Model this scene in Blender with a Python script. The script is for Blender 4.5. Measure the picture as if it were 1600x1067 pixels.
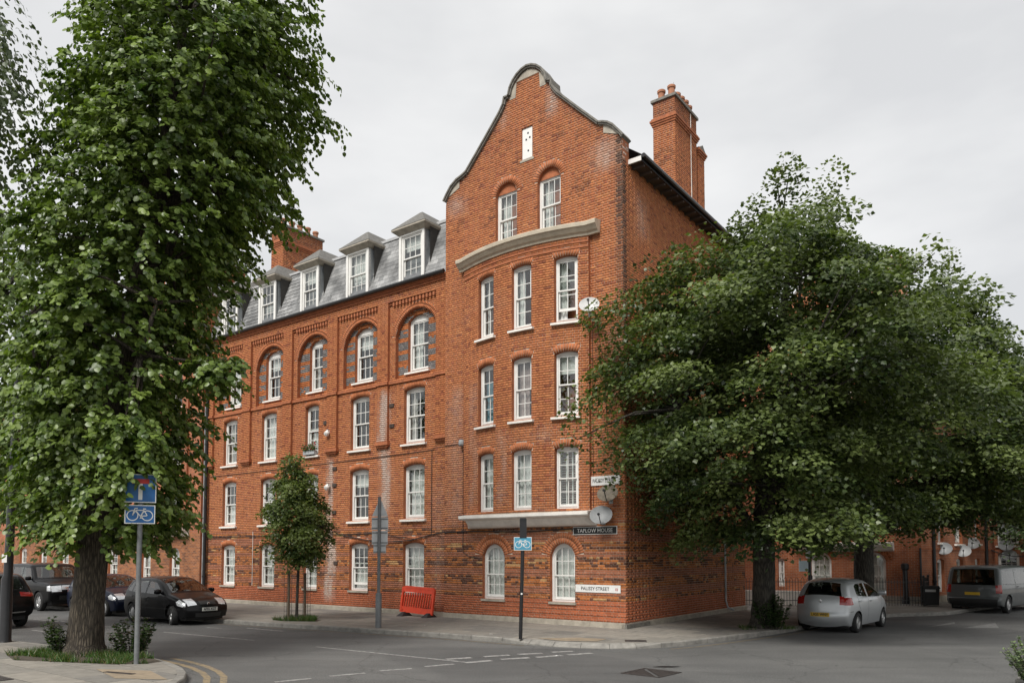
import bpy, bmesh, math, random
import numpy as np
from mathutils import Vector, Matrix
from mathutils.geometry import delaunay_2d_cdt
R = math.radians
random.seed(7)
rng = np.random.default_rng(11)
scn = bpy.context.scene
for o in list(bpy.data.objects): bpy.data.objects.remove(o)

# ------------------------------------------------------------------ camera
cam_d = bpy.data.cameras.new('camera')
cam = bpy.data.objects.new('camera', cam_d); scn.collection.objects.link(cam)
cam.location = (0, 0, 2.2); cam.rotation_euler = (R(93), 0, 0)
cam_d.sensor_width = 36; cam_d.lens = 36*1178/1600; cam_d.shift_y = (805-533.5)/1600
cam_d.clip_start = 0.1; cam_d.clip_end = 1500
scn.camera = cam
# ------------------------------------------------------------------ sky
w = bpy.data.worlds.new('World'); scn.world = w; w.use_nodes = True
nt = w.node_tree; nt.nodes.clear()
SUN_DIR = Vector((-0.36, -0.62, 0.84)).normalized()
elev = math.asin(SUN_DIR.z); azim = math.atan2(SUN_DIR.x, SUN_DIR.y)
sky = nt.nodes.new('ShaderNodeTexSky'); sky.sky_type = 'NISHITA'; sky.sun_disc = False
sky.sun_elevation = elev; sky.sun_rotation = azim
tc = nt.nodes.new('ShaderNodeTexCoord')
mp = nt.nodes.new('ShaderNodeMapping'); mp.inputs['Scale'].default_value = (1.0, 1.0, 2.6)
nz = nt.nodes.new('ShaderNodeTexNoise'); nz.inputs['Scale'].default_value = 2.3; nz.inputs['Detail'].default_value = 5; nz.inputs['Roughness'].default_value = .5
cr = nt.nodes.new('ShaderNodeValToRGB')
cr.color_ramp.elements[0].position = .36; cr.color_ramp.elements[0].color = (2.66, 2.67, 2.69, 1)
cr.color_ramp.elements[1].position = .62; cr.color_ramp.elements[1].color = (3.36, 3.35, 3.32, 1)
mx = nt.nodes.new('ShaderNodeMix'); mx.data_type = 'RGBA'; mx.inputs['Factor'].default_value = .96
bg = nt.nodes.new('ShaderNodeBackground'); bg.inputs['Strength'].default_value = .1
wo = nt.nodes.new('ShaderNodeOutputWorld')
L = nt.links.new
L(tc.outputs['Generated'], mp.inputs['Vector']); L(mp.outputs['Vector'], nz.inputs['Vector'])
L(nz.outputs['Fac'], cr.inputs['Fac']); L(sky.outputs['Color'], mx.inputs['A']); L(cr.outputs['Color'], mx.inputs['B'])
L(mx.outputs['Result'], bg.inputs['Color']); L(bg.outputs['Background'], wo.inputs['Surface'])
# ------------------------------------------------------------------ sun
sl = bpy.data.lights.new('sun', 'SUN'); sl.energy = 1.5; sl.angle = R(24); sl.color = (1, .965, .91)
so = bpy.data.objects.new('sun', sl); scn.collection.objects.link(so)
so.rotation_euler = SUN_DIR.to_track_quat('Z', 'Y').to_euler()
# ------------------------------------------------------------------ exposure
vs = scn.view_settings; vs.view_transform = 'Standard'; vs.look = 'None'; vs.gamma = 1; vs.exposure = 1.47
vs.use_curve_mapping = False
scn.render.engine = 'CYCLES'

# ================================================================== helpers
COL = scn.collection
def link(o, parent=None):
    COL.objects.link(o)
    if parent is not None: o.parent = parent
    return o
def tag(o, label=None, cat=None, group=None, kind=None):
    if label: o['label'] = label
    if cat: o['category'] = cat
    if group: o['group'] = group
    if kind: o['kind'] = kind
    return o
def empty(name, loc=(0,0,0), rz=0, label=None, cat=None, group=None, parent=None):
    o = bpy.data.objects.new(name, None); o.empty_display_size = .2
    link(o, parent); o.location = loc; o.rotation_euler = (0, 0, rz)
    return tag(o, label, cat, group)
class MB:
    """collects faces; build() links them as one mesh object"""
    def __init__(s): s.v = []; s.f = []; s.mi = []; s.m = 0
    def add(s, vs, fs):
        b = len(s.v); s.v.extend([tuple(p) for p in vs])
        for f in fs: s.f.append(tuple(i+b for i in f)); s.mi.append(s.m)
        return s
    def box(s, x0, x1, y0, y1, z0, z1, M=None):
        vs = [Vector(p) for p in ((x0,y0,z0),(x1,y0,z0),(x1,y1,z0),(x0,y1,z0),(x0,y0,z1),(x1,y0,z1),(x1,y1,z1),(x0,y1,z1))]
        if M is not None: vs = [M @ p for p in vs]
        return s.add(vs, ((0,3,2,1),(4,5,6,7),(0,1,5,4),(1,2,6,5),(2,3,7,6),(3,0,4,7)))
    def prism(s, poly, a, b, f):
        """poly 2-D list; f(p,q,t) -> 3-D; extrude t from a to b"""
        n = len(poly)
        vs = [f(p[0], p[1], a) for p in poly] + [f(p[0], p[1], b) for p in poly]
        return s.add(vs, [tuple(range(n))[::-1], tuple(range(n, 2*n))] + [(i, (i+1)%n, n+(i+1)%n, n+i) for i in range(n)])
    def tube(s, pts, rad, n=8, caps=True):
        pts = [Vector(p) for p in pts]
        if not hasattr(rad, '__len__'): rad = [rad]*len(pts)
        vs = []; fs = []; up = Vector((0,0,1))
        for i, p in enumerate(pts):
            t = (pts[min(i+1, len(pts)-1)] - pts[max(i-1, 0)]).normalized()
            ref = up if abs(t.z) < .95 else Vector((1,0,0))
            a = t.cross(ref).normalized(); b = t.cross(a).normalized()
            for k in range(n):
                an = 2*math.pi*k/n
                vs.append(p + (a*math.cos(an) + b*math.sin(an))*rad[i])
        for i in range(len(pts)-1):
            for k in range(n):
                k2 = (k+1) % n
                fs.append((i*n+k, i*n+k2, (i+1)*n+k2, (i+1)*n+k))
        if caps:
            fs.append(tuple(range(n))[::-1]); fs.append(tuple(range((len(pts)-1)*n, len(pts)*n)))
        return s.add(vs, fs)
    def lathe(s, prof, n=20, M=None, ax='z'):
        vs = []; fs = []
        for r, z in prof:
            for k in range(n):
                a = 2*math.pi*k/n
                p = Vector((r*math.cos(a), r*math.sin(a), z)) if ax == 'z' else Vector((r*math.cos(a), z, r*math.sin(a)))
                vs.append(M @ p if M is not None else p)
        for i in range(len(prof)-1):
            for k in range(n):
                k2 = (k+1) % n; fs.append((i*n+k, i*n+k2, (i+1)*n+k2, (i+1)*n+k))
        return s.add(vs, fs)
    def mesh(s, name, mats=(), smooth=False):
        me = bpy.data.meshes.new(name); me.from_pydata(s.v, [], s.f)
        if not isinstance(mats, (list, tuple)): mats = [mats]
        for m in mats: me.materials.append(m)
        if len(mats) > 1: me.polygons.foreach_set('material_index', s.mi)
        if smooth: me.polygons.foreach_set('use_smooth', [True]*len(me.polygons))
        me.update(); return me
    def build(s, name, mat=None, parent=None, smooth=False, fixn=True, angle=None):
        me = s.mesh(name, mat if mat is not None else [], smooth)
        if fixn:
            bm = bmesh.new(); bm.from_mesh(me); bmesh.ops.recalc_face_normals(bm, faces=bm.faces); bm.to_mesh(me); bm.free()
        if angle: me.set_sharp_from_angle(angle=R(angle))
        return link(bpy.data.objects.new(name, me), parent)
def inst(name, me, parent=None, loc=(0,0,0), rot=(0,0,0)):
    o = bpy.data.objects.new(name, me); link(o, parent); o.location = loc; o.rotation_euler = rot; return o
def np_mesh(name, V, F, mat, col=None, smooth=False):
    """V (N,3), F (M,k) arrays, optional per-vertex colour"""
    me = bpy.data.meshes.new(name); V = np.asarray(V, np.float32); F = np.asarray(F, np.int32)
    k = F.shape[1]
    me.vertices.add(len(V)); me.vertices.foreach_set('co', V.ravel())
    me.loops.add(F.size); me.loops.foreach_set('vertex_index', F.ravel())
    me.polygons.add(len(F)); me.polygons.foreach_set('loop_start', np.arange(0, F.size, k, dtype=np.int32))
    me.materials.append(mat)
    if smooth: me.polygons.foreach_set('use_smooth', np.ones(len(F), bool))
    me.update(calc_edges=True)
    if col is not None:
        a = me.color_attributes.new('Col', 'FLOAT_COLOR', 'POINT')
        c4 = np.ones((len(V), 4), np.float32); c4[:, :3] = col
        a.data.foreach_set('color', c4.ravel())
    me.validate(); return me

# ------------------------------------------------------------------ materials
MATS = {}
def nodes(name):
    m = bpy.data.materials.new(name); m.use_nodes = True
    t = m.node_tree; b = t.nodes['Principled BSDF']; MATS[name] = m
    return m, t, b
def pm(name, col, rough=.6, var=.15, scale=6, metal=0, bump=0, bscale=None, spec=.5, stretch=None, coat=0):
    """noise-varied principled material"""
    m, t, b = nodes(name)
    b.inputs['Roughness'].default_value = rough; b.inputs['Metallic'].default_value = metal
    b.inputs['Specular IOR Level'].default_value = spec; b.inputs['Coat Weight'].default_value = coat
    b.inputs['Coat Roughness'].default_value = .04
    tcn = t.nodes.new('ShaderNodeTexCoord'); vec = tcn.outputs['Object']
    if stretch:
        mpn = t.nodes.new('ShaderNodeMapping'); mpn.inputs['Scale'].default_value = stretch
        t.links.new(vec, mpn.inputs['Vector']); vec = mpn.outputs['Vector']
    if var > 0:
        n1 = t.nodes.new('ShaderNodeTexNoise'); n1.inputs['Scale'].default_value = scale; n1.inputs['Detail'].default_value = 6; n1.inputs['Roughness'].default_value = .62
        t.links.new(vec, n1.inputs['Vector'])
        r = t.nodes.new('ShaderNodeValToRGB')
        r.color_ramp.elements[0].position = .28; r.color_ramp.elements[1].position = .72
        r.color_ramp.elements[0].color = tuple(c*(1-var) for c in col) + (1,)
        r.color_ramp.elements[1].color = tuple(min(1, c*(1+var)) for c in col) + (1,)
        t.links.new(n1.outputs['Fac'], r.inputs['Fac']); t.links.new(r.outputs['Color'], b.inputs['Base Color'])
    else: b.inputs['Base Color'].default_value = tuple(col) + (1,)
    if bump:
        n2 = t.nodes.new('ShaderNodeTexNoise'); n2.inputs['Scale'].default_value = bscale or scale*8; n2.inputs['Detail'].default_value = 4
        t.links.new(vec, n2.inputs['Vector'])
        bp = t.nodes.new('ShaderNodeBump'); bp.inputs['Strength'].default_value = bump; bp.inputs['Distance'].default_value = .02
        t.links.new(n2.outputs['Fac'], bp.inputs['Height']); t.links.new(bp.outputs['Normal'], b.inputs['Normal'])
    return m
def glass_mat(name, tint=(.8,.85,.84), refl=1.0, base=.04):
    m, t, b = nodes(name); t.nodes.remove(b)
    out = t.nodes['Material Output']
    tr = t.nodes.new('ShaderNodeBsdfTransparent'); tr.inputs['Color'].default_value = tint + (1,)
    gl = t.nodes.new('ShaderNodeBsdfGlossy'); gl.inputs['Roughness'].default_value = .02
    gl.inputs['Color'].default_value = (refl, refl, refl, 1)
    fr = t.nodes.new('ShaderNodeFresnel'); ge = t.nodes.new('ShaderNodeNewGeometry'); io = t.nodes.new('ShaderNodeMapRange')
    io.inputs['To Min'].default_value = 1.5; io.inputs['To Max'].default_value = 1/1.5
    t.links.new(ge.outputs['Backfacing'], io.inputs['Value']); t.links.new(io.outputs['Result'], fr.inputs['IOR'])
    ad = t.nodes.new('ShaderNodeMath'); ad.operation = 'ADD'; ad.inputs[1].default_value = base; ad.use_clamp = True
    mxs = t.nodes.new('ShaderNodeMixShader')
    tcn = t.nodes.new('ShaderNodeTexCoord'); n1 = t.nodes.new('ShaderNodeTexNoise'); n1.inputs['Scale'].default_value = 2.2
    bp = t.nodes.new('ShaderNodeBump'); bp.inputs['Strength'].default_value = .06; bp.inputs['Distance'].default_value = .05
    t.links.new(tcn.outputs['Object'], n1.inputs['Vector']); t.links.new(n1.outputs['Fac'], bp.inputs['Height'])
    t.links.new(bp.outputs['Normal'], gl.inputs['Normal'])
    t.links.new(fr.outputs['Fac'], ad.inputs[0]); t.links.new(ad.outputs[0], mxs.inputs['Fac'])
    t.links.new(tr.outputs[0], mxs.inputs[1]); t.links.new(gl.outputs[0], mxs.inputs[2]); t.links.new(mxs.outputs[0], out.inputs['Surface'])
    return m
def brick_attr(name, objcol=False):
    m, t, b = nodes(name); b.inputs['Roughness'].default_value = .82; b.inputs['Specular IOR Level'].default_value = .35
    if objcol: a = t.nodes.new('ShaderNodeObjectInfo'); src = a.outputs['Color']
    else: a = t.nodes.new('ShaderNodeAttribute'); a.attribute_name = 'Col'; src = a.outputs['Color']
    g = t.nodes.new('ShaderNodeNewGeometry'); n1 = t.nodes.new('ShaderNodeTexNoise')
    n1.inputs['Scale'].default_value = 9; n1.inputs['Detail'].default_value = 7; n1.inputs['Roughness'].default_value = .7
    t.links.new(g.outputs['Position'], n1.inputs['Vector'])
    r = t.nodes.new('ShaderNodeValToRGB'); r.color_ramp.elements[0].color = (.80,.78,.76,1); r.color_ramp.elements[1].color = (1.18,1.18,1.18,1)
    r.color_ramp.elements[0].position = .3; r.color_ramp.elements[1].position = .7
    t.links.new(n1.outputs['Fac'], r.inputs['Fac'])
    mu = t.nodes.new('ShaderNodeMix'); mu.data_type = 'RGBA'; mu.blend_type = 'MULTIPLY'; mu.inputs['Factor'].default_value = 1
    t.links.new(src, mu.inputs['A']); t.links.new(r.outputs['Color'], mu.inputs['B'])
    # pale lime bloom in soft patches
    n2 = t.nodes.new('ShaderNodeTexNoise'); n2.inputs['Scale'].default_value = .55; n2.inputs['Detail'].default_value = 8; n2.inputs['Roughness'].default_value = .72
    t.links.new(g.outputs['Position'], n2.inputs['Vector'])
    r2 = t.nodes.new('ShaderNodeValToRGB'); r2.color_ramp.elements[0].position = .58; r2.color_ramp.elements[1].position = .86
    r2.color_ramp.elements[0].color = (0,0,0,1); r2.color_ramp.elements[1].color = (.4,.4,.4,1)
    t.links.new(n2.outputs['Fac'], r2.inputs['Fac'])
    m2 = t.nodes.new('ShaderNodeMix'); m2.data_type = 'RGBA'; m2.inputs['B'].default_value = (.36,.235,.17,1)
    t.links.new(r2.outputs['Color'], m2.inputs['Factor']); t.links.new(mu.outputs['Result'], m2.inputs['A'])
    t.links.new(m2.outputs['Result'], b.inputs['Base Color'])
    bp = t.nodes.new('ShaderNodeBump'); bp.inputs['Strength'].default_value = .35; bp.inputs['Distance'].default_value = .006
    n3 = t.nodes.new('ShaderNodeTexNoise'); n3.inputs['Scale'].default_value = 60; t.links.new(g.outputs['Position'], n3.inputs['Vector'])
    t.links.new(n3.outputs['Fac'], bp.inputs['Height']); t.links.new(bp.outputs['Normal'], b.inputs['Normal'])
    return m
def brick_tex(name, c1, c2, mortar, bands=False):
    """far brickwork on a UV map laid out in metres"""
    m, t, b = nodes(name); b.inputs['Roughness'].default_value = .85
    uv = t.nodes.new('ShaderNodeUVMap'); uv.uv_map = 'UVMap'
    br = t.nodes.new('ShaderNodeTexBrick'); br.inputs['Scale'].default_value = 1
    br.inputs['Brick Width'].default_value = .225; br.inputs['Row Height'].default_value = .075
    br.inputs['Mortar Size'].default_value = .007; br.inputs['Bias'].default_value = -.1
    br.inputs['Color1'].default_value = c1 + (1,); br.inputs['Color2'].default_value = c2 + (1,); br.inputs['Mortar'].default_value = mortar + (1,)
    t.links.new(uv.outputs['UV'], br.inputs['Vector'])
    n1 = t.nodes.new('ShaderNodeTexNoise'); n1.inputs['Scale'].default_value = 1.3; n1.inputs['Detail'].default_value = 8; n1.inputs['Roughness'].default_value = .7
    t.links.new(uv.outputs['UV'], n1.inputs['Vector'])
    r = t.nodes.new('ShaderNodeValToRGB'); r.color_ramp.elements[0].position = .3; r.color_ramp.elements[1].position = .72
    r.color_ramp.elements[0].color = (.6,.58,.56,1); r.color_ramp.elements[1].color = (1.3,1.28,1.25,1)
    t.links.new(n1.outputs['Fac'], r.inputs['Fac'])
    mu = t.nodes.new('ShaderNodeMix'); mu.data_type = 'RGBA'; mu.blend_type = 'MULTIPLY'; mu.inputs['Factor'].default_value = 1
    t.links.new(br.outputs['Color'], mu.inputs['A']); t.links.new(r.outputs['Color'], mu.inputs['B'])
    t.links.new(mu.outputs['Result'], b.inputs['Base Color'])
    bp = t.nodes.new('ShaderNodeBump'); bp.inputs['Strength'].default_value = .5; bp.inputs['Distance'].default_value = .01; bp.invert = True
    t.links.new(br.outputs['Fac'], bp.inputs['Height']); t.links.new(bp.outputs['Normal'], b.inputs['Normal'])
    return m
M_BRICK = brick_attr('brick'); M_BRICK1 = brick_attr('brick_single', True)
M_BTEX = brick_tex('brickwork', (.39,.118,.042), (.30,.085,.034), (.37,.28,.21))
M_BTEX2 = brick_tex('brickwork_glazed_base', (.33,.12,.04), (.13,.045,.02), (.3,.2,.14))
M_MORTAR = pm('mortar', (.52,.43,.35), .9, .25, 2.5)
M_REVEAL = pm('reveal_brick', (.33,.108,.044), .85, .3, 7)
M_WHITE = pm('white_paint', (.72,.71,.68), .42, .07, 5)
M_WHITE2 = pm('weathered_white_paint', (.74,.71,.66), .6, .16, 3, bump=.1)
M_STONE = pm('weathered_stone', (.34,.305,.25), .85, .28, 4, bump=.3)
M_CREAM = pm('cream_stone', (.47,.41,.32), .8, .18, 4, bump=.15)
M_COPING = pm('coping_stone_dark', (.17,.16,.14), .9, .4, 5, bump=.4)
M_SLATE = None
M_LEAD = pm('lead_sheet', (.33,.35,.36), .55, .25, 4, bump=.1)
M_BLACK = pm('black_paint', (.012,.012,.013), .35, .3, 8)
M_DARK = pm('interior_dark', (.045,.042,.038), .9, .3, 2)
M_GLASS = glass_mat('window_glass', (.90,.92,.91), .9, .03)
M_NET = pm('net_curtain', (.74,.74,.72), .9, .12, 14)
M_CURT = pm('curtain_cloth', (.50,.47,.44), .9, .2, 6)
M_BLUEC = pm('blue_curtain_cloth', (.10,.24,.30), .9, .2, 6)
M_PINKC = pm('pinkish_curtain_cloth', (.42,.33,.32), .9, .15, 6)
M_CABLE = pm('black_cable', (.02,.02,.02), .6, .2, 8)
M_TERRA = pm('terracotta', (.36,.16,.09), .85, .3, 5)
M_SOFFIT = pm('brown_soffit', (.07,.05,.04), .8, .3, 5)

# ------------------------------------------------------------------ the street grid
CX, CY = 3.22, 21.43                       # foot of the building's corner
DL = Vector((-.8032, .5957, 0)); DR = Vector((.5957, .8032, 0)); NN = Vector((-.5957, -.8032, 0))
C0 = Vector((CX, CY, 0))
RZ = math.atan2(-.5957, .8032)             # rotation of things whose x runs to the right along the front
def FP(u, z, d=0): return C0 + DL*u + NN*d + Vector((0, 0, z))
def SP(v, z, w=0): return C0 + DR*v + Vector((.8032, -.5957, 0))*w + Vector((0, 0, z))

def cdt(outer, holes=(), extra=()):
    """triangulate a 2-D polygon with holes -> verts, tris"""
    vs = []; es = []
    for poly in [outer] + list(holes):
        b = len(vs); n = len(poly); vs += [Vector((p[0], p[1])) for p in poly]
        es += [(b+i, b+(i+1) % n) for i in range(n)]
    vs += [Vector((p[0], p[1])) for p in extra]
    V, E_, Fc, _, _, _ = delaunay_2d_cdt(vs, es, [], 0, 1e-5)
    out = []
    for f in Fc:
        c = sum((V[i] for i in f), Vector((0, 0)))/len(f)
        if inside(c, outer) and not any(inside(c, h) for h in holes): out.append(tuple(f))
    return V, out
def inside(p, poly):
    x, y = p[0], p[1]; r = False; n = len(poly); j = n-1
    for i in range(n):
        xi, yi = poly[i][0], poly[i][1]; xj, yj = poly[j][0], poly[j][1]
        if (yi > y) != (yj > y) and x < (xj-xi)*(y-yi)/(yj-yi)+xi: r = not r
        j = i
    return r
def wall_poly(name, outer, holes, fmap, mat, parent, off=Vector((0,0,0)), extra=()):
    V, T = cdt(outer, holes, extra)
    me = bpy.data.meshes.new(name); me.from_pydata([tuple(fmap(p[0], p[1]) - off) for p in V], [], T)
    me.materials.append(mat)
    uvl = me.uv_layers.new(name='UVMap')
    for lp in me.loops:
        p = V[lp.vertex_index]; uvl.data[lp.index].uv = (p[0], p[1])
    me.update()
    return link(bpy.data.objects.new(name, me), parent)
def text_mesh(s, size, mat, name, parent, loc, rot, align='CENTER', ext=.002, sx=1.0, bold=0.0):
    cu = bpy.data.curves.new(name, 'FONT'); cu.body = s; cu.size = size; cu.align_x = align; cu.align_y = 'CENTER'; cu.extrude = ext; cu.offset = bold
    cu.resolution_u = 2
    tmp = bpy.data.objects.new('tmp', cu); COL.objects.link(tmp)
    dg = bpy.context.evaluated_depsgraph_get(); dg.update()
    me = bpy.data.meshes.new_from_object(tmp.evaluated_get(dg)); bpy.data.objects.remove(tmp); bpy.data.curves.remove(cu)
    me.materials.clear(); me.materials.append(mat); me.name = name
    o = link(bpy.data.objects.new(name, me), parent); o.location = loc; o.rotation_euler = rot; o.scale = (sx, 1, 1)
    return o
# ================================================================== ground
def asphalt_mat():
    m, t, b = nodes('asphalt'); b.inputs['Roughness'].default_value = .82; b.inputs['Specular IOR Level'].default_value = .4
    tcn = t.nodes.new('ShaderNodeTexCoord')
    def noise(s, d, r=.6, vec=None):
        q = t.nodes.new('ShaderNodeTexNoise'); q.inputs['Scale'].default_value = s; q.inputs['Detail'].default_value = d; q.inputs['Roughness'].default_value = r
        t.links.new(vec or tcn.outputs['Object'], q.inputs['Vector']); return q
    def ramp(src, p0, c0, p1, c1):
        q = t.nodes.new('ShaderNodeValToRGB'); e = q.color_ramp.elements
        e[0].position = p0; e[0].color = c0 + (1,); e[1].position = p1; e[1].color = c1 + (1,)
        t.links.new(src, q.inputs['Fac']); return q.outputs['Color']
    def mul(a, bb):
        q = t.nodes.new('ShaderNodeMix'); q.data_type = 'RGBA'; q.blend_type = 'MULTIPLY'; q.inputs['Factor'].default_value = 1
        t.links.new(a, q.inputs['A']); t.links.new(bb, q.inputs['B']); return q.outputs['Result']
    big = ramp(noise(.35, 7, .65).outputs['Fac'], .3, (.084,.084,.083), .7, (.128,.127,.124))
    fine = ramp(noise(38, 3, .7).outputs['Fac'], .32, (.52,.52,.52), .72, (1.6,1.6,1.58))
    mp2 = t.nodes.new('ShaderNodeMapping'); mp2.inputs['Rotation'].default_value = (0, 0, R(36)); mp2.inputs['Scale'].default_value = (.12, 1.5, 1)
    t.links.new(tcn.outputs['Object'], mp2.inputs['Vector'])
    trk = ramp(noise(1.0, 4, .55, mp2.outputs['Vector']).outputs['Fac'], .35, (.88,.88,.88), .68, (1.07,1.07,1.06))
    vo = t.nodes.new('ShaderNodeTexVoronoi'); vo.feature = 'DISTANCE_TO_EDGE'; vo.inputs['Scale'].default_value = .55
    dn = noise(2.0, 5)
    ad = t.nodes.new('ShaderNodeMix'); ad.data_type = 'RGBA'; ad.inputs['Factor'].default_value = .35
    t.links.new(tcn.outputs['Object'], ad.inputs['A']); t.links.new(dn.outputs['Color'], ad.inputs['B']); t.links.new(ad.outputs['Result'], vo.inputs['Vector'])
    crk = ramp(vo.outputs['Distance'], .0, (.62,.62,.62), .008, (1,1,1))
    rep = ramp(noise(.11, 2, .4).outputs['Fac'], .50, (1,1,1), .515, (.84,.84,.85))
    spot = ramp(noise(2.6, 4, .7).outputs['Fac'], .66, (1,1,1), .74, (.7,.7,.7))
    t.links.new(mul(mul(mul(mul(mul(big, fine), trk), crk), rep), spot), b.inputs['Base Color'])
    bp = t.nodes.new('ShaderNodeBump'); bp.inputs['Strength'].default_value = .5; bp.inputs['Distance'].default_value = .01
    t.links.new(noise(70, 3).outputs['Fac'], bp.inputs['Height']); t.links.new(bp.outputs['Normal'], b.inputs['Normal'])
    return m
M_ASPH = asphalt_mat()
M_PAVE = pm('pavement_stone', (.19,.178,.156), .85, .28, 1.6, bump=.25, bscale=45)
M_SLABS = [pm('paving_slab_%s' % k, c, .85, .22, 3.0, bump=.2, bscale=40) for k, c in (('a', (.20,.186,.162)), ('b', (.165,.156,.14)), ('c', (.232,.213,.183)))]
M_JOINT = pm('slab_joint', (.07,.065,.056), .95, .3, 6)
M_KERB = pm('granite_kerb', (.21,.20,.18), .8, .35, 5, bump=.4, bscale=50)
M_BUFF = pm('buff_paving', (.25,.20,.14), .85, .25, 4, bump=.2, bscale=50)
M_IRON = pm('cast_iron', (.075,.066,.062), .55, .4, 14, metal=.5, bump=.4, bscale=60)
def worn(name, col, hole=(.085,.085,.085)):
    m, t, b = nodes(name); b.inputs['Roughness'].default_value = .75
    tcn = t.nodes.new('ShaderNodeTexCoord'); q = t.nodes.new('ShaderNodeTexNoise'); q.inputs['Scale'].default_value = 9; q.inputs['Detail'].default_value = 8; q.inputs['Roughness'].default_value = .75
    t.links.new(tcn.outputs['Object'], q.inputs['Vector'])
    r = t.nodes.new('ShaderNodeValToRGB'); e = r.color_ramp.elements
    e[0].position = .36; e[0].color = hole + (1,); e[1].position = .56; e[1].color = col + (1,)
    t.links.new(q.outputs['Fac'], r.inputs['Fac']); t.links.new(r.outputs['Color'], b.inputs['Base Color']); return m
M_LINE = worn('road_paint_white', (.33,.325,.31)); M_YEL = worn('road_paint_yellow', (.27,.205,.115))
M_YEL2 = worn('road_paint_faded_yellow', (.17,.135,.085))

M_FAINT = worn('road_paint_faint', (.19,.19,.185))
rd = MB(); rd.add([(-400,-300,0),(400,-300,0),(400,500,0),(-400,500,0)], [(0,1,2,3)])
road = rd.build('road', M_ASPH); tag(road, kind='structure', label='dark grey asphalt road with worn white and yellow lines')

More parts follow.
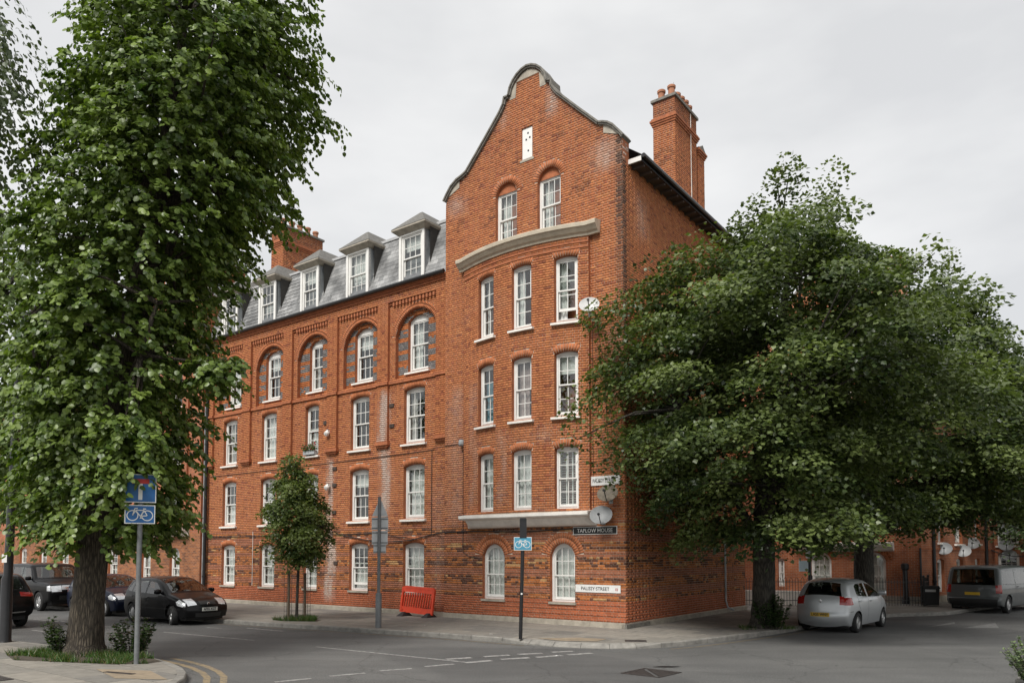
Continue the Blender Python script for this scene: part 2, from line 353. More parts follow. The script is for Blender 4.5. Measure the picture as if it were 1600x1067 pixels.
def kerb_path(pts, step=.9):
    """resample a polyline (smoothed) at about step metres"""
    P = [Vector((p[0], p[1])) for p in pts]; out = [P[0]]
    for a, b in zip(P, P[1:]):
        n = max(1, round((b-a).length/step)); out += [a + (b-a)*k/n for k in range(1, n+1)]
    return out
def smooth(pts, it=2):
    P = [Vector((p[0], p[1])) for p in pts]
    for _ in range(it):
        Q = [P[0]]
        for a, b in zip(P, P[1:]): Q += [a*.75+b*.25, a*.25+b*.75]
        P = Q + [P[-1]]
    return P
def offset(P, d):
    out = []
    for i, p in enumerate(P):
        t = (P[min(i+1, len(P)-1)] - P[max(i-1, 0)]).normalized(); out.append(p + Vector((-t.y, t.x))*d)
    return out
def decimate(P, step):
    out = [P[0]]
    for p in P[1:]:
        if (p-out[-1]).length >= step: out.append(p)
    return out
def make_pavement(name, label, kerb, close, zk, slabs=None, vis=None, side=1):
    """kerb: list of Vector2 stone joints; the pavement lies to the left of travel (side 1) or right (-1)"""
    inner = offset(kerb, .15*side)
    poly = [(p.x, p.y) for p in inner] + close
    V, T = cdt(poly)
    me = bpy.data.meshes.new(name); me.from_pydata([(p[0], p[1], .112) for p in V], [], T); me.materials.append(M_PAVE); me.update()
    ob = link(bpy.data.objects.new(name, me)); tag(ob, kind='structure', label=label)
    for i in range(len(kerb)-1):
        a, b, c, d = kerb[i], kerb[i+1], inner[i+1], inner[i]
        if vis and not vis((a+b)/2): continue
        g = (b-a).normalized()*.006; m = MB(); za, zb = zk(a), zk(b)
        a, b, c, d = a+g, b-g, c-g, d+g
        e = (d-a)*.12
        m.add([(a.x,a.y,-.05),(b.x,b.y,-.05),(c.x,c.y,-.05),(d.x,d.y,-.05),
               (a.x,a.y,za-.02),(b.x,b.y,zb-.02),(b.x+e.x,b.y+e.y,zb),(a.x+e.x,a.y+e.y,za),(c.x,c.y,max(zb,.121)),(d.x,d.y,max(za,.121))],
              [(0,1,5,4),(4,5,6,7),(7,6,8,9),(1,2,8,6,5),(3,0,4,7,9),(2,3,9,8)])
        m.build('kerb_stone', M_KERB, ob)
    for (org, L1, W1, u0, u1, v0, v1, cond) in (slabs or ()):
        org = Vector((org[0], org[1])); d1 = Vector((DL.x, DL.y)); d2 = Vector((NN.x, NN.y))
        def clip(rect):
            P = [Vector(p) for p in poly]; n = len(rect)
            area = sum(rect[k].x*rect[(k+1) % n].y-rect[(k+1) % n].x*rect[k].y for k in range(n))
            if area < 0: rect = rect[::-1]
            for k in range(n):
                a, b = rect[k], rect[(k+1) % n]; e = b-a; Q = []
                sd = lambda p: e.x*(p.y-a.y)-e.y*(p.x-a.x)
                for m_ in range(len(P)):
                    p, q = P[m_], P[(m_+1) % len(P)]; sp, sq = sd(p), sd(q)
                    if sp >= 0: Q.append(p)
                    if (sp >= 0) != (sq >= 0): Q.append(p+(q-p)*(sp/(sp-sq)))
                P = Q
                if not P: return []
            return P
        full = {}
        def slab_mesh(pts, M_):
            s = MB(); n = len(pts); s.add([(p.x,p.y,-.03) for p in pts]+[(p.x,p.y,-.004) for p in pts]+[(p.x*.985,p.y*.985,.0) for p in pts],
                [(i, (i+1) % n, n+(i+1) % n, n+i) for i in range(n)]+[(n+i, n+(i+1) % n, 2*n+(i+1) % n, 2*n+i) for i in range(n)]+[tuple(range(2*n, 3*n))])
            me_ = s.mesh('paving_slab', M_); bm = bmesh.new(); bm.from_mesh(me_); bmesh.ops.recalc_face_normals(bm, faces=bm.faces); bm.to_mesh(me_); bm.free(); return me_
        bed = clip([org+d1*a+d2*b for a, b in ((u0,v0),(u1,v0),(u1,v1),(u0,v1))])
        if len(bed) > 2:
            V, T = cdt([(p.x, p.y) for p in bed]); bm_ = MB(); bm_.add([(p[0], p[1], .1145) for p in V], T); bm_.build('slab_bed', M_JOINT, ob, fixn=False)
        n = 0; h1, h2 = L1/2-.011, W1/2-.012
        base = [d1*a+d2*b for a, b in ((-h1,-h2),(h1,-h2),(h1,h2),(-h1,h2))]
        for j in range(int(round((v1-v0)/W1))):
            for i in range(-1, int(round((u1-u0)/L1))+1):
                c = org + d1*(u0+(i+.5+(.5 if j % 2 else 0))*L1) + d2*(v0+(j+.5)*W1)
                if not cond(c): continue
                r_ = clip([c+q for q in base]); M_ = random.choice(M_SLABS)
                if len(r_) < 3: continue
                ar_ = abs(sum(r_[k].x*r_[(k+1) % len(r_)].y-r_[(k+1) % len(r_)].x*r_[k].y for k in range(len(r_))))/2
                if ar_ < .03: continue
                if ar_ > .985*4*h1*h2:
                    if M_.name not in full: full[M_.name] = slab_mesh(base, M_)
                    me_ = full[M_.name]
                else: me_ = slab_mesh([p-c for p in r_], M_)
                inst('paving_slab', me_, ob, (c.x, c.y, .12+random.uniform(-.002,.0015)), (random.uniform(-.002,.002), random.uniform(-.002,.002), 0)); n += 1
        print('slabs', name, n)
    return ob, inner
def ndist(p): return (p.x-CX)*NN.x + (p.y-CY)*NN.y
def wdist(p): return (p.x-CX)*.8032 - (p.y-CY)*.5957
KA0 = [(-50.2, 54.0), (-20.0, 31.9), (-13.6, 27.3), (-9.05, 24.25), (-3.57, 21.2), (-1.7, 20.15), (0, 19.0), (1.1, 18.1), (2.47, 17.74), (3.7, 18.05), (4.98, 19.05), (7.27, 21.03), (8.4, 22.2), (10.6, 24.7), (12.3, 26.2), (13.7, 27.1), (15.0, 27.35), (16.1, 27.85), (17.6, 29.3), (24, 34.8), (50, 57)]
KA = kerb_path(decimate(smooth(KA0), .45), .9)
KA = decimate(KA, .6)
def zk_A(p): 
    d = min(1, max(0, ((p-Vector((1.55, 17.85))).length-1.2)/.8)); return .035 + .088*d
pav_main, innA = make_pavement('pavement', 'grey stone pavement around the foot of the red brick building', KA,
    [(60, 110), (-60, 110)], zk_A, slabs=[((CX, CY), .92, .76, -7.0, 19.7, .0, 5.32, lambda p: True), ((CX, CY), .92, .76, -7.0, -.05, -9.12, 0.0, lambda p: True)],
    vis=lambda p: p.x > -26 and p.y < 40, side=1)
KB0 = [(-52.7, 48.6), (-12.58, 18.78), (-10.85, 17.74), (-9.0, 16.72), (-7.44, 15.62), (-6.35, 14.5), (-5.67, 13.4), (-5.4, 12.2), (-5.35, 10.5), (-5.3, -20)]
KB = decimate(kerb_path(decimate(smooth(KB0), .45), .9), .6)
pav_left, innB = make_pavement('pavement', 'near left street corner pavement of large grey slabs under the big tree', KB, [(-80, -20), (-80, 40)], lambda p: .123,
    slabs=[((-8.9, 14.0), .92, .62, -7.36, 5.52, -3.1, 3.1, lambda p: True)],
    vis=lambda p: p.x > -22 and p.y > 5, side=-1)
KC0 = [(7.3, -20), (7.3, 9), (7.55, 11), (8.25, 12.6), (9.6, 14.2), (20, 24), (50, 52)]
KC = decimate(kerb_path(decimate(smooth(KC0), .45), .9), .6)
pav_right, innC = make_pavement('pavement', 'near right street corner pavement under the small bush', KC, [(90, 52), (90, -20)], lambda p: .123, vis=lambda p: 5 < p.y < 20, side=-1)
def patch(name, pts, z, mat, parent, label=None):
    m = MB(); m.add([(p[0], p[1], z) for p in pts], [tuple(range(len(pts)))]); o = m.build(name, mat, parent, fixn=False)
    if label: o['label'] = label
    return o
patch('buff_paving', [(-7.6,13.9),(-6.5,13.68),(-5.75,12.72),(-6.7,12.85)], .1265, M_BUFF, pav_left)
patch('buff_paving', [(.62,19.0),(1.7,19.15),(2.35,18.8),(2.05,18.32),(1.2,18.42)], .1265, M_BUFF, pav_main)
mb = MB(); mb.box(-.34,.34,-.05,.05,-.02,.006, Matrix.Translation((-6.92,13.41,.128)) @ Matrix.Rotation(R(-22),4,'Z')); mb.build('drain_slot', M_IRON, pav_left)
mb = MB(); mb.box(-.32,.32,-.25,.25,-.02,.005, Matrix.Translation((-8.75,12.75,.123)) @ Matrix.Rotation(RZ,4,'Z'))
for k in range(5): mb.box(-.3,.3,-.21+k*.09,-.16+k*.09,.005,.009, Matrix.Translation((-8.75,12.75,.123)) @ Matrix.Rotation(RZ,4,'Z'))
mb.build('access_cover', M_IRON, pav_left)
mb = MB(); mb.box(-.26,.26,-.2,.2,-.02,.006, Matrix.Translation((3.0,18.42,.122)) @ Matrix.Rotation(R(-8),4,'Z'))
for k in range(4): mb.box(-.24,.24,-.17+k*.09,-.12+k*.09,.006,.01, Matrix.Translation((3.0,18.42,.122)) @ Matrix.Rotation(R(-8),4,'Z'))
mb.build('access_cover', M_IRON, pav_main)
# ---- painted lines
def stripe(p, q, w_, mat=None, z=.004, name='road_line'):
    p, q = Vector(p), Vector(q); t = (q-p).normalized(); s = Vector((-t.y, t.x))*w_/2
    return patch(name, [(p+s), (q+s), (q-s), (p-s)], z, mat or M_LINE, road)
for a, b in (((-4.12,13.22),(-3.59,13.6)),((-3.32,13.85),(-2.75,14.22)),((-2.52,14.49),(-1.95,14.78)),((-1.72,15.03),(-1.18,15.38)),((-4.9,12.6),(-4.4,12.98))): stripe(a, b, .11)
for a, b in (((-1.39,16.08),(-.87,16.33)),((-.61,16.48),(-.06,16.75)),((.13,16.85),(.68,17.07)),((.9,17.24),(1.41,17.41)),((-.96,15.56),(-.43,15.89)),((-.23,16.06),(.37,16.32)),((.52,16.38),(1.1,16.69)),((1.23,16.8),(1.8,17.07))): stripe(a, b, .17)
for a, b in (((-4.71,18.25),(-.98,15.66)),((-9.98,21.72),(-6.66,19.62)),((-13.2,23.8),(-11.81,23.0)),((-16.4,26.0),(-15.0,25.1)),((-19.5,28.2),(-18.2,27.3))): stripe(a, b, .085)
for a, b in (((-9.3,23.1),(-8.75,22.82)),((-8.0,22.9),(-6.6,21.95)),((-14.09,22.28),(-13.54,21.9)),((-15.04,25.28),(-14.3,24.8)),((-11.0,24.2),(-10.4,23.85))): stripe(a, b, .08)
def ribbon(P, d0, d1, mat, z=.0042, parent=None, name='road_line'):
    A, B = offset(P, d0), offset(P, d1); m = MB()
    m.add([(p.x,p.y,z) for p in A]+[(p.x,p.y,z) for p in B], [(i,i+1,len(A)+i+1,len(A)+i) for i in range(len(A)-1)])
    return m.build(name, mat, parent or road, fixn=False)
YB = [p for p in KB if p.y > 8 and p.x > -8.3]
ribbon(YB, .28, .40, M_YEL); ribbon(YB, .56, .68, M_YEL)
YA = [p for p in KA if -9.6 < p.x < .6]
ribbon(YA, -.18, -.28, M_YEL2)
ribbon([p for p in KA if 3.4 < p.x < 12.6], -.25, -.35, M_YEL2)
for tri in ([(13.6,22.9),(15.67,24.6),(14.7,22.9)], [(12.6,23.1),(14.55,24.95),(14.2,24.3)]): patch('road_line', tri, .0045, M_FAINT, road)
# ---- manhole cover of two triangular plates
mh = empty('manhole_cover', (2.6,14.22,0), R(4), 'diamond-set iron manhole cover of two triangular plates in the road', 'manhole')
q = [(-.58,0),(0,.56),(.58,0),(0,-.56)]
m = MB()
for i in range(4):
    a, b = Vector(q[i]), Vector(q[(i+1)%4]); m.add([(a.x,a.y,.001),(b.x,b.y,.001),(b.x*.9,b.y*.9,.001),(a.x*.9,a.y*.9,.001),(a.x,a.y,.014),(b.x,b.y,.014),(b.x*.9,b.y*.9,.014),(a.x*.9,a.y*.9,.014)], [(0,1,5,4),(4,5,6,7),(2,3,7,6)])
m.build('frame', M_IRON, mh)
for s in (-1, 1):
    m = MB(); m.add([(s*.03,.48,.008),(s*.51,0,.008),(s*.03,-.48,.008)], [(0,1,2)])
    for i in range(8):
        for j in range(14):
            x, y = .06+i*.058, -.46+j*.07
            if abs(y)+x < .47: m.box(s*x-.016,s*x+.016,y-.022,y+.022,.008,.016)
    m.build('plate', M_IRON, mh)
patch('tar_patch', [(3.05+.26*math.cos(a)+.04*math.sin(3*a), 15.0+.09*math.sin(a)) for a in [k*math.pi/8 for k in range(16)]], .004, M_BLACK, road)
# ================================================================== windows
WC = {}
def arch_top(w_, H, rise, kind):
    """height of the opening at x"""
    zs = H-rise
    if rise <= 0: return lambda x: H
    Rr = (w_*w_/4+rise*rise)/(2*rise)
    return lambda x: zs + math.sqrt(max(0, Rr*Rr-x*x)) - (Rr-rise)
def win_meshes(w_, H, rise, kind, cols, rt, rb, meet):
    key = (round(w_,3), round(H,3), rise, kind, cols, rt, rb, meet)
    if key in WC: return WC[key]
    top = arch_top(w_, H, rise, kind); ft = .075; xs = [-w_/2+w_*k/12 for k in range(13)]
    if kind == 'round':
        ti = arch_top(w_-2*ft, H-ft, rise*.95, kind); inner = lambda x: ti(max(-w_/2+ft, min(w_/2-ft, x)))
    else: inner = lambda x: H-rise-.045
    y0, y1 = .085, .2
    fr = MB()
    for s in (-1, 1):
        a, b = sorted((s*w_/2*.999, s*(w_/2-ft)))
        zt = inner(s*(w_/2-ft)); fr.box(a, b, y0, y1, 0, zt)
    fr.box(-w_/2+ft, w_/2-ft, y0, y1, 0, .06)
    for a, b in zip(xs, xs[1:]):      # head, following the arch
        ia, ib = inner(a), inner(b); ta, tb = max(ia+.001, top(a)-.002), max(ib+.001, top(b)-.002)
        fr.add([(a,y0,ia),(b,y0,ib),(b,y0,tb),(a,y0,ta),(a,y1,ia),(b,y1,ib),(b,y1,tb),(a,y1,ta)], [(0,1,2,3),(0,4,5,1),(3,2,6,7)])
    fr.box(-w_/2+ft, w_/2-ft, y0-.012, y0, .06, .085)
    xa, xb = -w_/2+ft, w_/2-ft; zm = meet*(H-rise*.5)
    def sash(z0, top_f, ya, rows, lower):
        s = MB(); st = .045; br = .085 if lower else .042; bar = .021
        z1e = None if top_f else zm+.022
        tf = top_f if top_f else (lambda x: z1e)
        s.box(xa, xa+st, ya, ya+.045, z0, tf(xa+st)); s.box(xb-st, xb, ya, ya+.045, z0, tf(xb-st))
        s.box(xa+st, xb-st, ya-(.004 if not lower else 0), ya+.045, z0, z0+br)
        ns = 8; X = [xa+st+(xb-xa-2*st)*k/ns for k in range(ns+1)]
        for a, b in zip(X, X[1:]):
            s.add([(a,ya,tf(a)-.045),(b,ya,tf(b)-.045),(b,ya,tf(b)),(a,ya,tf(a)),(a,ya+.045,tf(a)-.045),(b,ya+.045,tf(b)-.045)], [(0,1,2,3),(0,4,5,1)])
        gx0, gx1, gz0 = xa+st, xb-st, z0+br
        tfm = lambda x: tf(x)-.045
        pw = (gx1-gx0)/cols; zt = max(tfm(gx0+.001), tfm(0)) if kind != 'round' else tfm(gx0+pw*.5) if cols > 1 else tfm(0)
        zsp = (min(tfm(gx0+.01), tfm(gx1-.01)) if kind == 'round' and top_f else zt)
        if kind == 'round' and top_f: ph = (tfm(0)-gz0)/rows
        else: ph = (zt-gz0)/rows
        panes = []
        for c in range(1, cols): x = gx0+c*pw; s.box(x-bar/2, x+bar/2, ya+.008, ya+.036, gz0, tfm(x))
        for r in range(1, rows): z = gz0+r*ph; s.box(gx0, gx1, ya+.010, ya+.034, z-bar/2, z+bar/2)
        for c in range(cols):
            for r in range(rows):
                a, b = gx0+c*pw, gx0+(c+1)*pw; z_a = gz0+r*ph; z_b = gz0+(r+1)*ph
                p = MB(); N_ = 5 if (kind == 'round' and top_f and r == rows-1) else 1
                up = [(a+(b-a)*k/N_, min(z_b if N_ == 1 else 99, tfm(a+(b-a)*k/N_))) for k in range(N_+1)]
                poly = [(a, z_a), (b, z_a)] + up[::-1]
                p.prism(poly, ya+.02, ya+.024, lambda x, z, t: (x, t, z))
                panes.append(p.mesh('pane', M_GLASS))
        return s.mesh('sash', M_WHITE), panes
    us, up_ = sash(zm-.022, inner, .105, rt, False); ls, lp = sash(.06, None, .15, rb, True)
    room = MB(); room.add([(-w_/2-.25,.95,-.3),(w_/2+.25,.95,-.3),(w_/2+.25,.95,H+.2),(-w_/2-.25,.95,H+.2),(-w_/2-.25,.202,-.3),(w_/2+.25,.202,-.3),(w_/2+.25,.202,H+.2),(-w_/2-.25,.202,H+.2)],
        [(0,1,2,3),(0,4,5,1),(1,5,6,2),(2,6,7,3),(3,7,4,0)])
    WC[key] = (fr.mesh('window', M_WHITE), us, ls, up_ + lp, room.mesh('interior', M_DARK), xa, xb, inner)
    return WC[key]
def folds(x0, x1, z0, z1, y, amp, per, mat, name):
    n = max(6, int((x1-x0)/per*6)); V = []; Fc = []
    for k in range(n+1):
        x = x0+(x1-x0)*k/n; yy = y+amp*math.sin(x/per*2*math.pi)+amp*.5*math.sin(x/per*3.1+1)
        V += [(x, yy, z0), (x, yy*1.0+.01, z1)]
    m = MB(); m.add(V, [(2*k,2*k+2,2*k+3,2*k+1) for k in range(n)]); return m.mesh(name, mat, True)
def window(parent, off, pos, rz, w_, H, rise=.1, kind='seg', cols=2, rt=2, rb=2, meet=.5, style='sides', sill=True, label=None, sillmat=None, room=True, recess=.045):
    fr, us, ls, panes, rm, xa, xb, inner = win_meshes(w_, H, rise, kind, cols, rt, rb, meet)
    o = inst('window', fr, parent, Vector(pos)-Vector(off)+Vector((-math.sin(rz), math.cos(rz), 0))*recess, (0, 0, rz))
    if label: o['label'] = label
    inst('sash', us, o); op = random.choice((.08,.16,.3)) if random.random() < .16 else 0
    inst('sash', ls, o, (0,0,op))
    for k, p in enumerate(panes): inst('pane', p, o, (0,0,op if k >= cols*rt else 0))
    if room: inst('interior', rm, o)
    if sill:
        k = ('sill', round(w_, 3))
        if k not in WC:
            s = MB(); a = w_/2+.1
            s.add([(-a,-.145,-.11),(a,-.145,-.11),(a,-.145,-.045),(-a,-.145,-.045),(-a,.1,-.11),(a,.1,-.11),(a,.1,-.003),(-a,.1,-.003)], [(0,1,2,3),(3,2,6,7),(0,4,5,1),(1,5,6,2),(0,3,7,4)])
            WC[k] = s.mesh('sill', sillmat or M_WHITE2)
        inst('sill', WC[k], o)
    zt = inner(0)-.02; wi = xb-xa
    def add(key, f, nm):
        key = (key, round(w_, 3), round(H, 3))
        if key not in WC: WC[key] = f()
        inst(nm, WC[key], o)
    if style == 'net': add('net', lambda: folds(xa, xb, .05, zt, .27, .012, .11, M_NET, 'curtain'), 'curtain')
    elif style == 'sides':
        add('cl', lambda: folds(xa, xa+wi*.3, .05, zt, .28, .02, .1, M_CURT, 'curtain'), 'curtain')
        add('cr', lambda: folds(xb-wi*.22, xb, .05, zt, .28, .02, .1, M_CURT, 'curtain'), 'curtain')
    elif style == 'left': add('cl2', lambda: folds(xa, xa+wi*.42, .05, zt, .28, .02, .1, M_NET, 'curtain'), 'curtain')
    elif style == 'half': add('half', lambda: folds(xa, xb, .05, zt*.5, .27, .01, .1, M_NET, 'curtain'), 'curtain')
    elif style == 'blue': add('blue', lambda: folds(xa, xa+wi*.55, .05, zt*.8, .28, .02, .12, M_BLUEC, 'curtain'), 'curtain')
    elif style == 'pink': add('pink', lambda: folds(xa, xa+wi*.7, .05, zt, .28, .015, .14, M_PINKC, 'curtain'), 'curtain')
    elif style == 'blind': add('blind', lambda: MB().box(xa, xb, .25, .256, zt*.72, zt).mesh('blind', M_NET), 'blind')
    elif style == 'shutter':
        def f():
            m = MB(); n = int((zt-.08)/.075)
            for k in range(n): m.box(xa+.03, xb-.03, .25, .3, .1+k*.075, .107+k*.075, Matrix.Translation((0,0,0)))
            for x in (xa, xa+wi*.32, xa+wi*.65, xb-.035): m.box(x, x+.035, .24, .31, .06, zt)
            return m.mesh('shutter', M_WHITE)
        add('shut', f, 'shutter')
    return o

# ================================================================== brick laying
CO = .075                                  # course height
def snap(z): return .27 + round((z-.27)/CO)*CO
def lay(u0f, z0, z1, opens, fmap, pal, bond='english', d0=0.0, jit=.0025, seed=1):
    """returns arrays of bricks: rect (ua,ub,za,zb) with colour; opens: functions z -> list of (ua,ub)"""
    rg = np.random.default_rng(seed); out = []; nrow = int(round((z1-z0)/CO))
    for r in range(nrow):
        za = z0+r*CO; zb = za+CO; zc = (za+zb)/2
        a, b = u0f(zc)
        if b-a < .05: continue
        cuts = sorted(iv for f in opens for iv in f(zc))
        segs = []; x = a
        for ca, cb in cuts:
            if cb <= x or ca >= b: continue
            if ca > x+.02: segs.append((x, ca))
            x = max(x, cb)
        if x < b-.02: segs.append((x, b))
        ri = int(round((za-.27)/CO)); head = ri % 2 == 0
        L_ = .1125 if head else .225
        ph = .05625 if head else 0
        for sa, sb in segs:
            k = math.floor((sa-ph)/L_); x = sa
            while x < sb-.012:
                e = min(sb, ph+(k+1)*L_); k += 1
                if e-x > .018: out.append((x+.0048, e-.0048, za+.0048, zb-.0048))
                x = e
    B = np.array(out); n = len(B)
    col = pal(B[:, :2].mean(1), B[:, 2:].mean(1), rg)
    dj = d0 + rg.uniform(-jit, jit, n)
    return B, col, dj
def bricks_mesh(name, B, col, dj, fmap, mat, off):
    n = len(B); ua, ub, za, zb = B.T
    U = np.stack([ua, ub, ub, ua]*2, 1); Z = np.stack([za, za, zb, zb]*2, 1)
    D = np.concatenate([np.repeat(dj[:, None], 4, 1), np.repeat(dj[:, None]-.016, 4, 1)], 1)
    V = fmap(U.ravel(), Z.ravel(), D.ravel()) - np.array(off)
    b = (np.arange(n)*8)[:, None]
    Q = np.array([[0,3,2,1],[0,1,5,4],[1,2,6,5],[2,3,7,6],[3,0,4,7]])
    Fc = (b[:, None, :] + Q[None]).reshape(-1, 4)
    return np_mesh(name, V, Fc, mat, np.repeat(col, 8, 0))
def fmap_front(base=0):
    def f(u, z, d):
        u = np.asarray(u, float); z = np.asarray(z, float); d = np.asarray(d, float)+base
        return np.stack([CX+DL.x*u+NN.x*d, CY+DL.y*u+NN.y*d, z], -1)
    return f
def fmap_side(v, z, d):
    v = np.asarray(v, float); d = np.asarray(d, float); z = np.asarray(z, float)
    return np.stack([CX+DR.x*v+.8032*d, CY+DR.y*v-.5957*d, z], -1)
def one(f, u, z, d=0): return Vector(f(u, z, d).tolist())
def hn(u, z, s=1.0):
    """cheap smooth value noise for stains"""
    return (np.sin(u*1.7*s+2.1*np.sin(z*.9*s))+np.sin(z*2.3*s+1.3*np.sin(u*2.9*s+1))+np.sin((u+z)*4.1*s+.7))/6+.5
def palette(zone='front', stains=(), soot=None):
    def f(u, z, rg):
        n = len(u); t = rg.random(n)[:, None]; k = rg.random(n)
        org = np.array((.425,.158,.060)); red = np.array((.365,.124,.051)); brn = np.array((.27,.085,.04))
        c = org*(1-t)+red*t
        m = k > .92; c[m] = brn*(.8+.4*t[m])
        m = k < .03; c[m] = np.array((.45,.18,.07))
        c *= (.9+.2*rg.random(n))[:, None]
        # ground-floor bands of glazed, dark and tan bricks
        band = (z > .85) & (z < 3.2); ci = np.round((z-.27)/CO).astype(int) % 7
        mixb = band & (ci < 4)
        dk = np.array((.10,.038,.02)); gl = np.array((.36,.125,.036)); tan = np.array((.42,.24,.10))
        pk = band & ~mixb
        c[pk] = np.array((.30,.112,.058))*(.8+.4*rg.random(pk.sum()))[:, None]
        idx = np.where(mixb)[0]; cc = np.round((z[idx]-.27)/CO).astype(int); run = np.floor(u[idx]/.62+cc*.37); hsh = np.abs(np.sin(run*12.9898+cc*78.233)*43758.5453) % 1
        q = np.where(rg.random(len(idx)) < .6, hsh, rg.random(len(idx))); cc = cc % 7
        pd = np.where((cc == 1) | (cc == 2), .36, .12)
        col = np.where((q < pd)[:, None], dk*(.7+.9*rg.random((len(idx), 1))), np.where((q < .94)[:, None], gl*(.65+.6*rg.random((len(idx), 1))), tan*(.8+.35*rg.random((len(idx), 1)))))
        c[idx] = col
        low = z < .85; c[low] = np.array((.36,.105,.044))*(.85+.3*rg.random(low.sum()))[:, None]
        grime = np.clip((.5-z)/.35, 0, 1)*.35*hn(u*2, z*3); c *= (1-grime)[:, None]
        if zone == 'gable':
            up = np.clip((z-12)/3, 0, 1); c = c*(1-.15*up[:, None])+np.array((.26,.085,.045))*.15*up[:, None]
            s = (hn(u*1.3+2, z*1.1) > .70) & (z > 13) & (rg.random(n) < .35); c[s] *= .68
        if zone == 'stripe':
            g = (np.round((z-.27)/CO).astype(int) % 6) < 3
            g &= rg.random(n) < .9
            c[g] = np.array((.16,.15,.148))*(.75+.5*rg.random(g.sum()))[:, None]
            h = ~g; c[h] = np.array((.40,.125,.036))*(.7+.5*rg.random(h.sum()))[:, None]
        for (uc, wd, za, zb, st) in stains:
            e = np.exp(-((u-uc-.07*np.sin(z*2.2))/wd)**2)*np.clip((z-za)/.4, 0, 1)*np.clip((zb-z)/.4, 0, 1)
            e = np.clip(e*st*(.35+1.0*hn(u*5, z*1.6)+.35*(rg.random(n)-.5)), 0, .88)
            c = c*(1-e[:, None])+np.array((.46,.37,.32))*e[:, None]
        if soot is not None:
            e = np.clip(soot(u, z)*(.5+.8*rg.random(n)), 0, .85); c = c*(1-e[:, None])+np.array((.035,.03,.026))*e[:, None]
        return c
    return f
def rect_open(uc, w_, z0, H, rise, ring=0.0):
    if rise > 0:
        Rr = (w_*w_/4+rise*rise)/(2*rise); a0 = math.asin(min(1, w_/2/Rr)); zcc = H-rise-(Rr-rise)
        if rise > w_/2: a0 = math.pi-a0
    def covered(x, zz):
        if rise <= 0: return zz < H and abs(x) < w_/2
        return math.hypot(x, zz-zcc) < Rr+ring and abs(math.atan2(x, zz-zcc)) <= a0+.01
    def f(z):
        zz = z-z0
        if zz < 0: return []
        hw = w_/2
        if zz < H-rise: return [(uc-hw, uc+hw)]
        xs = [x for x in np.linspace(-(hw+ring), hw+ring, 60) if covered(x, zz)]
        return [(uc+min(xs), uc+max(xs))] if xs else []
    return f
def hole_poly(uc, w_, z0, H, rise, n=10):
    top = arch_top(w_, H, rise, 'seg'); p = [(uc-w_/2, z0), (uc+w_/2, z0)]
    xs = [w_/2-w_*k/n for k in range(n+1)] if rise > 0 else [w_/2, -w_/2]
    return p + [(uc+x, z0+top(x)) for x in xs]
def arch_ring(uc, w_, z0, H, rise, ring, fmap, name, parent, off, pal, d=.004, rings=1):
    """voussoirs as wedge bricks"""
    Rr = (w_*w_/4+rise*rise)/(2*rise); a0 = math.asin(min(1, w_/2/Rr)); zc = z0+H-rise-(Rr-rise)
    V = []; Fc = []; Cc = []
    for k in range(rings):
        r0 = Rr+k*ring/rings; r1 = r0+ring/rings
        n = max(5, int(2*a0*(r0+r1)/2/.078)); g = .006/r0
        for i in range(n):
            a, b = -a0+2*a0*i/n+g, -a0+2*a0*(i+1)/n-g
            q = [(uc+r*math.sin(t), zc+r*math.cos(t)) for r, t in ((r0+.002,a),(r0+.002,b),(r1-.004,b),(r1-.004,a))]
            bi = len(V); V += [(p[0], p[1], d) for p in q] + [(p[0], p[1], d-.02) for p in q]
            Fc += [[bi+j for j in f] for f in ((0,1,2,3),(0,4,5,1),(1,5,6,2),(2,6,7,3),(3,7,4,0))]
            c = np.array((.37,.125,.05))*(.84+.3*random.random()); Cc += [c]*8
    V = np.array(V); me = np_mesh(name, fmap(V[:,0], V[:,1], V[:,2])-np.array(off), Fc, M_BRICK, np.array(Cc))
    return inst(name, me, parent)
def reveal(poly, fmap, depth, name, parent, off, mat=None):
    m = MB(); n = len(poly)
    a = [one(fmap, p[0], p[1], .0)-Vector(off) for p in poly]; b = [one(fmap, p[0], p[1], -depth)-Vector(off) for p in poly]
    m.add(a+b, [(i, (i+1) % n, n+(i+1) % n, n+i) for i in range(n)])
    return m.build(name, mat or M_REVEAL, parent, fixn=False)
# ================================================================== the red brick apartment building
BLD = empty('apartment_building', C0, 0, 'four-storey red brick apartment building with shaped gable, bowed bay and slate mansard', 'building')
OFF = C0
F0 = fmap_front(0); FW = fmap_front(-.2); FPIL = fmap_front(-.1); FREC = fmap_front(-.35)
OUTL = [(-.08,14.42),(.0,14.55),(.25,14.85),(.42,14.98),(.60,15.06),(.74,15.10),(1.5,15.86),(2.2,16.58),(2.40,16.86),(2.42,17.06),(2.58,17.10),(2.66,17.36),(2.80,17.58),(2.98,17.74),(3.18,17.84),(3.38,17.88),(3.58,17.84),(3.78,17.74),(3.96,17.58),(4.08,17.38),(4.14,17.16),(4.30,17.16),(4.36,16.92),(4.52,16.70),(5.2,15.95),(5.92,15.18),(6.10,15.10),(6.34,15.03),(6.60,14.86),(6.80,14.62),(6.94,14.42)]
GW = 6.86
WALL_TOP = [(min(GW, max(0, u)), z-.10) for u, z in OUTL]
def gab_iv(z):
    if z < 14.30: return (0.0, GW)
    xs = []
    for (a, za), (b, zb) in zip(WALL_TOP, WALL_TOP[1:]):
        if (za-z)*(zb-z) <= 0 and abs(za-zb) > 1e-6: xs.append(a+(b-a)*(z-za)/(zb-za))
    return (min(xs)+.02, max(xs)-.02) if len(xs) >= 2 else (0, 0)
BC, BH, BB = 3.52, 2.42, .42
def dbay(u): return .1 + BB*np.clip(1-((np.asarray(u)-BC)/BH)**2, 0, 1)
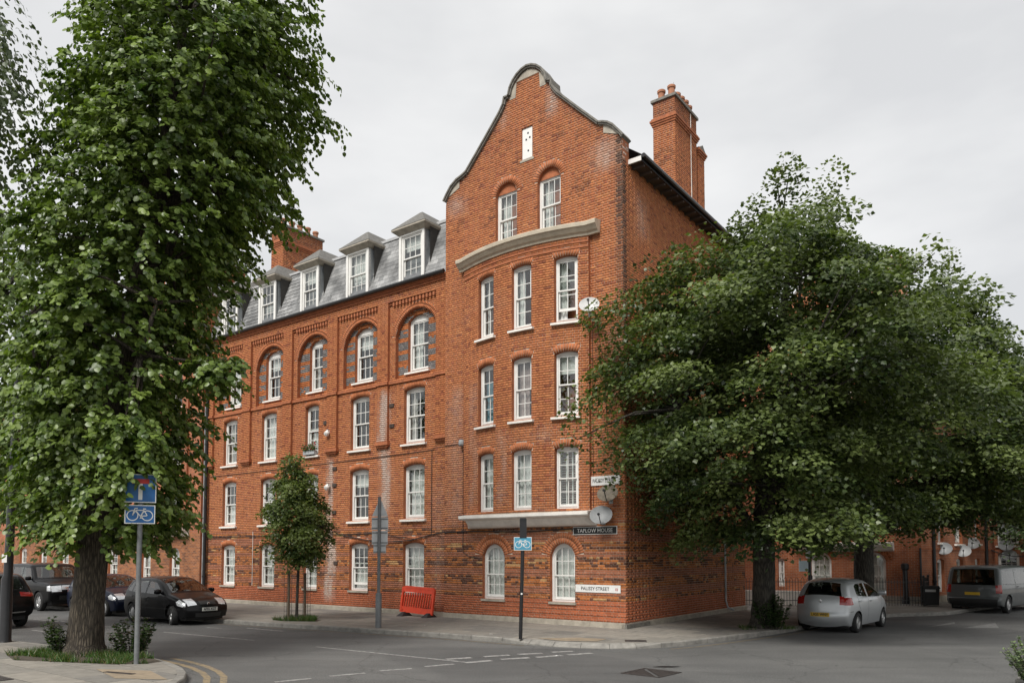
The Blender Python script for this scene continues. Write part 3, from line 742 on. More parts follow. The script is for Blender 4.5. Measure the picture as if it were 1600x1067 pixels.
def fbay(u0=0):
    def f(u, z, d):
        u = np.asarray(u, float); dd = np.asarray(d, float)+dbay(u-u0)
        return np.stack([CX+DL.x*u+NN.x*dd, CY+DL.y*u+NN.y*dd, np.asarray(z, float)+0*u], -1)
    return f
BAYW = [(4.76, 'l'), (3.27, 'm'), (1.78, 'r')]
BFL = [(snap(9.2), 2.0), (snap(6.38), 1.95), (snap(3.58), 1.86)]
BSTY = {(0,'l'):'sides',(0,'m'):'left',(0,'r'):'left',(1,'l'):'blue',(1,'m'):'pink',(1,'r'):'blind',(2,'l'):'net',(2,'m'):'net',(2,'r'):'shutter'}
GZ0, GH = snap(.82), 1.76
TZ0 = snap(12.29)
def gable_front(u0, detail):
    F = F0; FB = fbay(u0)
    g_open = [(u0+4.755, .89), (u0+2.125, .89)]; t_open = [(u0+4.245, .86), (u0+2.575, .86)]
    vz0, vh = snap(14.83), 1.05
    holes = [hole_poly(u, w_, GZ0, GH, .36) for u, w_ in g_open] + [hole_poly(u, w_, TZ0, 2.03, .36) for u, w_ in t_open]
    holes.append([(u0+3.2,vz0),(u0+3.62,vz0),(u0+3.62,vz0+vh),(u0+3.2,vz0+vh)])
    bayrect = [(u0+1.12,3.3),(u0+5.92,3.3),(u0+5.92,12.0),(u0+1.12,12.0)]
    outer = [(u0, .12), (u0+GW, .12)] + [(u0+a, b) for a, b in WALL_TOP[::-1]]
    if detail:
        wl = wall_poly('front_wall', outer, holes+[bayrect], lambda u, z: one(F, u, z, -.009), M_MORTAR, BLD, OFF)
    else:
        lo = [(u0,.12),(u0+GW,.12),(u0+GW,3.2),(u0,3.2)]
        wall_poly('front_wall', lo, holes[:2], lambda u, z: one(F, u, z, 0), M_BTEX2, BLD, OFF)
        wl = wall_poly('front_wall', [(u0,3.2),(u0+GW,3.2)]+outer[2:], holes[2:]+[bayrect], lambda u, z: one(F, u, z, 0), M_BTEX, BLD, OFF)
    for h in holes: reveal(h, F, .2, 'reveal', BLD, OFF)
    # bowed bay
    bo = [(u0+1.1,3.4),(u0+5.94,3.4),(u0+5.94,11.8),(u0+1.1,11.8)]
    bh = [hole_poly(u0+uc, .72, z0, H, .07) for uc, _ in BAYW for z0, H in BFL]
    ex = [(u0+1.1+k*.22, z) for k in range(1, 22) for z in (3.9,5.6,6.1,8.5,9.0,11.4,11.6)]
    ex = [p for p in ex if not any(inside(p, h) for h in bh)]
    edge_b = [(u0+1.1+k*.22, 3.4) for k in range(0, 23)]; edge_t = [(u0+1.1+k*.22, 11.8) for k in range(0, 23)]
    by = wall_poly('bay', edge_b+edge_t[::-1], bh, lambda u, z: one(FB, u, z, -.009 if detail else 0), M_MORTAR if detail else M_BTEX, BLD, OFF, ex)
    m = MB()
    for ue in (u0+1.1, u0+5.94):
        m = MB(); m.add([one(F,ue,3.4,-.02)-OFF, one(FB,ue,3.4,0)-OFF, one(FB,ue,11.8,0)-OFF, one(F,ue,11.8,-.02)-OFF], [(0,1,2,3)])
        m.build('bay_cheek', M_REVEAL, BLD, fixn=False)
    for h in bh: reveal(h, FB, .2, 'reveal', BLD, OFF)
    # windows
    for fi, (z0, H) in enumerate(BFL):
        for uc, nm in BAYW:
            u = u0+uc; s = -2*BB*(uc-BC)/BH**2
            rz = math.atan2(-(DL.y+s*NN.y), -(DL.x+s*NN.x))
            window(BLD, OFF, one(FB, u, z0, -.0), rz, .72, H, .07, 'seg', 2, 2, 2, .5, BSTY[(fi, nm)] if detail else 'sides', sill=fi < 2)
            if detail: arch_ring(u, .72, z0, H, .07, .22, FB, 'brick_arch', BLD, OFF, None)
    for i, (u, w_) in enumerate(g_open):
        window(BLD, OFF, one(F, u, GZ0), RZ, w_, GH, .36, 'round', 3, 2, 2, .5, 'net', sill=False)
        m = MB(); a = one(F, u+w_/2+.04, GZ0-.07, .05)-OFF; M4 = Matrix.Translation(a) @ Matrix.Rotation(RZ, 4, 'Z'); m.box(0, w_+.08, 0, .16, 0, .068, M4); m.build('stone_sill', M_STONE, BLD)
        if detail: arch_ring(u, w_, GZ0, GH, .36, .33, F, 'brick_arch', BLD, OFF, None, rings=2)
    for u, w_ in t_open:
        window(BLD, OFF, one(F, u, TZ0), RZ, w_, 1.74, 0, 'seg', 3, 2, 2, .5, 'left', sill=False)
        hp = hole_poly(u, w_, TZ0, 2.03, .36); wall_poly('tympanum', [p for p in hp if p[1] > TZ0+1.5] + [(u-w_/2, TZ0+1.72), (u+w_/2, TZ0+1.72)], [], lambda a, z: one(F, a, z, -.1), M_REVEAL, BLD, OFF)
        if detail: arch_ring(u, w_, TZ0, 2.03, .36, .22, F, 'brick_arch', BLD, OFF, None)
    vent = MB(); M4 = Matrix.Translation(one(F, u0+3.62, vz0, -.04)-OFF) @ Matrix.Rotation(RZ, 4, 'Z')
    vent.box(0,.42,0,.05,0,vh,M4); vent.box(.03,.39,-.012,0,.04,vh-.04,M4); v_ = vent.build('vent_panel', M_WHITE, BLD)
    for x, z in ((.23,.86),(.16,.66),(.3,.7),(.24,.28)):
        m = MB(); m.lathe([(0,-.016),(.034,-.016),(.034,-.012)], 10, M4 @ Matrix.Translation((x,0,z)), 'y'); m.build('vent_hole', M_BLACK, v_)
    m = MB(); m.box(-.06,.48,-.06,.05,-.07,0,M4); m.build('stone_sill', M_STONE, BLD)
    # bay cornice
    prof = [(-.04,11.70),(.04,11.70),(.06,11.76),(.12,11.80),(.20,11.90),(.24,11.93),(.25,12.03),(.22,12.06),(-.1,12.12)]
    us = [u0+.74+k*(5.38/30) for k in range(31)]; m = MB(); V = []
    for u in us:
        for d, z in prof: V.append(one(FB, u, z, d if .9 < u-u0 < 6.0 else d)-OFF)
    n = len(prof); m.add(V, [(i*n+j, i*n+j+1, (i+1)*n+j+1, (i+1)*n+j) for i in range(30) for j in range(n-1)] + [tuple(range(n)), tuple(range(30*n, 31*n))[::-1]])
    m.build('bay_cornice', M_CREAM, BLD)
    for z in (11.36, 11.52):
        m = MB(); V = []; us2 = [u0+1.1+k*.22 for k in range(23)]
        for u in us2: V += [one(FB, u, z, .0)-OFF, one(FB, u, z, .022)-OFF, one(FB, u, z+.06, .022)-OFF, one(FB, u, z+.07, 0)-OFF]
        m.add(V, [(i*4+j, i*4+j+1, i*4+j+5, i*4+j+4) for i in range(22) for j in range(3)]); m.build('string_course', M_REVEAL, BLD)
    # white beam under the bay
    pr = [(-.02,3.06),(.16,3.07),(.24,3.12),(.40,3.30),(.50,3.33),(.54,3.37),(.54,3.46),(-.02,3.52)]
    m = MB(); n = len(pr); V = []
    for u, sc in ((u0+.92,.25),(u0+1.12,1),(u0+5.6,1),(u0+5.78,.25)):
        for d, z in pr: V.append(one(F, u, z, d*(sc if z < 3.32 else 1))-OFF)
    m.add(V, [(i*n+j, i*n+(j+1) % n, (i+1)*n+(j+1) % n, (i+1)*n+j) for i in range(3) for j in range(n)] + [tuple(range(n)), tuple(range(3*n, 4*n))[::-1]])
    m.build('bay_beam', M_WHITE2, BLD)
    # coping stones along the shaped gable
    P = [(u0+a, b) for a, b in OUTL]
    for i in range(0, len(P)-1):
        (a, za), (b, zb) = P[i], P[i+1]
        t = Vector((b-a, zb-za)).normalized(); nn = Vector((-t.y, t.x)); nn = nn if nn.y > 0 else -nn
        q = [(a, za), (b, zb), (b-nn.x*.10, zb-nn.y*.10), (a-nn.x*.10, za-nn.y*.10)]
        m = MB(); m.prism(q, .07, -.42, lambda u, z, d: one(F, u, z, d)-OFF)
        q2 = [(a, za-.0), (b, zb-.0), (b-nn.x*.05, zb-nn.y*.05), (a-nn.x*.05, za-nn.y*.05)]
        m.prism(q2, .11, .07, lambda u, z, d: one(F, u, z, d)-OFF)
        m.build('coping_stone', M_COPING, BLD)
    for q in ([(.12,14.52),(.62,14.72),(.62,14.96),(.42,14.88),(.26,14.74)], [(6.74,14.52),(6.24,14.72),(6.24,14.94),(6.42,14.88),(6.6,14.74)]):
        m = MB(); m.prism([(u0+a, b) for a, b in q], .015, -.3, lambda u, z, d: one(F, u, z, d)-OFF); m.build('kneeler_stone', M_STONE, BLD)
    for q in ([(2.66,17.0),(2.9,17.0),(2.94,17.5),(2.76,17.4)], [(4.1,17.0),(3.86,17.0),(3.82,17.5),(4.0,17.4)], [(2.9,17.5),(3.86,17.5),(3.6,17.7),(3.38,17.76),(3.16,17.7)]):
        m = MB(); m.prism([(u0+a, b) for a, b in q], .012, -.2, lambda u, z, d: one(F, u, z, d)-OFF); m.build('kneeler_stone', M_STONE, BLD)
    if detail:
        sh = lambda f: (lambda z: [(a-u0, b-u0) for a, b in f(z)])
        opens = [rect_open(u, w_, GZ0, GH, .36, .33) for u, w_ in g_open] + [rect_open(u, w_, TZ0, 2.03, .36, .22) for u, w_ in t_open]
        opens.append(lambda z: [(3.2, 3.62)] if vz0 < z < vz0+vh else [])
        opens.append(lambda z: [(1.12, 5.92)] if 3.34 < z < 11.98 else [])
        opens.append(lambda z: [(1.0, 5.7)] if 3.1 < z < 3.34 else [])
        soot = lambda u, z: np.clip(np.exp(-(u/.22)**2)*np.clip((z-6)/6, 0, 1)*.9, 0, 1) + np.clip(np.exp(-((z-np.interp(u, [a for a, _ in WALL_TOP], [b for _, b in WALL_TOP]))/.3)**2)*.35, 0, 1)
        st = [(.55,.45,13.4,14.7,.5),(2.5,.2,15.8,17,.7),(4.45,.16,16,17,.5),(6.4,.35,13.6,14.6,.45),(6.35,.35,3,8,.25),(.3,.3,6.5,9,.2)]
        B, col, dj = lay(gab_iv, .27, 17.8, opens, F, palette('gable', st, soot), seed=3)
        full = np.where(((B[:,1]-B[:,0]) > .21) & (B[:,2] < 3.3))[0]
        pick = full[np.argsort(B[full,0]+.25*B[full,2])[:300]]
        one_b = MB(); one_b.box(-.1077,.1077,0,.016,-.0327,.0327); bm_ = one_b.mesh('brick', M_BRICK1)
        for i in pick:
            b = B[i]; o = inst('brick', bm_, wl, one(F, (b[0]+b[1])/2, (b[2]+b[3])/2, dj[i])-OFF, (0, 0, RZ)); o.color = tuple(col[i])+(1,)
        keep = np.ones(len(B), bool); keep[pick] = False
        tag(inst('brick_courses', bricks_mesh('brick_courses', B[keep], col[keep], dj[keep], F, M_BRICK, OFF), wl), kind='stuff')
        bop = [rect_open(uc, .72, z0, H, .07, .22) for uc, _ in BAYW for z0, H in BFL]
        B, col, dj = lay(lambda z: (1.1, 5.94), 3.495, 11.745, bop, FB, palette('bay', [(5.4,.22,3.6,8.0,.25),(4.05,.14,3.6,6.2,.35),(2.5,.2,5.5,6.1,.4),(3.3,1.5,5.6,5.95,.2)]), seed=4)
        tag(inst('brick_courses', bricks_mesh('brick_courses', B, col, dj, FB, M_BRICK, OFF), by), kind='stuff')
    # shaped-gable thickness behind the face and the pitched roof
    m = MB(); bk = [one(F, u0+a, b, -.4)-OFF for a, b in [(0,.12),(GW,.12)]+WALL_TOP[::-1]]; m.add(bk, [tuple(range(len(bk)))]); m.build('gable_back', M_REVEAL, BLD, fixn=False)
gable_front(0, True)
gable_front(21.7, False)
# ---- side wall on the side street
SV = 9.73
side = wall_poly('side_wall', [(0,.12),(SV,.12),(SV,13.8),(0,13.8)], [], lambda v, z: one(fmap_side, v, z, -.009), M_MORTAR, BLD, OFF)
pal = palette('front', [(1.2,.4,11.6,13.3,.3)], lambda u, z: np.exp(-(u/.25)**2)*np.clip((z-4)/6, 0, 1)*.9)
B, col, dj = lay(lambda z: (0.0, SV), .27, 13.8, [], fmap_side, pal, seed=9)
tag(inst('brick_courses', bricks_mesh('brick_courses', B, col, dj, fmap_side, M_BRICK, OFF), side), kind='stuff')
m = MB()
def q3(*p): m.add([x-OFF for x in p], [(0,1,2,3)])
q3(SP(SV,0), SP(SV,0,-6.86), SP(SV,14.2,-6.86), SP(SV,13.9,0))
q3(FP(6.86,0,-.01), FP(6.86,14.3,-.01), FP(6.86,14.3,-9.7), FP(6.86,0,-9.7))
m.build('rear_wall', M_REVEAL, BLD, fixn=False)
# return of the gable above the eaves (parapet end)
m = MB(); m.add([SP(0,13.7,0)-OFF, SP(.42,13.7,0)-OFF, SP(.42,14.4,0)-OFF, SP(0,14.4,0)-OFF], [(0,1,2,3)]); m.build('parapet_end', M_REVEAL, BLD, fixn=False)
B, col, dj = lay(lambda z: (0.0, .42), 13.77, 14.37, [], fmap_side, palette('gable', [(.2,.4,13.6,14.6,1.0)]), seed=19)
tag(inst('brick_courses', bricks_mesh('brick_courses', B, col, dj, fmap_side, M_BRICK, OFF), side), kind='stuff')
# roof, eaves, gutter
M_ROOF = pm('roof_slate_plain', (.12,.125,.13), .7, .3, 5)
m = MB()
for s, (wa, wb) in enumerate(((.42,-3.43),(-7.2,-3.43))):
    m.add([SP(.40,13.92,wa)-OFF, SP(9.9,13.92,wa)-OFF, SP(9.9,16.8,wb)-OFF, SP(.40,16.8,wb)-OFF], [(0,1,2,3)])
m.build('roof', M_ROOF, BLD, fixn=False)
m = MB(); M4 = Matrix.Translation(SP(.42,0,0)-OFF) @ Matrix.Rotation(math.atan2(DR.y, DR.x), 4, 'Z')   # x along the side street, -y outward
m.box(0,9.4,-.40,.02,13.74,13.80,M4); m.build('soffit', M_SOFFIT, BLD)
m = MB()
for k in range(20): m.box(.2+k*.47,.27+k*.47,-.38,0,13.66,13.74,M4)
m.build('rafter_feet', M_SOFFIT, BLD)
m = MB(); m.box(-.03,9.4,-.425,-.40,13.72,13.9,M4); m.build('fascia', M_BLACK, BLD)
m = MB(); m.box(-.06,-.02,-.42,0,13.72,13.86,M4); m.build('fascia_end', M_WHITE, BLD)
m = MB(); m.tube([M4 @ Vector((-.05,-.49,13.86)), M4 @ Vector((9.4,-.49,13.84))], .065, 8); m.build('gutter', M_BLACK, BLD)
m = MB(); m.tube([M4 @ Vector((7.1,-.06,4.2)), M4 @ Vector((7.1,-.06,.55)), M4 @ Vector((7.15,-.12,.3)), M4 @ Vector((7.25,-.3,.22))], .035, 8); m.build('waste_pipe', M_LEAD, BLD)
# plinth
for k in range(6):
    a, b = k*GW/6, (k+1)*GW/6-.006; m = MB(); m.prism([(a,.1),(b,.1),(b,.245),(a,.245)], .07, -.1, lambda u, z, d: FP(u, z, d)-OFF); m.prism([(a,.245),(b,.245),(b,.275),(a,.275)], .04, -.1, lambda u, z, d: FP(u, z, d)-OFF)
    m.build('plinth_stone', M_STONE, BLD)
for k in range(7):
    a, b = k*SV/7-.07*(k == 0), (k+1)*SV/7-.006; m = MB(); m.prism([(a,.1),(b,.1),(b,.245),(a,.245)], .07, -.1, lambda u, z, d: SP(u, z, d)-OFF); m.build('plinth_stone', M_COPING if k == 0 else M_STONE, BLD)
for k in range(11):
    a, b = 6.87+k*14.8/11, 6.87+(k+1)*14.8/11-.006; m = MB(); m.prism([(a,.1),(b,.1),(b,.25),(a,.25)], -.12, -.3, lambda u, z, d: FP(u, z, d)-OFF); m.build('plinth_stone', M_STONE, BLD)

# ---- the wing with five bays
W0, W1 = 6.86, 21.7
WUC = [8.49, 11.33, 14.15, 16.97, 19.78]; WW = [1.02, 1.02, .82, 1.02, 1.02]
PIL = [(6.9,7.40), (9.77,10.33), (12.58,13.15), (15.38,15.96), (18.22,18.82), (21.05,21.66)]
WFL = [(snap(.88), 1.77), (snap(3.47), 1.93), (snap(6.19), 2.0)]
SZ, PT = snap(8.46), snap(11.45)
Z3, H3 = snap(8.84), 2.05
ZTOP = snap(11.8)
rec = [(u-.06, 2.06, SZ+.15, 11.05-SZ-.15, .88) for u in WUC]
holes = [hole_poly(u, w_, z0, H, .09) for u, w_ in zip(WUC, WW) for z0, H in WFL] + [hole_poly(*r, n=16) for r in rec]
wing = wall_poly('wing_wall', [(W0,.12),(W1,.12),(W1,ZTOP),(W0,ZTOP)], holes, lambda u, z: one(FW, u, z, -.009), M_MORTAR, BLD, OFF)
for h in holes[:15]: reveal(h, FW, .2, 'reveal', BLD, OFF)
for h in holes[15:]: reveal(h, FW, .16, 'reveal', BLD, OFF)
opens = [rect_open(u, w_, z0, H, .09, .22) for u, w_ in zip(WUC, WW) for z0, H in WFL] + [rect_open(*r[:2], r[2], r[3], r[4], .22) for r in rec]
opens += [(lambda a, b: (lambda z: [(a, b)] if z > 6.3 else []))(a, b) for a, b in PIL]
WST = [(9.98,.2,2.9,8.3,1.3),(13.0,.12,2.0,6.1,1.25),(13.25,.06,2.6,5.6,.5),(12.95,.24,.3,2.8,1.25),(9.8,.3,3.6,4.4,.3),(7.3,.3,.3,5,.2)]
B, col, dj = lay(lambda z: (W0, W1), .27, PT, opens, FW, palette('front', WST), seed=5)
tag(inst('brick_courses', bricks_mesh('brick_courses', B, col, dj, FW, M_BRICK, OFF), wing), kind='stuff')
# pilasters and the frieze above the panels stand proud
pils = MB()
B, col, dj = lay(lambda z: (W0, W1), PT, ZTOP, [], FPIL, palette('front', WST), seed=6)
fz = wall_poly('frieze', [(W0,PT),(W1,PT),(W1,ZTOP),(W0,ZTOP)], [], lambda u, z: one(FPIL, u, z, -.009), M_MORTAR, BLD, OFF)
tag(inst('brick_courses', bricks_mesh('brick_courses', B, col, dj, FPIL, M_BRICK, OFF), fz), kind='stuff')
m = MB(); m.add([FP(W0,PT,-.1)-OFF, FP(W1,PT,-.1)-OFF, FP(W1,PT,-.22)-OFF, FP(W0,PT,-.22)-OFF], [(0,1,2,3)]); m.build('frieze_soffit', M_REVEAL, BLD, fixn=False)
for i, (a, b) in enumerate(PIL):
    z0 = snap(6.34)
    m = MB(); m.prism([(a,z0),(b,z0),(b,PT),(a,PT)], -.109, -.22, lambda u, z, d: FP(u, z, d)-OFF); pl = m.build('pilaster', M_REVEAL, BLD)
    B, col, dj = lay(lambda z: (a, b), z0, PT, [], FPIL, palette('front', WST), seed=20+i)
    tag(inst('brick_courses', bricks_mesh('brick_courses', B, col, dj, FPIL, M_BRICK, OFF), pl), kind='stuff')
    m = MB()
    for k, (dz, e, dd) in enumerate(((0,.05,.03),(-.07,.07,.05),(-.14,.02,.0),(-.2,-.06,-.05))):
        m.prism([(a-e,z0+dz-.07),(b+e,z0+dz-.07),(b+e,z0+dz-.004),(a-e,z0+dz-.004)], -.1+dd, -.22, lambda u, z, d: FP(u, z, d)-OFF)
    m.build('corbel', M_REVEAL, BLD)
    m = MB(); m.prism([(a-.03,SZ-.02),(b+.03,SZ-.02),(b+.03,SZ+.07),(a-.03,SZ+.07)], -.05, -.2, lambda u, z, d: FP(u, z, d)-OFF); m.build('string_course', M_REVEAL, BLD)
for (a0, a1), (b0, b1) in zip(PIL, PIL[1:]):
    m = MB(); m.prism([(a1+.03,SZ-.02),(b0-.03,SZ-.02),(b0-.03,SZ+.07),(a1+.03,SZ+.07)], -.14, -.25, lambda u, z, d: FP(u, z, d)-OFF); m.build('string_course', M_REVEAL, BLD)
    dn = MB(); n = int((b0-a1-.1)/.165)
    for k in range(n):
        x = a1+.08+k*.165; dn.prism([(x,PT-.15),(x+.085,PT-.15),(x+.085,PT),(x,PT)], -.115, -.21, lambda u, z, d: FP(u, z, d)-OFF)
    dn.prism([(a1,PT-.075),(b0,PT-.075),(b0,PT-.004),(a1,PT-.004)], -.15, -.21, lambda u, z, d: FP(u, z, d)-OFF)
    dn.build('dentil_course', M_REVEAL, BLD)
# striped brick inside the arched recesses, with the third-floor windows
st3 = ['left','blind','sides','blind','net']
for i, (u, w_, z0, H, rise) in enumerate(rec):
    uc = WUC[i]-.02; ww = WW[i]*.98
    hp = hole_poly(u, w_+.02, z0, H, rise, 16); wh = hole_poly(uc, ww, Z3, H3, .2)
    rw = wall_poly('recess_wall', hp, [wh], lambda a, z: one(FREC, a, z, -.009), M_MORTAR, BLD, OFF)
    reveal(wh, FREC, .18, 'reveal', BLD, OFF)
    tp = rect_open(u, w_+.02, z0, H, rise)
    B, col, dj = lay(lambda z: (tp(z)[0] if tp(z) else (0, 0)), z0, 11.1, [rect_open(uc, ww, Z3, H3, .2)], FREC, palette('stripe'), seed=40+i)
    tag(inst('brick_courses', bricks_mesh('brick_courses', B, col, dj, FREC, M_BRICK, OFF), rw), kind='stuff')
    window(BLD, OFF, one(FREC, uc, Z3), RZ, ww, H3, .2, 'seg', 3 if ww > .9 else 2, 2, 2, .5, st3[i])
    arch_ring(u, w_, z0, H, rise, .23, FW, 'brick_arch', BLD, OFF, None, rings=2)
WSTY = [['net','half','half','net','net'], ['net','blind','net','left','half'], ['sides','none','half','net','sides']]
for fi, (z0, H) in enumerate(WFL):
    for i, (u, w_) in enumerate(zip(WUC, WW)):
        window(BLD, OFF, one(FW, u, z0), RZ, w_, H, .09, 'seg', 3 if w_ > .9 else 2, 2, 2, .5, WSTY[fi][i], sill=fi > 0)
        if fi == 0:
            m = MB(); M5 = Matrix.Translation(one(FW, u+w_/2+.04, z0-.07, .05)-OFF) @ Matrix.Rotation(RZ, 4, 'Z'); m.box(0, w_+.08, 0, .16, 0, .068, M5); m.build('stone_sill', M_STONE, BLD)
        arch_ring(u, w_, z0, H, .09, .22, FW, 'brick_arch', BLD, OFF, None)
# cornice courses and gutter
for z, d in ((ZTOP-.075, -.06), (ZTOP, -.02), (ZTOP+.05, .03)):
    m = MB(); m.prism([(W0,z),(W1,z),(W1,z+.07),(W0,z+.07)], d, -.3, lambda u, zz, dd: FP(u, zz, dd)-OFF); m.build('cornice_course', M_REVEAL, BLD)
m = MB(); m.tube([FP(W0+.02,ZTOP+.15,.07)-OFF, FP(W1-.02,ZTOP+.15,.07)-OFF], .075, 8); m.build('gutter', M_BLACK, BLD)
# mansard of slates
def slate_mat():
    mm, t, b = nodes('slate'); b.inputs['Roughness'].default_value = .55
    a = t.nodes.new('ShaderNodeNewGeometry'); r = t.nodes.new('ShaderNodeValToRGB'); e = r.color_ramp.elements
    oi = t.nodes.new('ShaderNodeObjectInfo'); ad = t.nodes.new('ShaderNodeMath'); ad.operation = 'ADD'; fr = t.nodes.new('ShaderNodeMath'); fr.operation = 'FRACT'
    t.links.new(a.outputs['Random Per Island'], ad.inputs[0]); t.links.new(oi.outputs['Random'], ad.inputs[1]); t.links.new(ad.outputs[0], fr.inputs[0])
    e[0].color = (.17,.172,.172,1); e[1].color = (.32,.32,.317,1); t.links.new(fr.outputs[0], r.inputs['Fac'])
    n1 = t.nodes.new('ShaderNodeTexNoise'); n1.inputs['Scale'].default_value = 1.4; n1.inputs['Detail'].default_value = 7; t.links.new(a.outputs['Position'], n1.inputs['Vector'])
    r2 = t.nodes.new('ShaderNodeValToRGB'); r2.color_ramp.elements[0].position = .35; r2.color_ramp.elements[1].position = .65; r2.color_ramp.elements[0].color = (.5,.5,.5,1); r2.color_ramp.elements[1].color = (1.15,1.15,1.15,1)
    t.links.new(n1.outputs['Fac'], r2.inputs['Fac'])
    mu = t.nodes.new('ShaderNodeMix'); mu.data_type = 'RGBA'; mu.blend_type = 'MULTIPLY'; mu.inputs['Factor'].default_value = 1
    t.links.new(r.outputs['Color'], mu.inputs['A']); t.links.new(r2.outputs['Color'], mu.inputs['B']); t.links.new(mu.outputs['Result'], b.inputs['Base Color']); return mm
M_SLATE = slate_mat()
DUC = [8.66, 11.54, 14.40, 17.22, 19.98]; DW = [1.04, 1.04, .92, .98, .98]
ZG, ZR = ZTOP+.12, 14.28; DG, DT = -.12, -.95
def mans(u, s, lift=0):           # s along the slope 0..1
    d = DG+(DT-DG)*s; z = ZG+(ZR-ZG)*s
    L_ = math.hypot(DT-DG, ZR-ZG); return FP(u, z + lift*(DG-DT)/L_, d + lift*(ZR-ZG)/L_) - OFF
m = MB(); m.add([mans(W0,0,-.01), mans(W1,0,-.01), mans(W1,1,-.01), mans(W0,1,-.01)], [(0,1,2,3)])
m.add([mans(W0,1), mans(W1,1), FP(W1,15.1,-5)-OFF, FP(W0,15.1,-5)-OFF], [(0,1,2,3)]); m.add([FP(W0,15.1,-5)-OFF, FP(W1,15.1,-5)-OFF, FP(W1,11,-10)-OFF, FP(W0,11,-10)-OFF], [(0,1,2,3)])
man = m.build('mansard_roof', M_ROOF, BLD, fixn=False)
SL = math.hypot(DT-DG, ZR-ZG); gauge = .19; sw = .25; items = []
for r in range(int(SL/gauge)+1):
    for k in range(int((W1-W0)/sw)+1):
        u = W0+.02+(k+(.5 if r % 2 else 0))*sw
        if u+sw > W1: continue
        s0 = r*gauge/SL; s1 = min(1, (r*gauge+.26)/SL)
        if any(abs(u+sw/2-c) < w_/2+.02 for c, w_ in zip(DUC, DW)): continue
        items.append((u, s0, s1))
items.sort(key=lambda t: t[0])
smesh = MB(); smesh.add([(-.122,0,0),(.122,0,0),(.122,0,.26),(-.122,0,.26),(-.122,.012,0),(.122,.012,0)], [(0,1,2,3),(0,4,5,1)])
sm_ = smesh.mesh('slate', M_SLATE); ang = math.atan2(-(DT-DG), ZR-ZG)
rest = MB()
for i, (u, s0, s1) in enumerate(items):
    if i < 300 and s1-s0 > .25/SL:
        o = inst('slate', sm_, man, mans(u+sw/2, s0, .03)); o.rotation_euler = (Matrix.Rotation(RZ, 3, 'Z') @ Matrix.Rotation(-ang-.035+random.uniform(-.008,.008), 3, 'X')).to_euler()
    else:
        j = random.uniform(-.003,.003); rest.add([mans(u+.004,s0,.03+j), mans(u+sw-.004,s0,.03+j), mans(u+sw-.003,s1,.006), mans(u+.003,s1,.006), mans(u+.003,s0,.01), mans(u+sw-.003,s0,.01)], [(0,1,2,3),(0,4,5,1)])
tag(rest.build('slate_courses', M_SLATE, man, fixn=False), kind='stuff')
m = MB(); m.prism([(W0,ZR-.05),(W1,ZR-.05),(W1,ZR+.05),(W0,ZR+.05)], DT+.08, DT-.15, lambda u, z, d: FP(u, z, d)-OFF); m.build('lead_roll', pm('pale_lead', (.40,.40,.40), .5, .15, 5), BLD)
dst = ['blind','net','blind','half','none']
for i, (uc, w_) in enumerate(zip(DUC, DW)):
    hw = w_/2; dm = MB()
    M5 = Matrix.Translation(FP(uc, 0, -.16)-OFF) @ Matrix.Rotation(RZ, 4, 'Z')      # local x right, y inward
    for s in (-1, 1):
        a, b = sorted((s*hw, s*(hw+.11))); dm.box(a, b, .0, .12, ZG+.02, 13.86, M5)
    dm.box(-hw, hw, .0, .3, ZG-.02, ZG+.1, M5); dm.box(-hw-.11, hw+.11, -.001, .12, 13.80, 13.9, M5)
    dorm = dm.build('dormer', M_WHITE, BLD)
    ck = MB()
    for s in (-1, 1):
        x = s*(hw+.10); ck.prism([(.05,ZG),(.05,13.88),(.95,13.88),(.70,13.84)], x-.01, x+.01, lambda y, z, t: M5 @ Vector((t, y, z)))
    ck.build('dormer_cheek', M_LEAD, dorm)
    cn = MB(); c0, c1 = hw+.14, hw+.32
    V = [(-c0,-.03,13.86),(c0,-.03,13.86),(c0,1.3,13.86),(-c0,1.3,13.86),(-c1,-.2,14.0),(c1,-.2,14.0),(c1,1.4,14.0),(-c1,1.4,14.0),(-c1,-.2,14.06),(c1,-.2,14.06),(c1,1.4,14.06),(-c1,1.4,14.06)]
    cn.add([M5 @ Vector(v) for v in V], [(0,3,2,1),(0,1,5,4),(1,2,6,5),(3,0,4,7),(4,5,9,8),(5,6,10,9),(7,4,8,11),(8,9,10,11)]); cn.build('dormer_cornice', M_STONE, dorm)
    hr = MB(); r = [(-c1,-.21,14.065),(c1,-.21,14.065),(c1,2.0,14.065),(-c1,2.0,14.065),(-.06,.5,14.78),(.06,.5,14.78),(.06,2.0,14.78),(-.06,2.0,14.78)]
    hr.add([M5 @ Vector(v) for v in r], [(0,1,5,4),(1,2,6,5),(3,0,4,7),(4,5,6,7),(2,3,7,6)]); hr.build('dormer_roof', pm('dormer_slates_%d' % i, (.125,.12,.11), .8, .4, 9, bump=.4, bscale=18), dorm, fixn=False)
    window(BLD, OFF, FP(uc, ZG+.1, -.12), RZ, w_, 13.80-ZG-.1, 0, 'seg', 3, 2, 2, .52, dst[i], sill=False, recess=0)
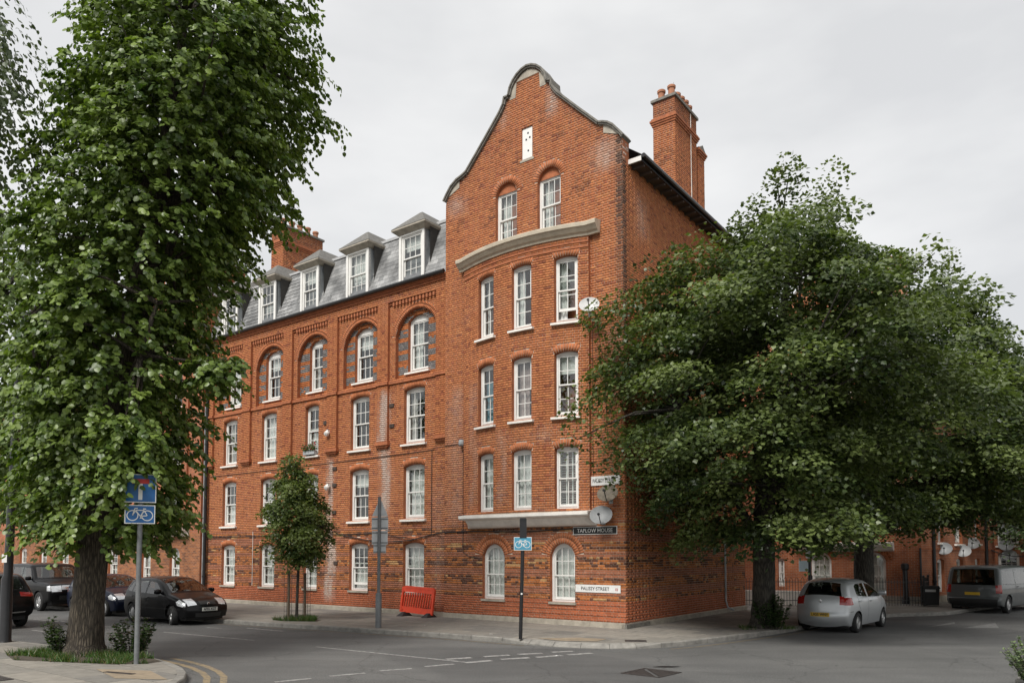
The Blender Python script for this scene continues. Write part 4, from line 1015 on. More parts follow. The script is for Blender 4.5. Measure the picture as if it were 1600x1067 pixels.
# ---- chimneys
def chimney(name_parent, fm, a0, a1, b0, b1, z0, z1, pots, seed, corb=.95, cable=None, detail=True):
    """a along one face, b across; fm(a,b,z)->world"""
    body = MB(); P = lambda a, b, z: fm(a, b, z)-OFF
    def bx(a0, a1, b0, b1, z0, z1, m_):
        m_.add([P(a0,b0,z0),P(a1,b0,z0),P(a1,b1,z0),P(a0,b1,z0),P(a0,b0,z1),P(a1,b0,z1),P(a1,b1,z1),P(a0,b1,z1)], ((0,3,2,1),(4,5,6,7),(0,1,5,4),(1,2,6,5),(2,3,7,6),(3,0,4,7)))
    bx(a0+.009, a1-.009, b0+.009, b1-.009, z0, z1-.02, body); ch = body.build('chimney', M_MORTAR, name_parent)
    dz = z1-corb
    for fi, (fa, fb, rngs) in enumerate(((lambda t: t, lambda t: b1, (a0, a1)), (lambda t: a0, lambda t: t, (b0, b1)), (lambda t: a1, lambda t: t, (b0, b1)))):
        sgn = (1, -1, 1)[fi]
        def fm2(u, z, d, fi=fi, sgn=sgn):
            out = []
            A = np.asarray(u); Z = np.asarray(z); D = np.asarray(d)
            for a_, z_, d_ in zip(A, Z, D):
                out.append(fm(a_, b1+d_, z_) if fi == 0 else fm((a0-d_) if fi == 1 else (a1+d_), a_, z_))
            return np.array([tuple(v) for v in out])
        zz0, zz1 = .27+CO*round((z0-.27)/CO), .27+CO*round((z1-.27)/CO)-CO
        B, col, dj = lay(lambda z: rngs, zz0, zz1, [], None, palette('gable', [], lambda u, z: np.clip((z-dz)/.3, 0, 1)*.3), seed=seed+fi)
        tag(inst('brick_courses', bricks_mesh('brick_courses', B, col, dj, fm2, M_BRICK, OFF), ch), kind='stuff')
    c = MB()
    for k, e in enumerate((.03,.06,.09,.05)): bx(a0-e, a1+e, b0-e, b1+e, dz+k*.07, dz+k*.07+.066, c)
    c.build('corbel_band', M_REVEAL, ch)
    c = MB(); bx(a0-.06, a1+.06, b0-.06, b1+.06, z1-.09, z1, c); c.build('chimney_cap', M_COPING, ch)
    for (pa, pb) in pots:
        p = MB(); h = random.uniform(.38,.46); p.lathe([(.12,0),(.115,h-.1),(.145,h-.09),(.15,h-.02),(.13,h),(.1,h),(.09,h-.15)], 14, Matrix.Translation(P(pa, pb, z1))); p.build('chimney_pot', M_TERRA, ch, smooth=True, angle=40)
    return ch
fs = lambda a, b, z: SP(a, z, b)                       # a along side street, b outward
chimney(BLD, fs, 4.38, 6.25, -1.12, -.3, 13.6, 18.05, [(4.62,-.9),(4.62,-.52),(5.05,-.52),(5.4,-.52),(5.75,-.52),(6.05,-.52),(5.4,-.9)], 60)
chimney(BLD, fs, 6.4, 6.95, -.85, -.3, 13.6, 16.95, [], 70, corb=.2)
m = MB(); m.add([fs(a,b,z)-OFF for a,b,z in ((6.34,-.91,16.95),(7.01,-.91,16.95),(7.01,-.24,16.95),(6.34,-.24,16.95),(6.67,-.91,17.2),(6.67,-.24,17.2))], [(0,1,4),(3,5,2),(0,4,5,3),(1,2,5,4)]); m.build('chimney_cap', M_COPING, BLD, fixn=False)
m = MB(); m.tube([SP(5.65,17.9,-.27)-OFF, SP(5.68,14.2,-.27)-OFF], .014, 6); m.build('cable', M_WHITE2, BLD)
m = MB(); m.tube([SP(5.2,18.0,-.7)-OFF, SP(5.2,19.0,-.7)-OFF], .012, 6); m.build('aerial', M_LEAD, BLD)
fw = lambda a, b, z: FP(18.85-b, z, -a)               # a back from the front, b toward the right
for k, (u, pots) in enumerate(((0, 5), (6.2, 4))):
    fwk = lambda a, b, z, u=u: FP(18.85+u-b, z, -a)
    chimney(BLD, fwk, 1.5, 3.75, 0, .85, 13.5, 17.15, [(1.75+j*.45, .55) for j in range(pots)]+[(1.8,.2)], 80+5*k)
# ---- left wing beyond the second gable
def far_wing(u0, u1, d, top, ucs):
    hs = [hole_poly(u, 1.0, z0, H, .12) for u in ucs for z0, H in WFL+[(8.84, 2.05)]]
    fm = fmap_front(d)
    lo = [h for h in hs if h[0][1] < 3]; hi = [h for h in hs if h[0][1] > 3]
    wall_poly('wing_wall', [(u0,.1),(u1,.1),(u1,3.2),(u0,3.2)], lo, lambda u, z: one(fm, u, z), M_BTEX2, BLD, OFF)
    wall_poly('wing_wall', [(u0,3.2),(u1,3.2),(u1,top),(u0,top)], hi, lambda u, z: one(fm, u, z), M_BTEX, BLD, OFF)
    for h in hs: reveal(h, fm, .2, 'reveal', BLD, OFF)
    for u in ucs:
        for z0, H in WFL+[(8.84, 2.05)]: window(BLD, OFF, one(fm, u, z0), RZ, 1.0, H, .12, 'seg', 3, 2, 2, .5, random.choice(['net','sides','half']))
    mm = MB(); mm.add([FP(u0,top,d+.1)-OFF, FP(u1,top,d+.1)-OFF, FP(u1,14.2,d-.8)-OFF, FP(u0,14.2,d-.8)-OFF, FP(u1,15,d-5)-OFF, FP(u0,15,d-5)-OFF], [(0,1,2,3),(3,2,4,5)]); mm.build('mansard_roof', M_ROOF, BLD, fixn=False)
far_wing(28.56, 46, -.2, 11.9, [30.2+2.82*k for k in range(5)])
m = MB(); m.add([FP(21.7,.1,0)-OFF, FP(21.7,14.3,0)-OFF, FP(21.7,14.3,-9)-OFF, FP(21.7,.1,-9)-OFF], [(0,1,2,3)]); m.build('return_wall', M_REVEAL, BLD, fixn=False)
m = MB()
for wa, wb in ((21.5,25.1),(28.9,25.1)): m.add([FP(wa,13.92,-.4)-OFF, FP(wa,13.92,-9.5)-OFF, FP(wb,16.8,-9.5)-OFF, FP(wb,16.8,-.4)-OFF], [(0,1,2,3)])
m.build('roof', M_ROOF, BLD, fixn=False)
# ---- pipes, cables, small fittings
m = MB(); m.tube([FP(21.42,.2,-.06)-OFF, FP(21.42,11.9,-.06)-OFF], .075, 10)
for z in (1.2,3.2,5.2,7.2,9.2): m.tube([FP(21.42,z,-.06)-OFF, FP(21.42,z+.08,-.06)-OFF], .095, 10)
m.build('downpipe', M_BLACK, BLD, smooth=True, angle=40)
m = MB(); m.tube([FP(21.6,.2,-.08)-OFF, FP(21.6,9.0,-.08)-OFF], .03, 6); m.build('downpipe', M_LEAD, BLD)
def cable(pts, r=.011, mat=None): m = MB(); m.tube([p-OFF for p in pts], r, 5); return m.build('cable', mat or M_CABLE, BLD)
cable([FP(6.05,5.92,.02), FP(6.86,5.9,.02), FP(7.1,5.9,-.08), FP(7.45,5.9,-.08), FP(7.5,5.86,-.18), FP(10,5.8,-.18), FP(14,5.78,-.18), FP(18,5.76,-.18), FP(21.3,5.76,-.18)])
cable([FP(6.02,5.92,.02), FP(6.02,3.2,.02), FP(6.02,2.3,.02), FP(5.75,2.15,.02), FP(5.3,2.1,.02)])
cable([FP(7.62,5.86,-.18), FP(7.62,2.9,-.18)])
cable([FP(1.3,3.0,.02), FP(3.5,2.92,.02), FP(5.8,2.98,.02), FP(6.86,2.96,.02), FP(7.4,2.94,-.17), FP(8.6,2.72,-.15), FP(10.2,2.66,-.15), FP(12.2,2.95,-.16)], .02)
cable([FP(8.3,2.75,-.15), FP(9.2,2.85,-.16), FP(10.6,3.0,-.17), FP(13,3.0,-.17), FP(17,3.0,-.17), FP(21.3,3.02,-.17)], .014)
cable([FP(1.03,3.6,.012), FP(1.03,9.2,.012)], .006); cable([FP(.9,9.1,.02), FP(.62,7.6,.02), FP(.55,5.6,.02)], .008)
cable([FP(17.95,.9,-.18), FP(17.95,3.2,-.18)], .012, M_WHITE2)
m = MB(); m.lathe([(0,-.1),(.08,-.1),(.1,-.04),(.1,.04),(.08,.1),(0,.1)], 12, Matrix.Translation(FP(6.03,5.92,.1)-OFF)); m.build('wall_lamp', M_LEAD, BLD, smooth=True)
for u, z in ((9.62,7.65),(12.72,7.2),(13.3,7.4),(12.72,5.55),(12.72,4.9),(12.72,3.85),(12.6,1.9),(9.6,6.9)):
    m = MB(); M5 = Matrix.Translation(FP(u, z, -.17)-OFF) @ Matrix.Rotation(RZ, 4, 'Z'); m.box(-.11,.11,-.012,.05,-.07,.07,M5)
    for k in range(3): m.box(-.1,.1,-.02,-.012,-.05+k*.04,-.035+k*.04,M5)
    m.build('air_brick', M_SOFFIT, BLD)
for u, z, d in ((12.98,6.95,-.05),(13.02,4.85,-.12)):
    m = MB(); M5 = Matrix.Translation(FP(u, z, d)-OFF) @ Matrix.Rotation(RZ, 4, 'Z'); m.lathe([(0,-.16),(.09,-.14),(.11,-.05),(.06,0),(.04,.08)], 12, M5 @ Matrix.Rotation(R(25),4,'X'), 'y'); m.box(-.04,.04,-.05,.1,.02,.12,M5); m.build('security_lamp', M_WHITE, BLD, smooth=True, angle=50)
# ================================================================== buildings on the right
AR = Vector((17.48, 32.33, 0)); TR = Vector((.75, .66, 0)).normalized(); NR = Vector((TR.y, -TR.x, 0))
RB = empty('apartment_building', AR, 0, 'red brick gabled block behind the railings and the right-hand trees', 'building')
def fR(u, z, d=0):
    u = np.asarray(u, float); d = np.asarray(d, float)
    return np.stack([AR.x+DL.x*u+NN.x*d, AR.y+DL.y*u+NN.y*d, np.asarray(z, float)+0*u], -1)
ow = [(4.06, .9, .42, 1.9, .36, 'round', 3), (1.8, .9, .42, 1.9, .36, 'round', 3), (6.4, .36, .72, 1.3, 0, 'seg', 1), (5.87, .3, .72, 1.3, 0, 'seg', 1)]
for fl in (1, 2, 3):
    for u in (4.9, 3.0, 1.2): ow.append((u, .8, .6+fl*2.75, 1.8, .1, 'seg', 2))
hs = [hole_poly(u, w_, z0, H, r) for u, w_, z0, H, r, k, c in ow]
gab = [(-.05,11.6),(1.2,12.6),(3.0,15.0),(3.8,15.4),(4.6,15.0),(6.4,12.6),(7.66,11.6)]
wall_poly('front_wall', [(-.05,.1),(7.66,.1)]+gab[::-1], hs, lambda u, z: one(fR, u, z), M_BTEX, RB, AR)
for h, (u, w_, z0, H, r, k, c) in zip(hs, ow):
    reveal(h, fR, .2, 'reveal', RB, AR)
    window(RB, AR, one(fR, u, z0), RZ, w_, H, r, k, c, 2, 2, .5, 'net' if z0 < 1 else 'sides', sill=z0 > 1)
    if k == 'round': arch_ring(u, w_, z0, H, r, .3, fR, 'brick_arch', RB, AR, None, rings=2)
m = MB(); pr = [(-.02,2.36),(.2,2.4),(.38,2.58),(.42,2.66),(.42,2.74),(-.02,2.78)]
m.prism(pr, 1.0, 5.1, lambda d, z, u: one(fR, u, z, d)-AR); m.build('bay_beam', M_WHITE2, RB)
m = MB(); m.prism([(0,.1),(.08,.1),(.08,.42),(0,.42)], -.08, 7.7, lambda d, z, u: one(fR, u, z, d)-AR); m.build('plinth', M_STONE, RB)
for i in range(len(gab)-1):
    (a, za), (b, zb) = gab[i], gab[i+1]; m = MB(); m.prism([(a,za),(b,zb),(b,zb+.14),(a,za+.14)], .08, -.4, lambda u, z, d: one(fR, u, z, d)-AR); m.build('coping_stone', M_COPING, RB)
wall_poly('side_wall', [(0,.1),(9,.1),(9,11.5),(0,11.5)], [], lambda v, z: AR+DL*7.66+DR*v+Vector((0,0,z)), M_BTEX, RB, AR)
m = MB()
for a, b in ((-.4,3.8),(8.0,3.8)): m.add([AR*0+DL*a+DR*.3+Vector((0,0,11.4)), DL*a+DR*9+Vector((0,0,11.4)), DL*b+DR*9+Vector((0,0,15)), DL*b+DR*.3+Vector((0,0,15))], [(0,1,2,3)])
m.build('roof', M_ROOF, RB, fixn=False)
ch = MB(); M5 = Matrix.Translation(DL*1.9+DR*5) @ Matrix.Rotation(RZ, 4, 'Z'); ch.box(-.9,.9,-.4,.4,11,16.7,M5); ch.box(-1,1,-.5,.5,16.1,16.3,M5); chm = ch.build('chimney', M_TERRA, RB)
for k in range(4):
    p = MB(); p.lathe([(.13,0),(.12,.4),(.16,.42),(.15,.52),(.1,.52)], 12, M5 @ Matrix.Translation((-.66+k*.44,0,16.7))); p.build('chimney_pot', M_TERRA, chm, smooth=True)
m = MB(); q = one(fR, .55, 0, .3)-AR; m.lathe([(.16,.1),(.16,.35),(.11,.42),(.10,1.55),(.15,1.6),(.16,1.8),(.1,1.85),(0,1.85)], 12, Matrix.Translation(q)); m.build('vent_pipe', M_BLACK, RB, smooth=True, angle=40)
m = MB(); m.tube([one(fR,-.02,.1,.07)-AR, one(fR,-.02,2.5,.07)-AR], .045, 8); m.build('downpipe', M_BLACK, RB)

# receding terrace
TB = empty('terraced_house', AR, 0, 'receding red brick terrace hung with satellite dishes behind the grey van', 'building')
def fT(u, z, d=0):
    u = np.asarray(u, float); d = np.asarray(d, float)
    return np.stack([AR.x+TR.x*u+NR.x*d, AR.y+TR.y*u+NR.y*d, np.asarray(z, float)+0*u], -1)
RZT = math.atan2(TR.y, TR.x)
tw = [(2.32,.82,.55,1.48,'net'),(4.67,.82,.55,1.5,'net'),(7.12,.72,.55,1.5,'net')] + [(2.4,.62,2.78,1.55,'net'),(4.65,.95,2.74,1.6,'net'),(7.2,.66,2.78,1.5,'net')] + [(2.4,.8,5.3,1.6,'sides'),(4.65,.9,5.3,1.6,'sides'),(7.2,.8,5.3,1.6,'sides')]
hs = [hole_poly(u, w_, z0, H, .08) for u, w_, z0, H, s in tw]
tfront = wall_poly('front_wall', [(0,.1),(9.7,.1),(9.7,8.4),(0,8.4)], hs, lambda u, z: one(fT, u, z), M_BTEX, TB, AR)
for h, (u, w_, z0, H, s) in zip(hs, tw):
    reveal(h, fT, .2, 'reveal', TB, AR); window(TB, AR, one(fT, u, z0), RZT, w_, H, .08, 'seg', 2, 2, 2, .5, s, sill=z0 > 1)
m = MB(); m.prism([(0,.1),(.07,.1),(.07,.4),(0,.4)], .0, 9.7, lambda d, z, u: one(fT, u, z, d)-AR); m.build('plinth', M_STONE, TB)
m = MB(); m.prism([(0,2.44),(.035,2.44),(.035,2.52),(0,2.52)], .0, 9.7, lambda d, z, u: one(fT, u, z, d)-AR); m.build('string_course', M_REVEAL, TB)
for u in (1.35, 8.25):
    m = MB(); m.tube([one(fT,u,.12,.08)-AR, one(fT,u,8.3,.08)-AR], .07, 8)
    for z in (1.0,2.9,4.6): m.tube([one(fT,u,z,.08)-AR, one(fT,u,z+.1,.08)-AR], .095, 8)
    m.build('downpipe', M_BLACK, TB, smooth=True, angle=40)
m = MB(); m.add([one(fT,0,8.4,.3)-AR, one(fT,9.7,8.4,.3)-AR, one(fT,9.7,11,-4)-AR, one(fT,0,11,-4)-AR], [(0,1,2,3)]); m.build('roof', M_ROOF, TB, fixn=False)
# far cross block with low slated porch
E0 = AR + TR*9.7; DD = -DL
XB = empty('corner_house', E0, 0, 'brick house end with slate lean-to roof at the right edge', 'building')
def fX(u, z, d=0):
    u = np.asarray(u, float); d = np.asarray(d, float)
    return np.stack([E0.x+DD.x*u+NN.x*d, E0.y+DD.y*u+NN.y*d, np.asarray(z, float)+0*u], -1)
xw = [(.6,.9,2.7,1.15),(.6,.9,.5,1.75)]
hs = [hole_poly(u, w_, z0, H, 0) for u, w_, z0, H in xw]
wall_poly('front_wall', [(0,.1),(1.35,.1),(1.35,4.6),(0,4.6)], hs, lambda u, z: one(fX, u, z), M_BTEX, XB, E0)
for h, (u, w_, z0, H) in zip(hs, xw):
    reveal(h, fX, .2, 'reveal', XB, E0); window(XB, E0, one(fX, u, z0), RZ, w_, H, 0, 'seg', 3, 2, 2, .5, 'none')
m = MB(); m.add([one(fX,-.1,4.5,.35)-E0, one(fX,1.35,4.5,.35)-E0, one(fX,1.35,6.0,-1.8)-E0, one(fX,-.1,6.0,-1.8)-E0], [(0,1,2,3)]); m.build('lean_to_roof', M_SLATE, XB, fixn=False)
m = MB(); M5 = Matrix.Translation(one(fX,-.1,4.36,.38)-E0) @ Matrix.Rotation(RZ, 4, 'Z'); m.box(0,1.45,-.05,.05,0,.12,M5); m.build('gutter', M_BLACK, XB)
wall_poly('gable_wall', [(1.35,.1),(6,.1),(6,8.5),(1.35,8.5)], [[(2.0,.2),(2.9,.2),(2.9,2.3),(2.0,2.3)]], lambda u, z: one(fX, u, z, .5), M_BTEX, XB, E0)
m = MB(); m.prism([(2.0,.2),(2.9,.2),(2.9,2.3),(2.0,2.3)], .44, .36, lambda u, z, d: one(fX, u, z, d)-E0); m.build('door', M_WHITE, XB)
m = MB(); m.prism([(1.4,2.28),(1.95,2.28),(1.95,2.42),(1.4,2.42)], .53, .505, lambda u, z, d: one(fX, u, z, d)-E0); m.build('wall_plate', M_LEAD, XB)
m = MB(); m.add([one(fX,1.35,.1,0)-E0, one(fX,1.35,.1,.5)-E0, one(fX,1.35,8.5,.5)-E0, one(fX,1.35,8.5,0)-E0], [(0,1,2,3)]); m.build('return_wall', M_REVEAL, XB, fixn=False)
m = MB(); V = []
for k in range(17):
    t = k/16; V.append(one(fX, -.3+2.6*t, 2.55-.42*math.sin(math.pi*t), .55)-E0)
m.tube(V, .025, 5); m.build('cable', M_CABLE, XB)

# ---- satellite dishes
M_DISH = pm('dish_grey', (.27,.28,.285), .5, .15, 5); M_DISHD = pm('dish_weathered', (.20,.17,.13), .7, .4, 7)
def dish(loc, rz, tilt, w_, label, mat=None, arm=True, back=None, group=None):
    """loc: wall fixing point; faces local -y"""
    e = empty('satellite_dish', loc, rz, label, 'satellite dish', group)
    T = Matrix.Translation((0,-.28,.12)) @ Matrix.Rotation(tilt, 4, 'X')
    d = MB(); n = 24; rings = 5; V = [T @ Vector((0,0,0))]; Fc = []
    for r in range(1, rings+1):
        q = r/rings
        for k in range(n):
            a = 2*math.pi*k/n; V.append(T @ Vector((w_/2*q*math.cos(a), -.07*q*q, w_/2*.86*q*math.sin(a))))
    for k in range(n): Fc.append((0, 1+k, 1+(k+1) % n))
    for r in range(rings-1):
        for k in range(n): Fc.append((1+r*n+k, 1+(r+1)*n+k, 1+(r+1)*n+(k+1) % n, 1+r*n+(k+1) % n))
    b0 = len(V); V += [v + T.to_3x3() @ Vector((0,.012,0)) for v in V]
    Fc += [tuple(i+b0 for i in f[::-1]) for f in Fc]; o = 1+(rings-1)*n
    Fc += [(o+k, o+(k+1) % n, b0+o+(k+1) % n, b0+o+k) for k in range(n)]
    d.add(V, Fc); d.build('reflector', mat or M_DISH, e, smooth=True, angle=60)
    a = MB(); s = T @ Vector((0,0,-w_*.42)); f_ = T @ Vector((0,-.36,-w_*.16)); a.tube([s, f_], .014, 6); a.build('feed_arm', M_BLACK, e)
    l = MB(); dirv = (T @ Vector((0,-.1,.0))-f_).normalized(); l.tube([f_-dirv*.04, f_+dirv*.07], [.04,.03], 10); l.build('receiver', M_BLACK, e)
    b = MB(); b.tube([(0,.0,-.05),(0,-.12,-.05),(0,-.16,.0),(0,-.22,.12)], .02, 6); b.box(-.06,.06,-.01,.01,-.13,.03); b.build('bracket', M_LEAD, e)
    return e
dish(FP(1.0,9.32,.18), RZ+R(25), R(-22), .60, 'pale satellite dish beside the third-floor bay window', pm('dish_pale', (.5,.5,.49), .5, .12, 5))
dish(FP(.66,3.2,.08), RZ+R(18), R(-20), .66, 'grey satellite dish just above the black nameplate', M_DISH)
dish(FP(.42,3.80,.06), RZ+R(12), R(-28), .62, 'brown weathered satellite dish under the upper white street sign', M_DISHD)
for u, z, lab in ((2.3,3.85,'highest left satellite dish over an upper terrace window'),(2.6,2.35,'lower left satellite dish over the leftmost ground-floor terrace window'),(5.0,2.25,'middle satellite dish low on the terrace front'),(6.2,2.62,'satellite dish raised on a pole right of the middle one')):
    dish(one(fT,u,z,.04), RZ+R(8), R(-22), .68, lab, group='terrace dishes')
for u, z, lab in ((.55,3.35,'upper satellite dish on the far house window'),(.5,2.55,'middle satellite dish between the far house windows'),(.62,2.05,'lowest satellite dish on the far house')):
    dish(one(fX,u,z,.08), RZ+R(6), R(-22), .68, lab, group='far house dishes')
# ---- iron railings in front of the gabled block
def railing(P, Q, label, name='railing'):
    P, Q = Vector(P), Vector(Q); t = (Q-P); Ln = t.length; e = empty(name, P, math.atan2(t.y, t.x), label, 'railing', 'railings')
    for z in (.22, .98):
        m = MB(); m.box(0, Ln, -.02, .02, z-.012, z+.012); m.build('rail', M_BLACK, e)
    n = int(Ln/.115); b = MB(); b.tube([(0,0,0),(0,0,1.02),(0,0,1.02)], .011, 5); me = b.mesh('bar', M_BLACK)
    hp = MB(); hp.tube([(0,0,.98),(0,0,1.06),(.02,0,1.13),(.0575,0,1.16),(.095,0,1.13),(.115,0,1.06),(.115,0,.98)], .010, 5); hm = hp.mesh('hoop', M_BLACK)
    for k in range(n+1):
        inst('bar', me, e, (k*.115, 0, 0))
        if k % 2 == 0 and k < n: inst('hoop', hm, e, (k*.115, 0, 0))
    for x in (0, Ln):
        m = MB(); m.box(x-.03,x+.03,-.03,.03,0,1.16); m.lathe([(.045,1.16),(.05,1.2),(.03,1.25),(0,1.26)], 8, Matrix.Translation((x,0,0))); m.build('post', M_BLACK, e)
    return e
railing((9.6,31.35,.12), (12.3,31.05,.12), 'black hooped iron railing behind the right tree trunk and left of the silver car')
railing((14.45,31.2,.12), (16.85,30.95,.12), 'black hooped iron railing at the foot of the gabled block beside the litter bin')
railing((16.85,30.97,.12), (17.55,31.9,.12), 'short return of iron railing running back to the brick corner')
# low white wall pieces behind the railing
lw = MB(); M5 = Matrix.Translation((9.8,32.5,.1)) @ Matrix.Rotation(R(-20), 4, 'Z'); lw.box(0,2.4,-.1,.1,0,.55,M5); lw.box(-.03,2.43,-.13,.13,.55,.6,M5)
tag(lw.build('garden_wall', M_WHITE2), 'low pale rendered wall behind the left railing', 'wall')
# ================================================================== cars
def paint(name, col, metal=0, rough=.25):
    m, t, b = nodes(name); b.inputs['Base Color'].default_value = col + (1,); b.inputs['Metallic'].default_value = metal; b.inputs['Roughness'].default_value = rough
    b.inputs['Coat Weight'].default_value = .3 if max(col) < .05 else .6; b.inputs['Coat Roughness'].default_value = .03; b.inputs['Specular IOR Level'].default_value = .12 if max(col) < .05 else .3
    tcn = t.nodes.new('ShaderNodeTexCoord'); q = t.nodes.new('ShaderNodeTexNoise'); q.inputs['Scale'].default_value = 3; q.inputs['Detail'].default_value = 6
    r = t.nodes.new('ShaderNodeValToRGB'); r.color_ramp.elements[0].color = (rough*.8,)*3+(1,); r.color_ramp.elements[1].color = (min(1, rough*1.8),)*3+(1,)
    t.links.new(tcn.outputs['Object'], q.inputs['Vector']); t.links.new(q.outputs['Fac'], r.inputs['Fac']); t.links.new(r.outputs['Color'], b.inputs['Roughness']); return m
M_PBLK = paint('car_paint_black', (.004,.004,.0045)); M_PBLU = paint('car_paint_navy', (.005,.008,.022)); M_PSIL = paint('car_paint_silver', (.50,.52,.53), .55, .32)
M_PGRY = paint('car_paint_grey', (.105,.115,.115), .3, .35)
M_CGLASS = glass_mat('car_glass', (.30,.33,.32), .95, .06)
M_TYRE = pm('tyre_rubber', (.014,.014,.014), .85, .3, 20); M_RIM = pm('alloy_rim', (.55,.55,.55), .3, .1, 10, metal=.8)
M_PLAS = pm('black_plastic', (.016,.016,.016), .6, .2, 20); M_SEAT = pm('car_seat_cloth', (.05,.05,.05), .9, .2, 20)
M_HEAD = pm('headlamp_glass', (.62,.64,.66), .12, .25, 22, metal=.35, coat=1); M_TAIL = pm('tail_lamp_red', (.32,.010,.008), .15, .3, 18, coat=1)
M_CHROME = pm('chrome', (.6,.6,.6), .15, .05, 8, metal=1); M_PLW = pm('plate_white', (.62,.62,.58), .5, .05, 9); M_PLY = pm('plate_yellow', (.60,.38,.03), .5, .05, 9)
def resample(P, st):
    P = [Vector(p) for p in P]; out = [P[0]]
    for a, b in zip(P, P[1:]):
        n = max(1, int((b-a).length/st)); out += [a+(b-a)*k/n for k in range(1, n+1)]
    return out
def chaikin(P, it=2, keep=()):
    P = [Vector(p) for p in P]
    for _ in range(it):
        Q = [P[0]]
        for a, b in zip(P, P[1:]): Q += [a*.78+b*.22, a*.22+b*.78]
        P = Q+[P[-1]]
    return P
def poly_dist(p, P):
    best = 9
    for a, b in zip(P, P[1:]):
        ab = b-a; t = max(0, min(1, (p-a).dot(ab)/max(1e-9, ab.length_squared))); best = min(best, (p-a-ab*t).length)
    return best
def car(name, label, spec, loc, heading, paintm, steer=0):
    """spec['prof']: rear-bottom -> roof -> front-bottom outline in (x,z), x forward. heading: direction angle."""
    S = spec; root = empty(name, loc, heading, label, S.get('cat', 'car'))
    prof = resample(chaikin(S['prof'], 2), .032); sill = S['sill']; wr = S['wr']; xf, xr = S['xf'], S['xr']
    rr = S.get('round', .11); Wm = S['w']/2; zb = S['belt']; Lh = (max(p[0] for p in S['prof'])-min(p[0] for p in S['prof']))/2
    xc = (max(p[0] for p in S['prof'])+min(p[0] for p in S['prof']))/2
    def W(x, z):
        e = abs(x-xc)/Lh; w_ = Wm*(1-S.get('plan', .10)*e**4)
        if z > zb: w_ -= (z-zb)*S.get('tumble', .32)
        else: w_ -= .05*((zb-z)/zb)**2*1.6 - .02*math.sin(math.pi*min(1, max(0, (z-sill)/(zb-sill))))
        return w_
    def Wd(x, z, d):
        w_ = W(x, z)
        if d < rr: w_ -= rr*(1-math.sqrt(max(0, 1-(1-d/rr)**2)))
        return w_
    # ---- side: outline with wheel arches
    ar = wr+.055
    def archpts(xw):
        pts = []; a0 = math.asin(max(-1, min(1, (sill-wr)/ar)))
        for k in range(17):
            a = a0+(math.pi-2*a0)*k/16; pts.append(Vector((xw+ar*math.cos(a), wr+ar*math.sin(a))))
        return pts
    p0, p1 = prof[0], prof[-1]
    bot = [Vector((p1.x, p1.y))] + [Vector((xf+ar+.04, sill))] + archpts(xf) + archpts(xr) + [Vector((xr-ar-.04, sill))]
    bot = [p for p in bot if p1.x-.001 >= p.x >= p0.x+.001 or p is bot[0]]
    outline = list(prof) + bot[1:]
    regs = S['side']            # list of (name, polygon, material, t)
    extra = []
    for dd in (.012,.035,.07,.11):
        P2 = []
        for i, p in enumerate(prof):
            t = (prof[min(i+1, len(prof)-1)]-prof[max(i-1, 0)]).normalized(); n_ = Vector((t.y, -t.x)); P2.append(p+n_*dd)
        extra += P2[1:-1]
    xs = np.arange(p0.x, p1.x, .09)
    for x in xs:
        for z in np.arange(sill+.04, S['h'], .09): extra.append(Vector((x, z)))
    extra = [p for p in extra if inside(p, outline)]
    vs = []; es = []
    for poly in [outline]+[resample(list(map(Vector, r[1]))+[Vector(r[1][0])], .08)[:-1] for r in regs]:
        b = len(vs); n = len(poly); vs += [Vector((p[0], p[1])) for p in poly]; es += [(b+i, b+(i+1) % n) for i in range(n)]
    V2, E2, F2, _, _, _ = delaunay_2d_cdt(vs+extra, es, [], 0, 1e-4)
    dist = [poly_dist(v, prof) for v in V2]
    body = MB()
    parts = {}
    for s in (1, -1):
        V3 = [(v.x, s*Wd(v.x, v.y, dist[i]), v.y) for i, v in enumerate(V2)]
        groups = {}
        for f in F2:
            c = sum((V2[i] for i in f), Vector((0,0)))/len(f)
            if not inside(c, outline): continue
            nm = None
            for k, r in enumerate(regs):
                if inside(c, r[1]): nm = k; break
            groups.setdefault(nm, []).append(f if s == -1 else tuple(f)[::-1])
        for nm, fs in groups.items():
            if nm is None: body.add(V3, fs)
            else:
                r = regs[nm]; key = (r[0], r[3] if len(r) > 3 else nm, s)
                mb = parts.setdefault(key, (MB(), r[2])); mb[0].add(V3, fs)
    # ---- ribbon over the profile
    cols = sorted(set([-1,1]+[round(-1+2*k/16, 3) for k in range(17)]+[x*sg for x in S.get('cuts', ()) for sg in (-1,1)]))
    n = len(cols); VR = []
    for i, p in enumerate(prof):
        t = (prof[min(i+1, len(prof)-1)]-prof[max(i-1, 0)]).normalized(); nrm = Vector((-t.y, t.x))
        w_ = W(p.x, p.y)-rr
        steep = abs(t.y)
        c = .03+S.get('bow', .09)*(steep**2 if p.y < zb+.1 else steep*.35)
        for y in cols: VR.append((p.x+nrm.x*c*(1-y*y), w_*y, p.y+nrm.y*c*(1-y*y)))
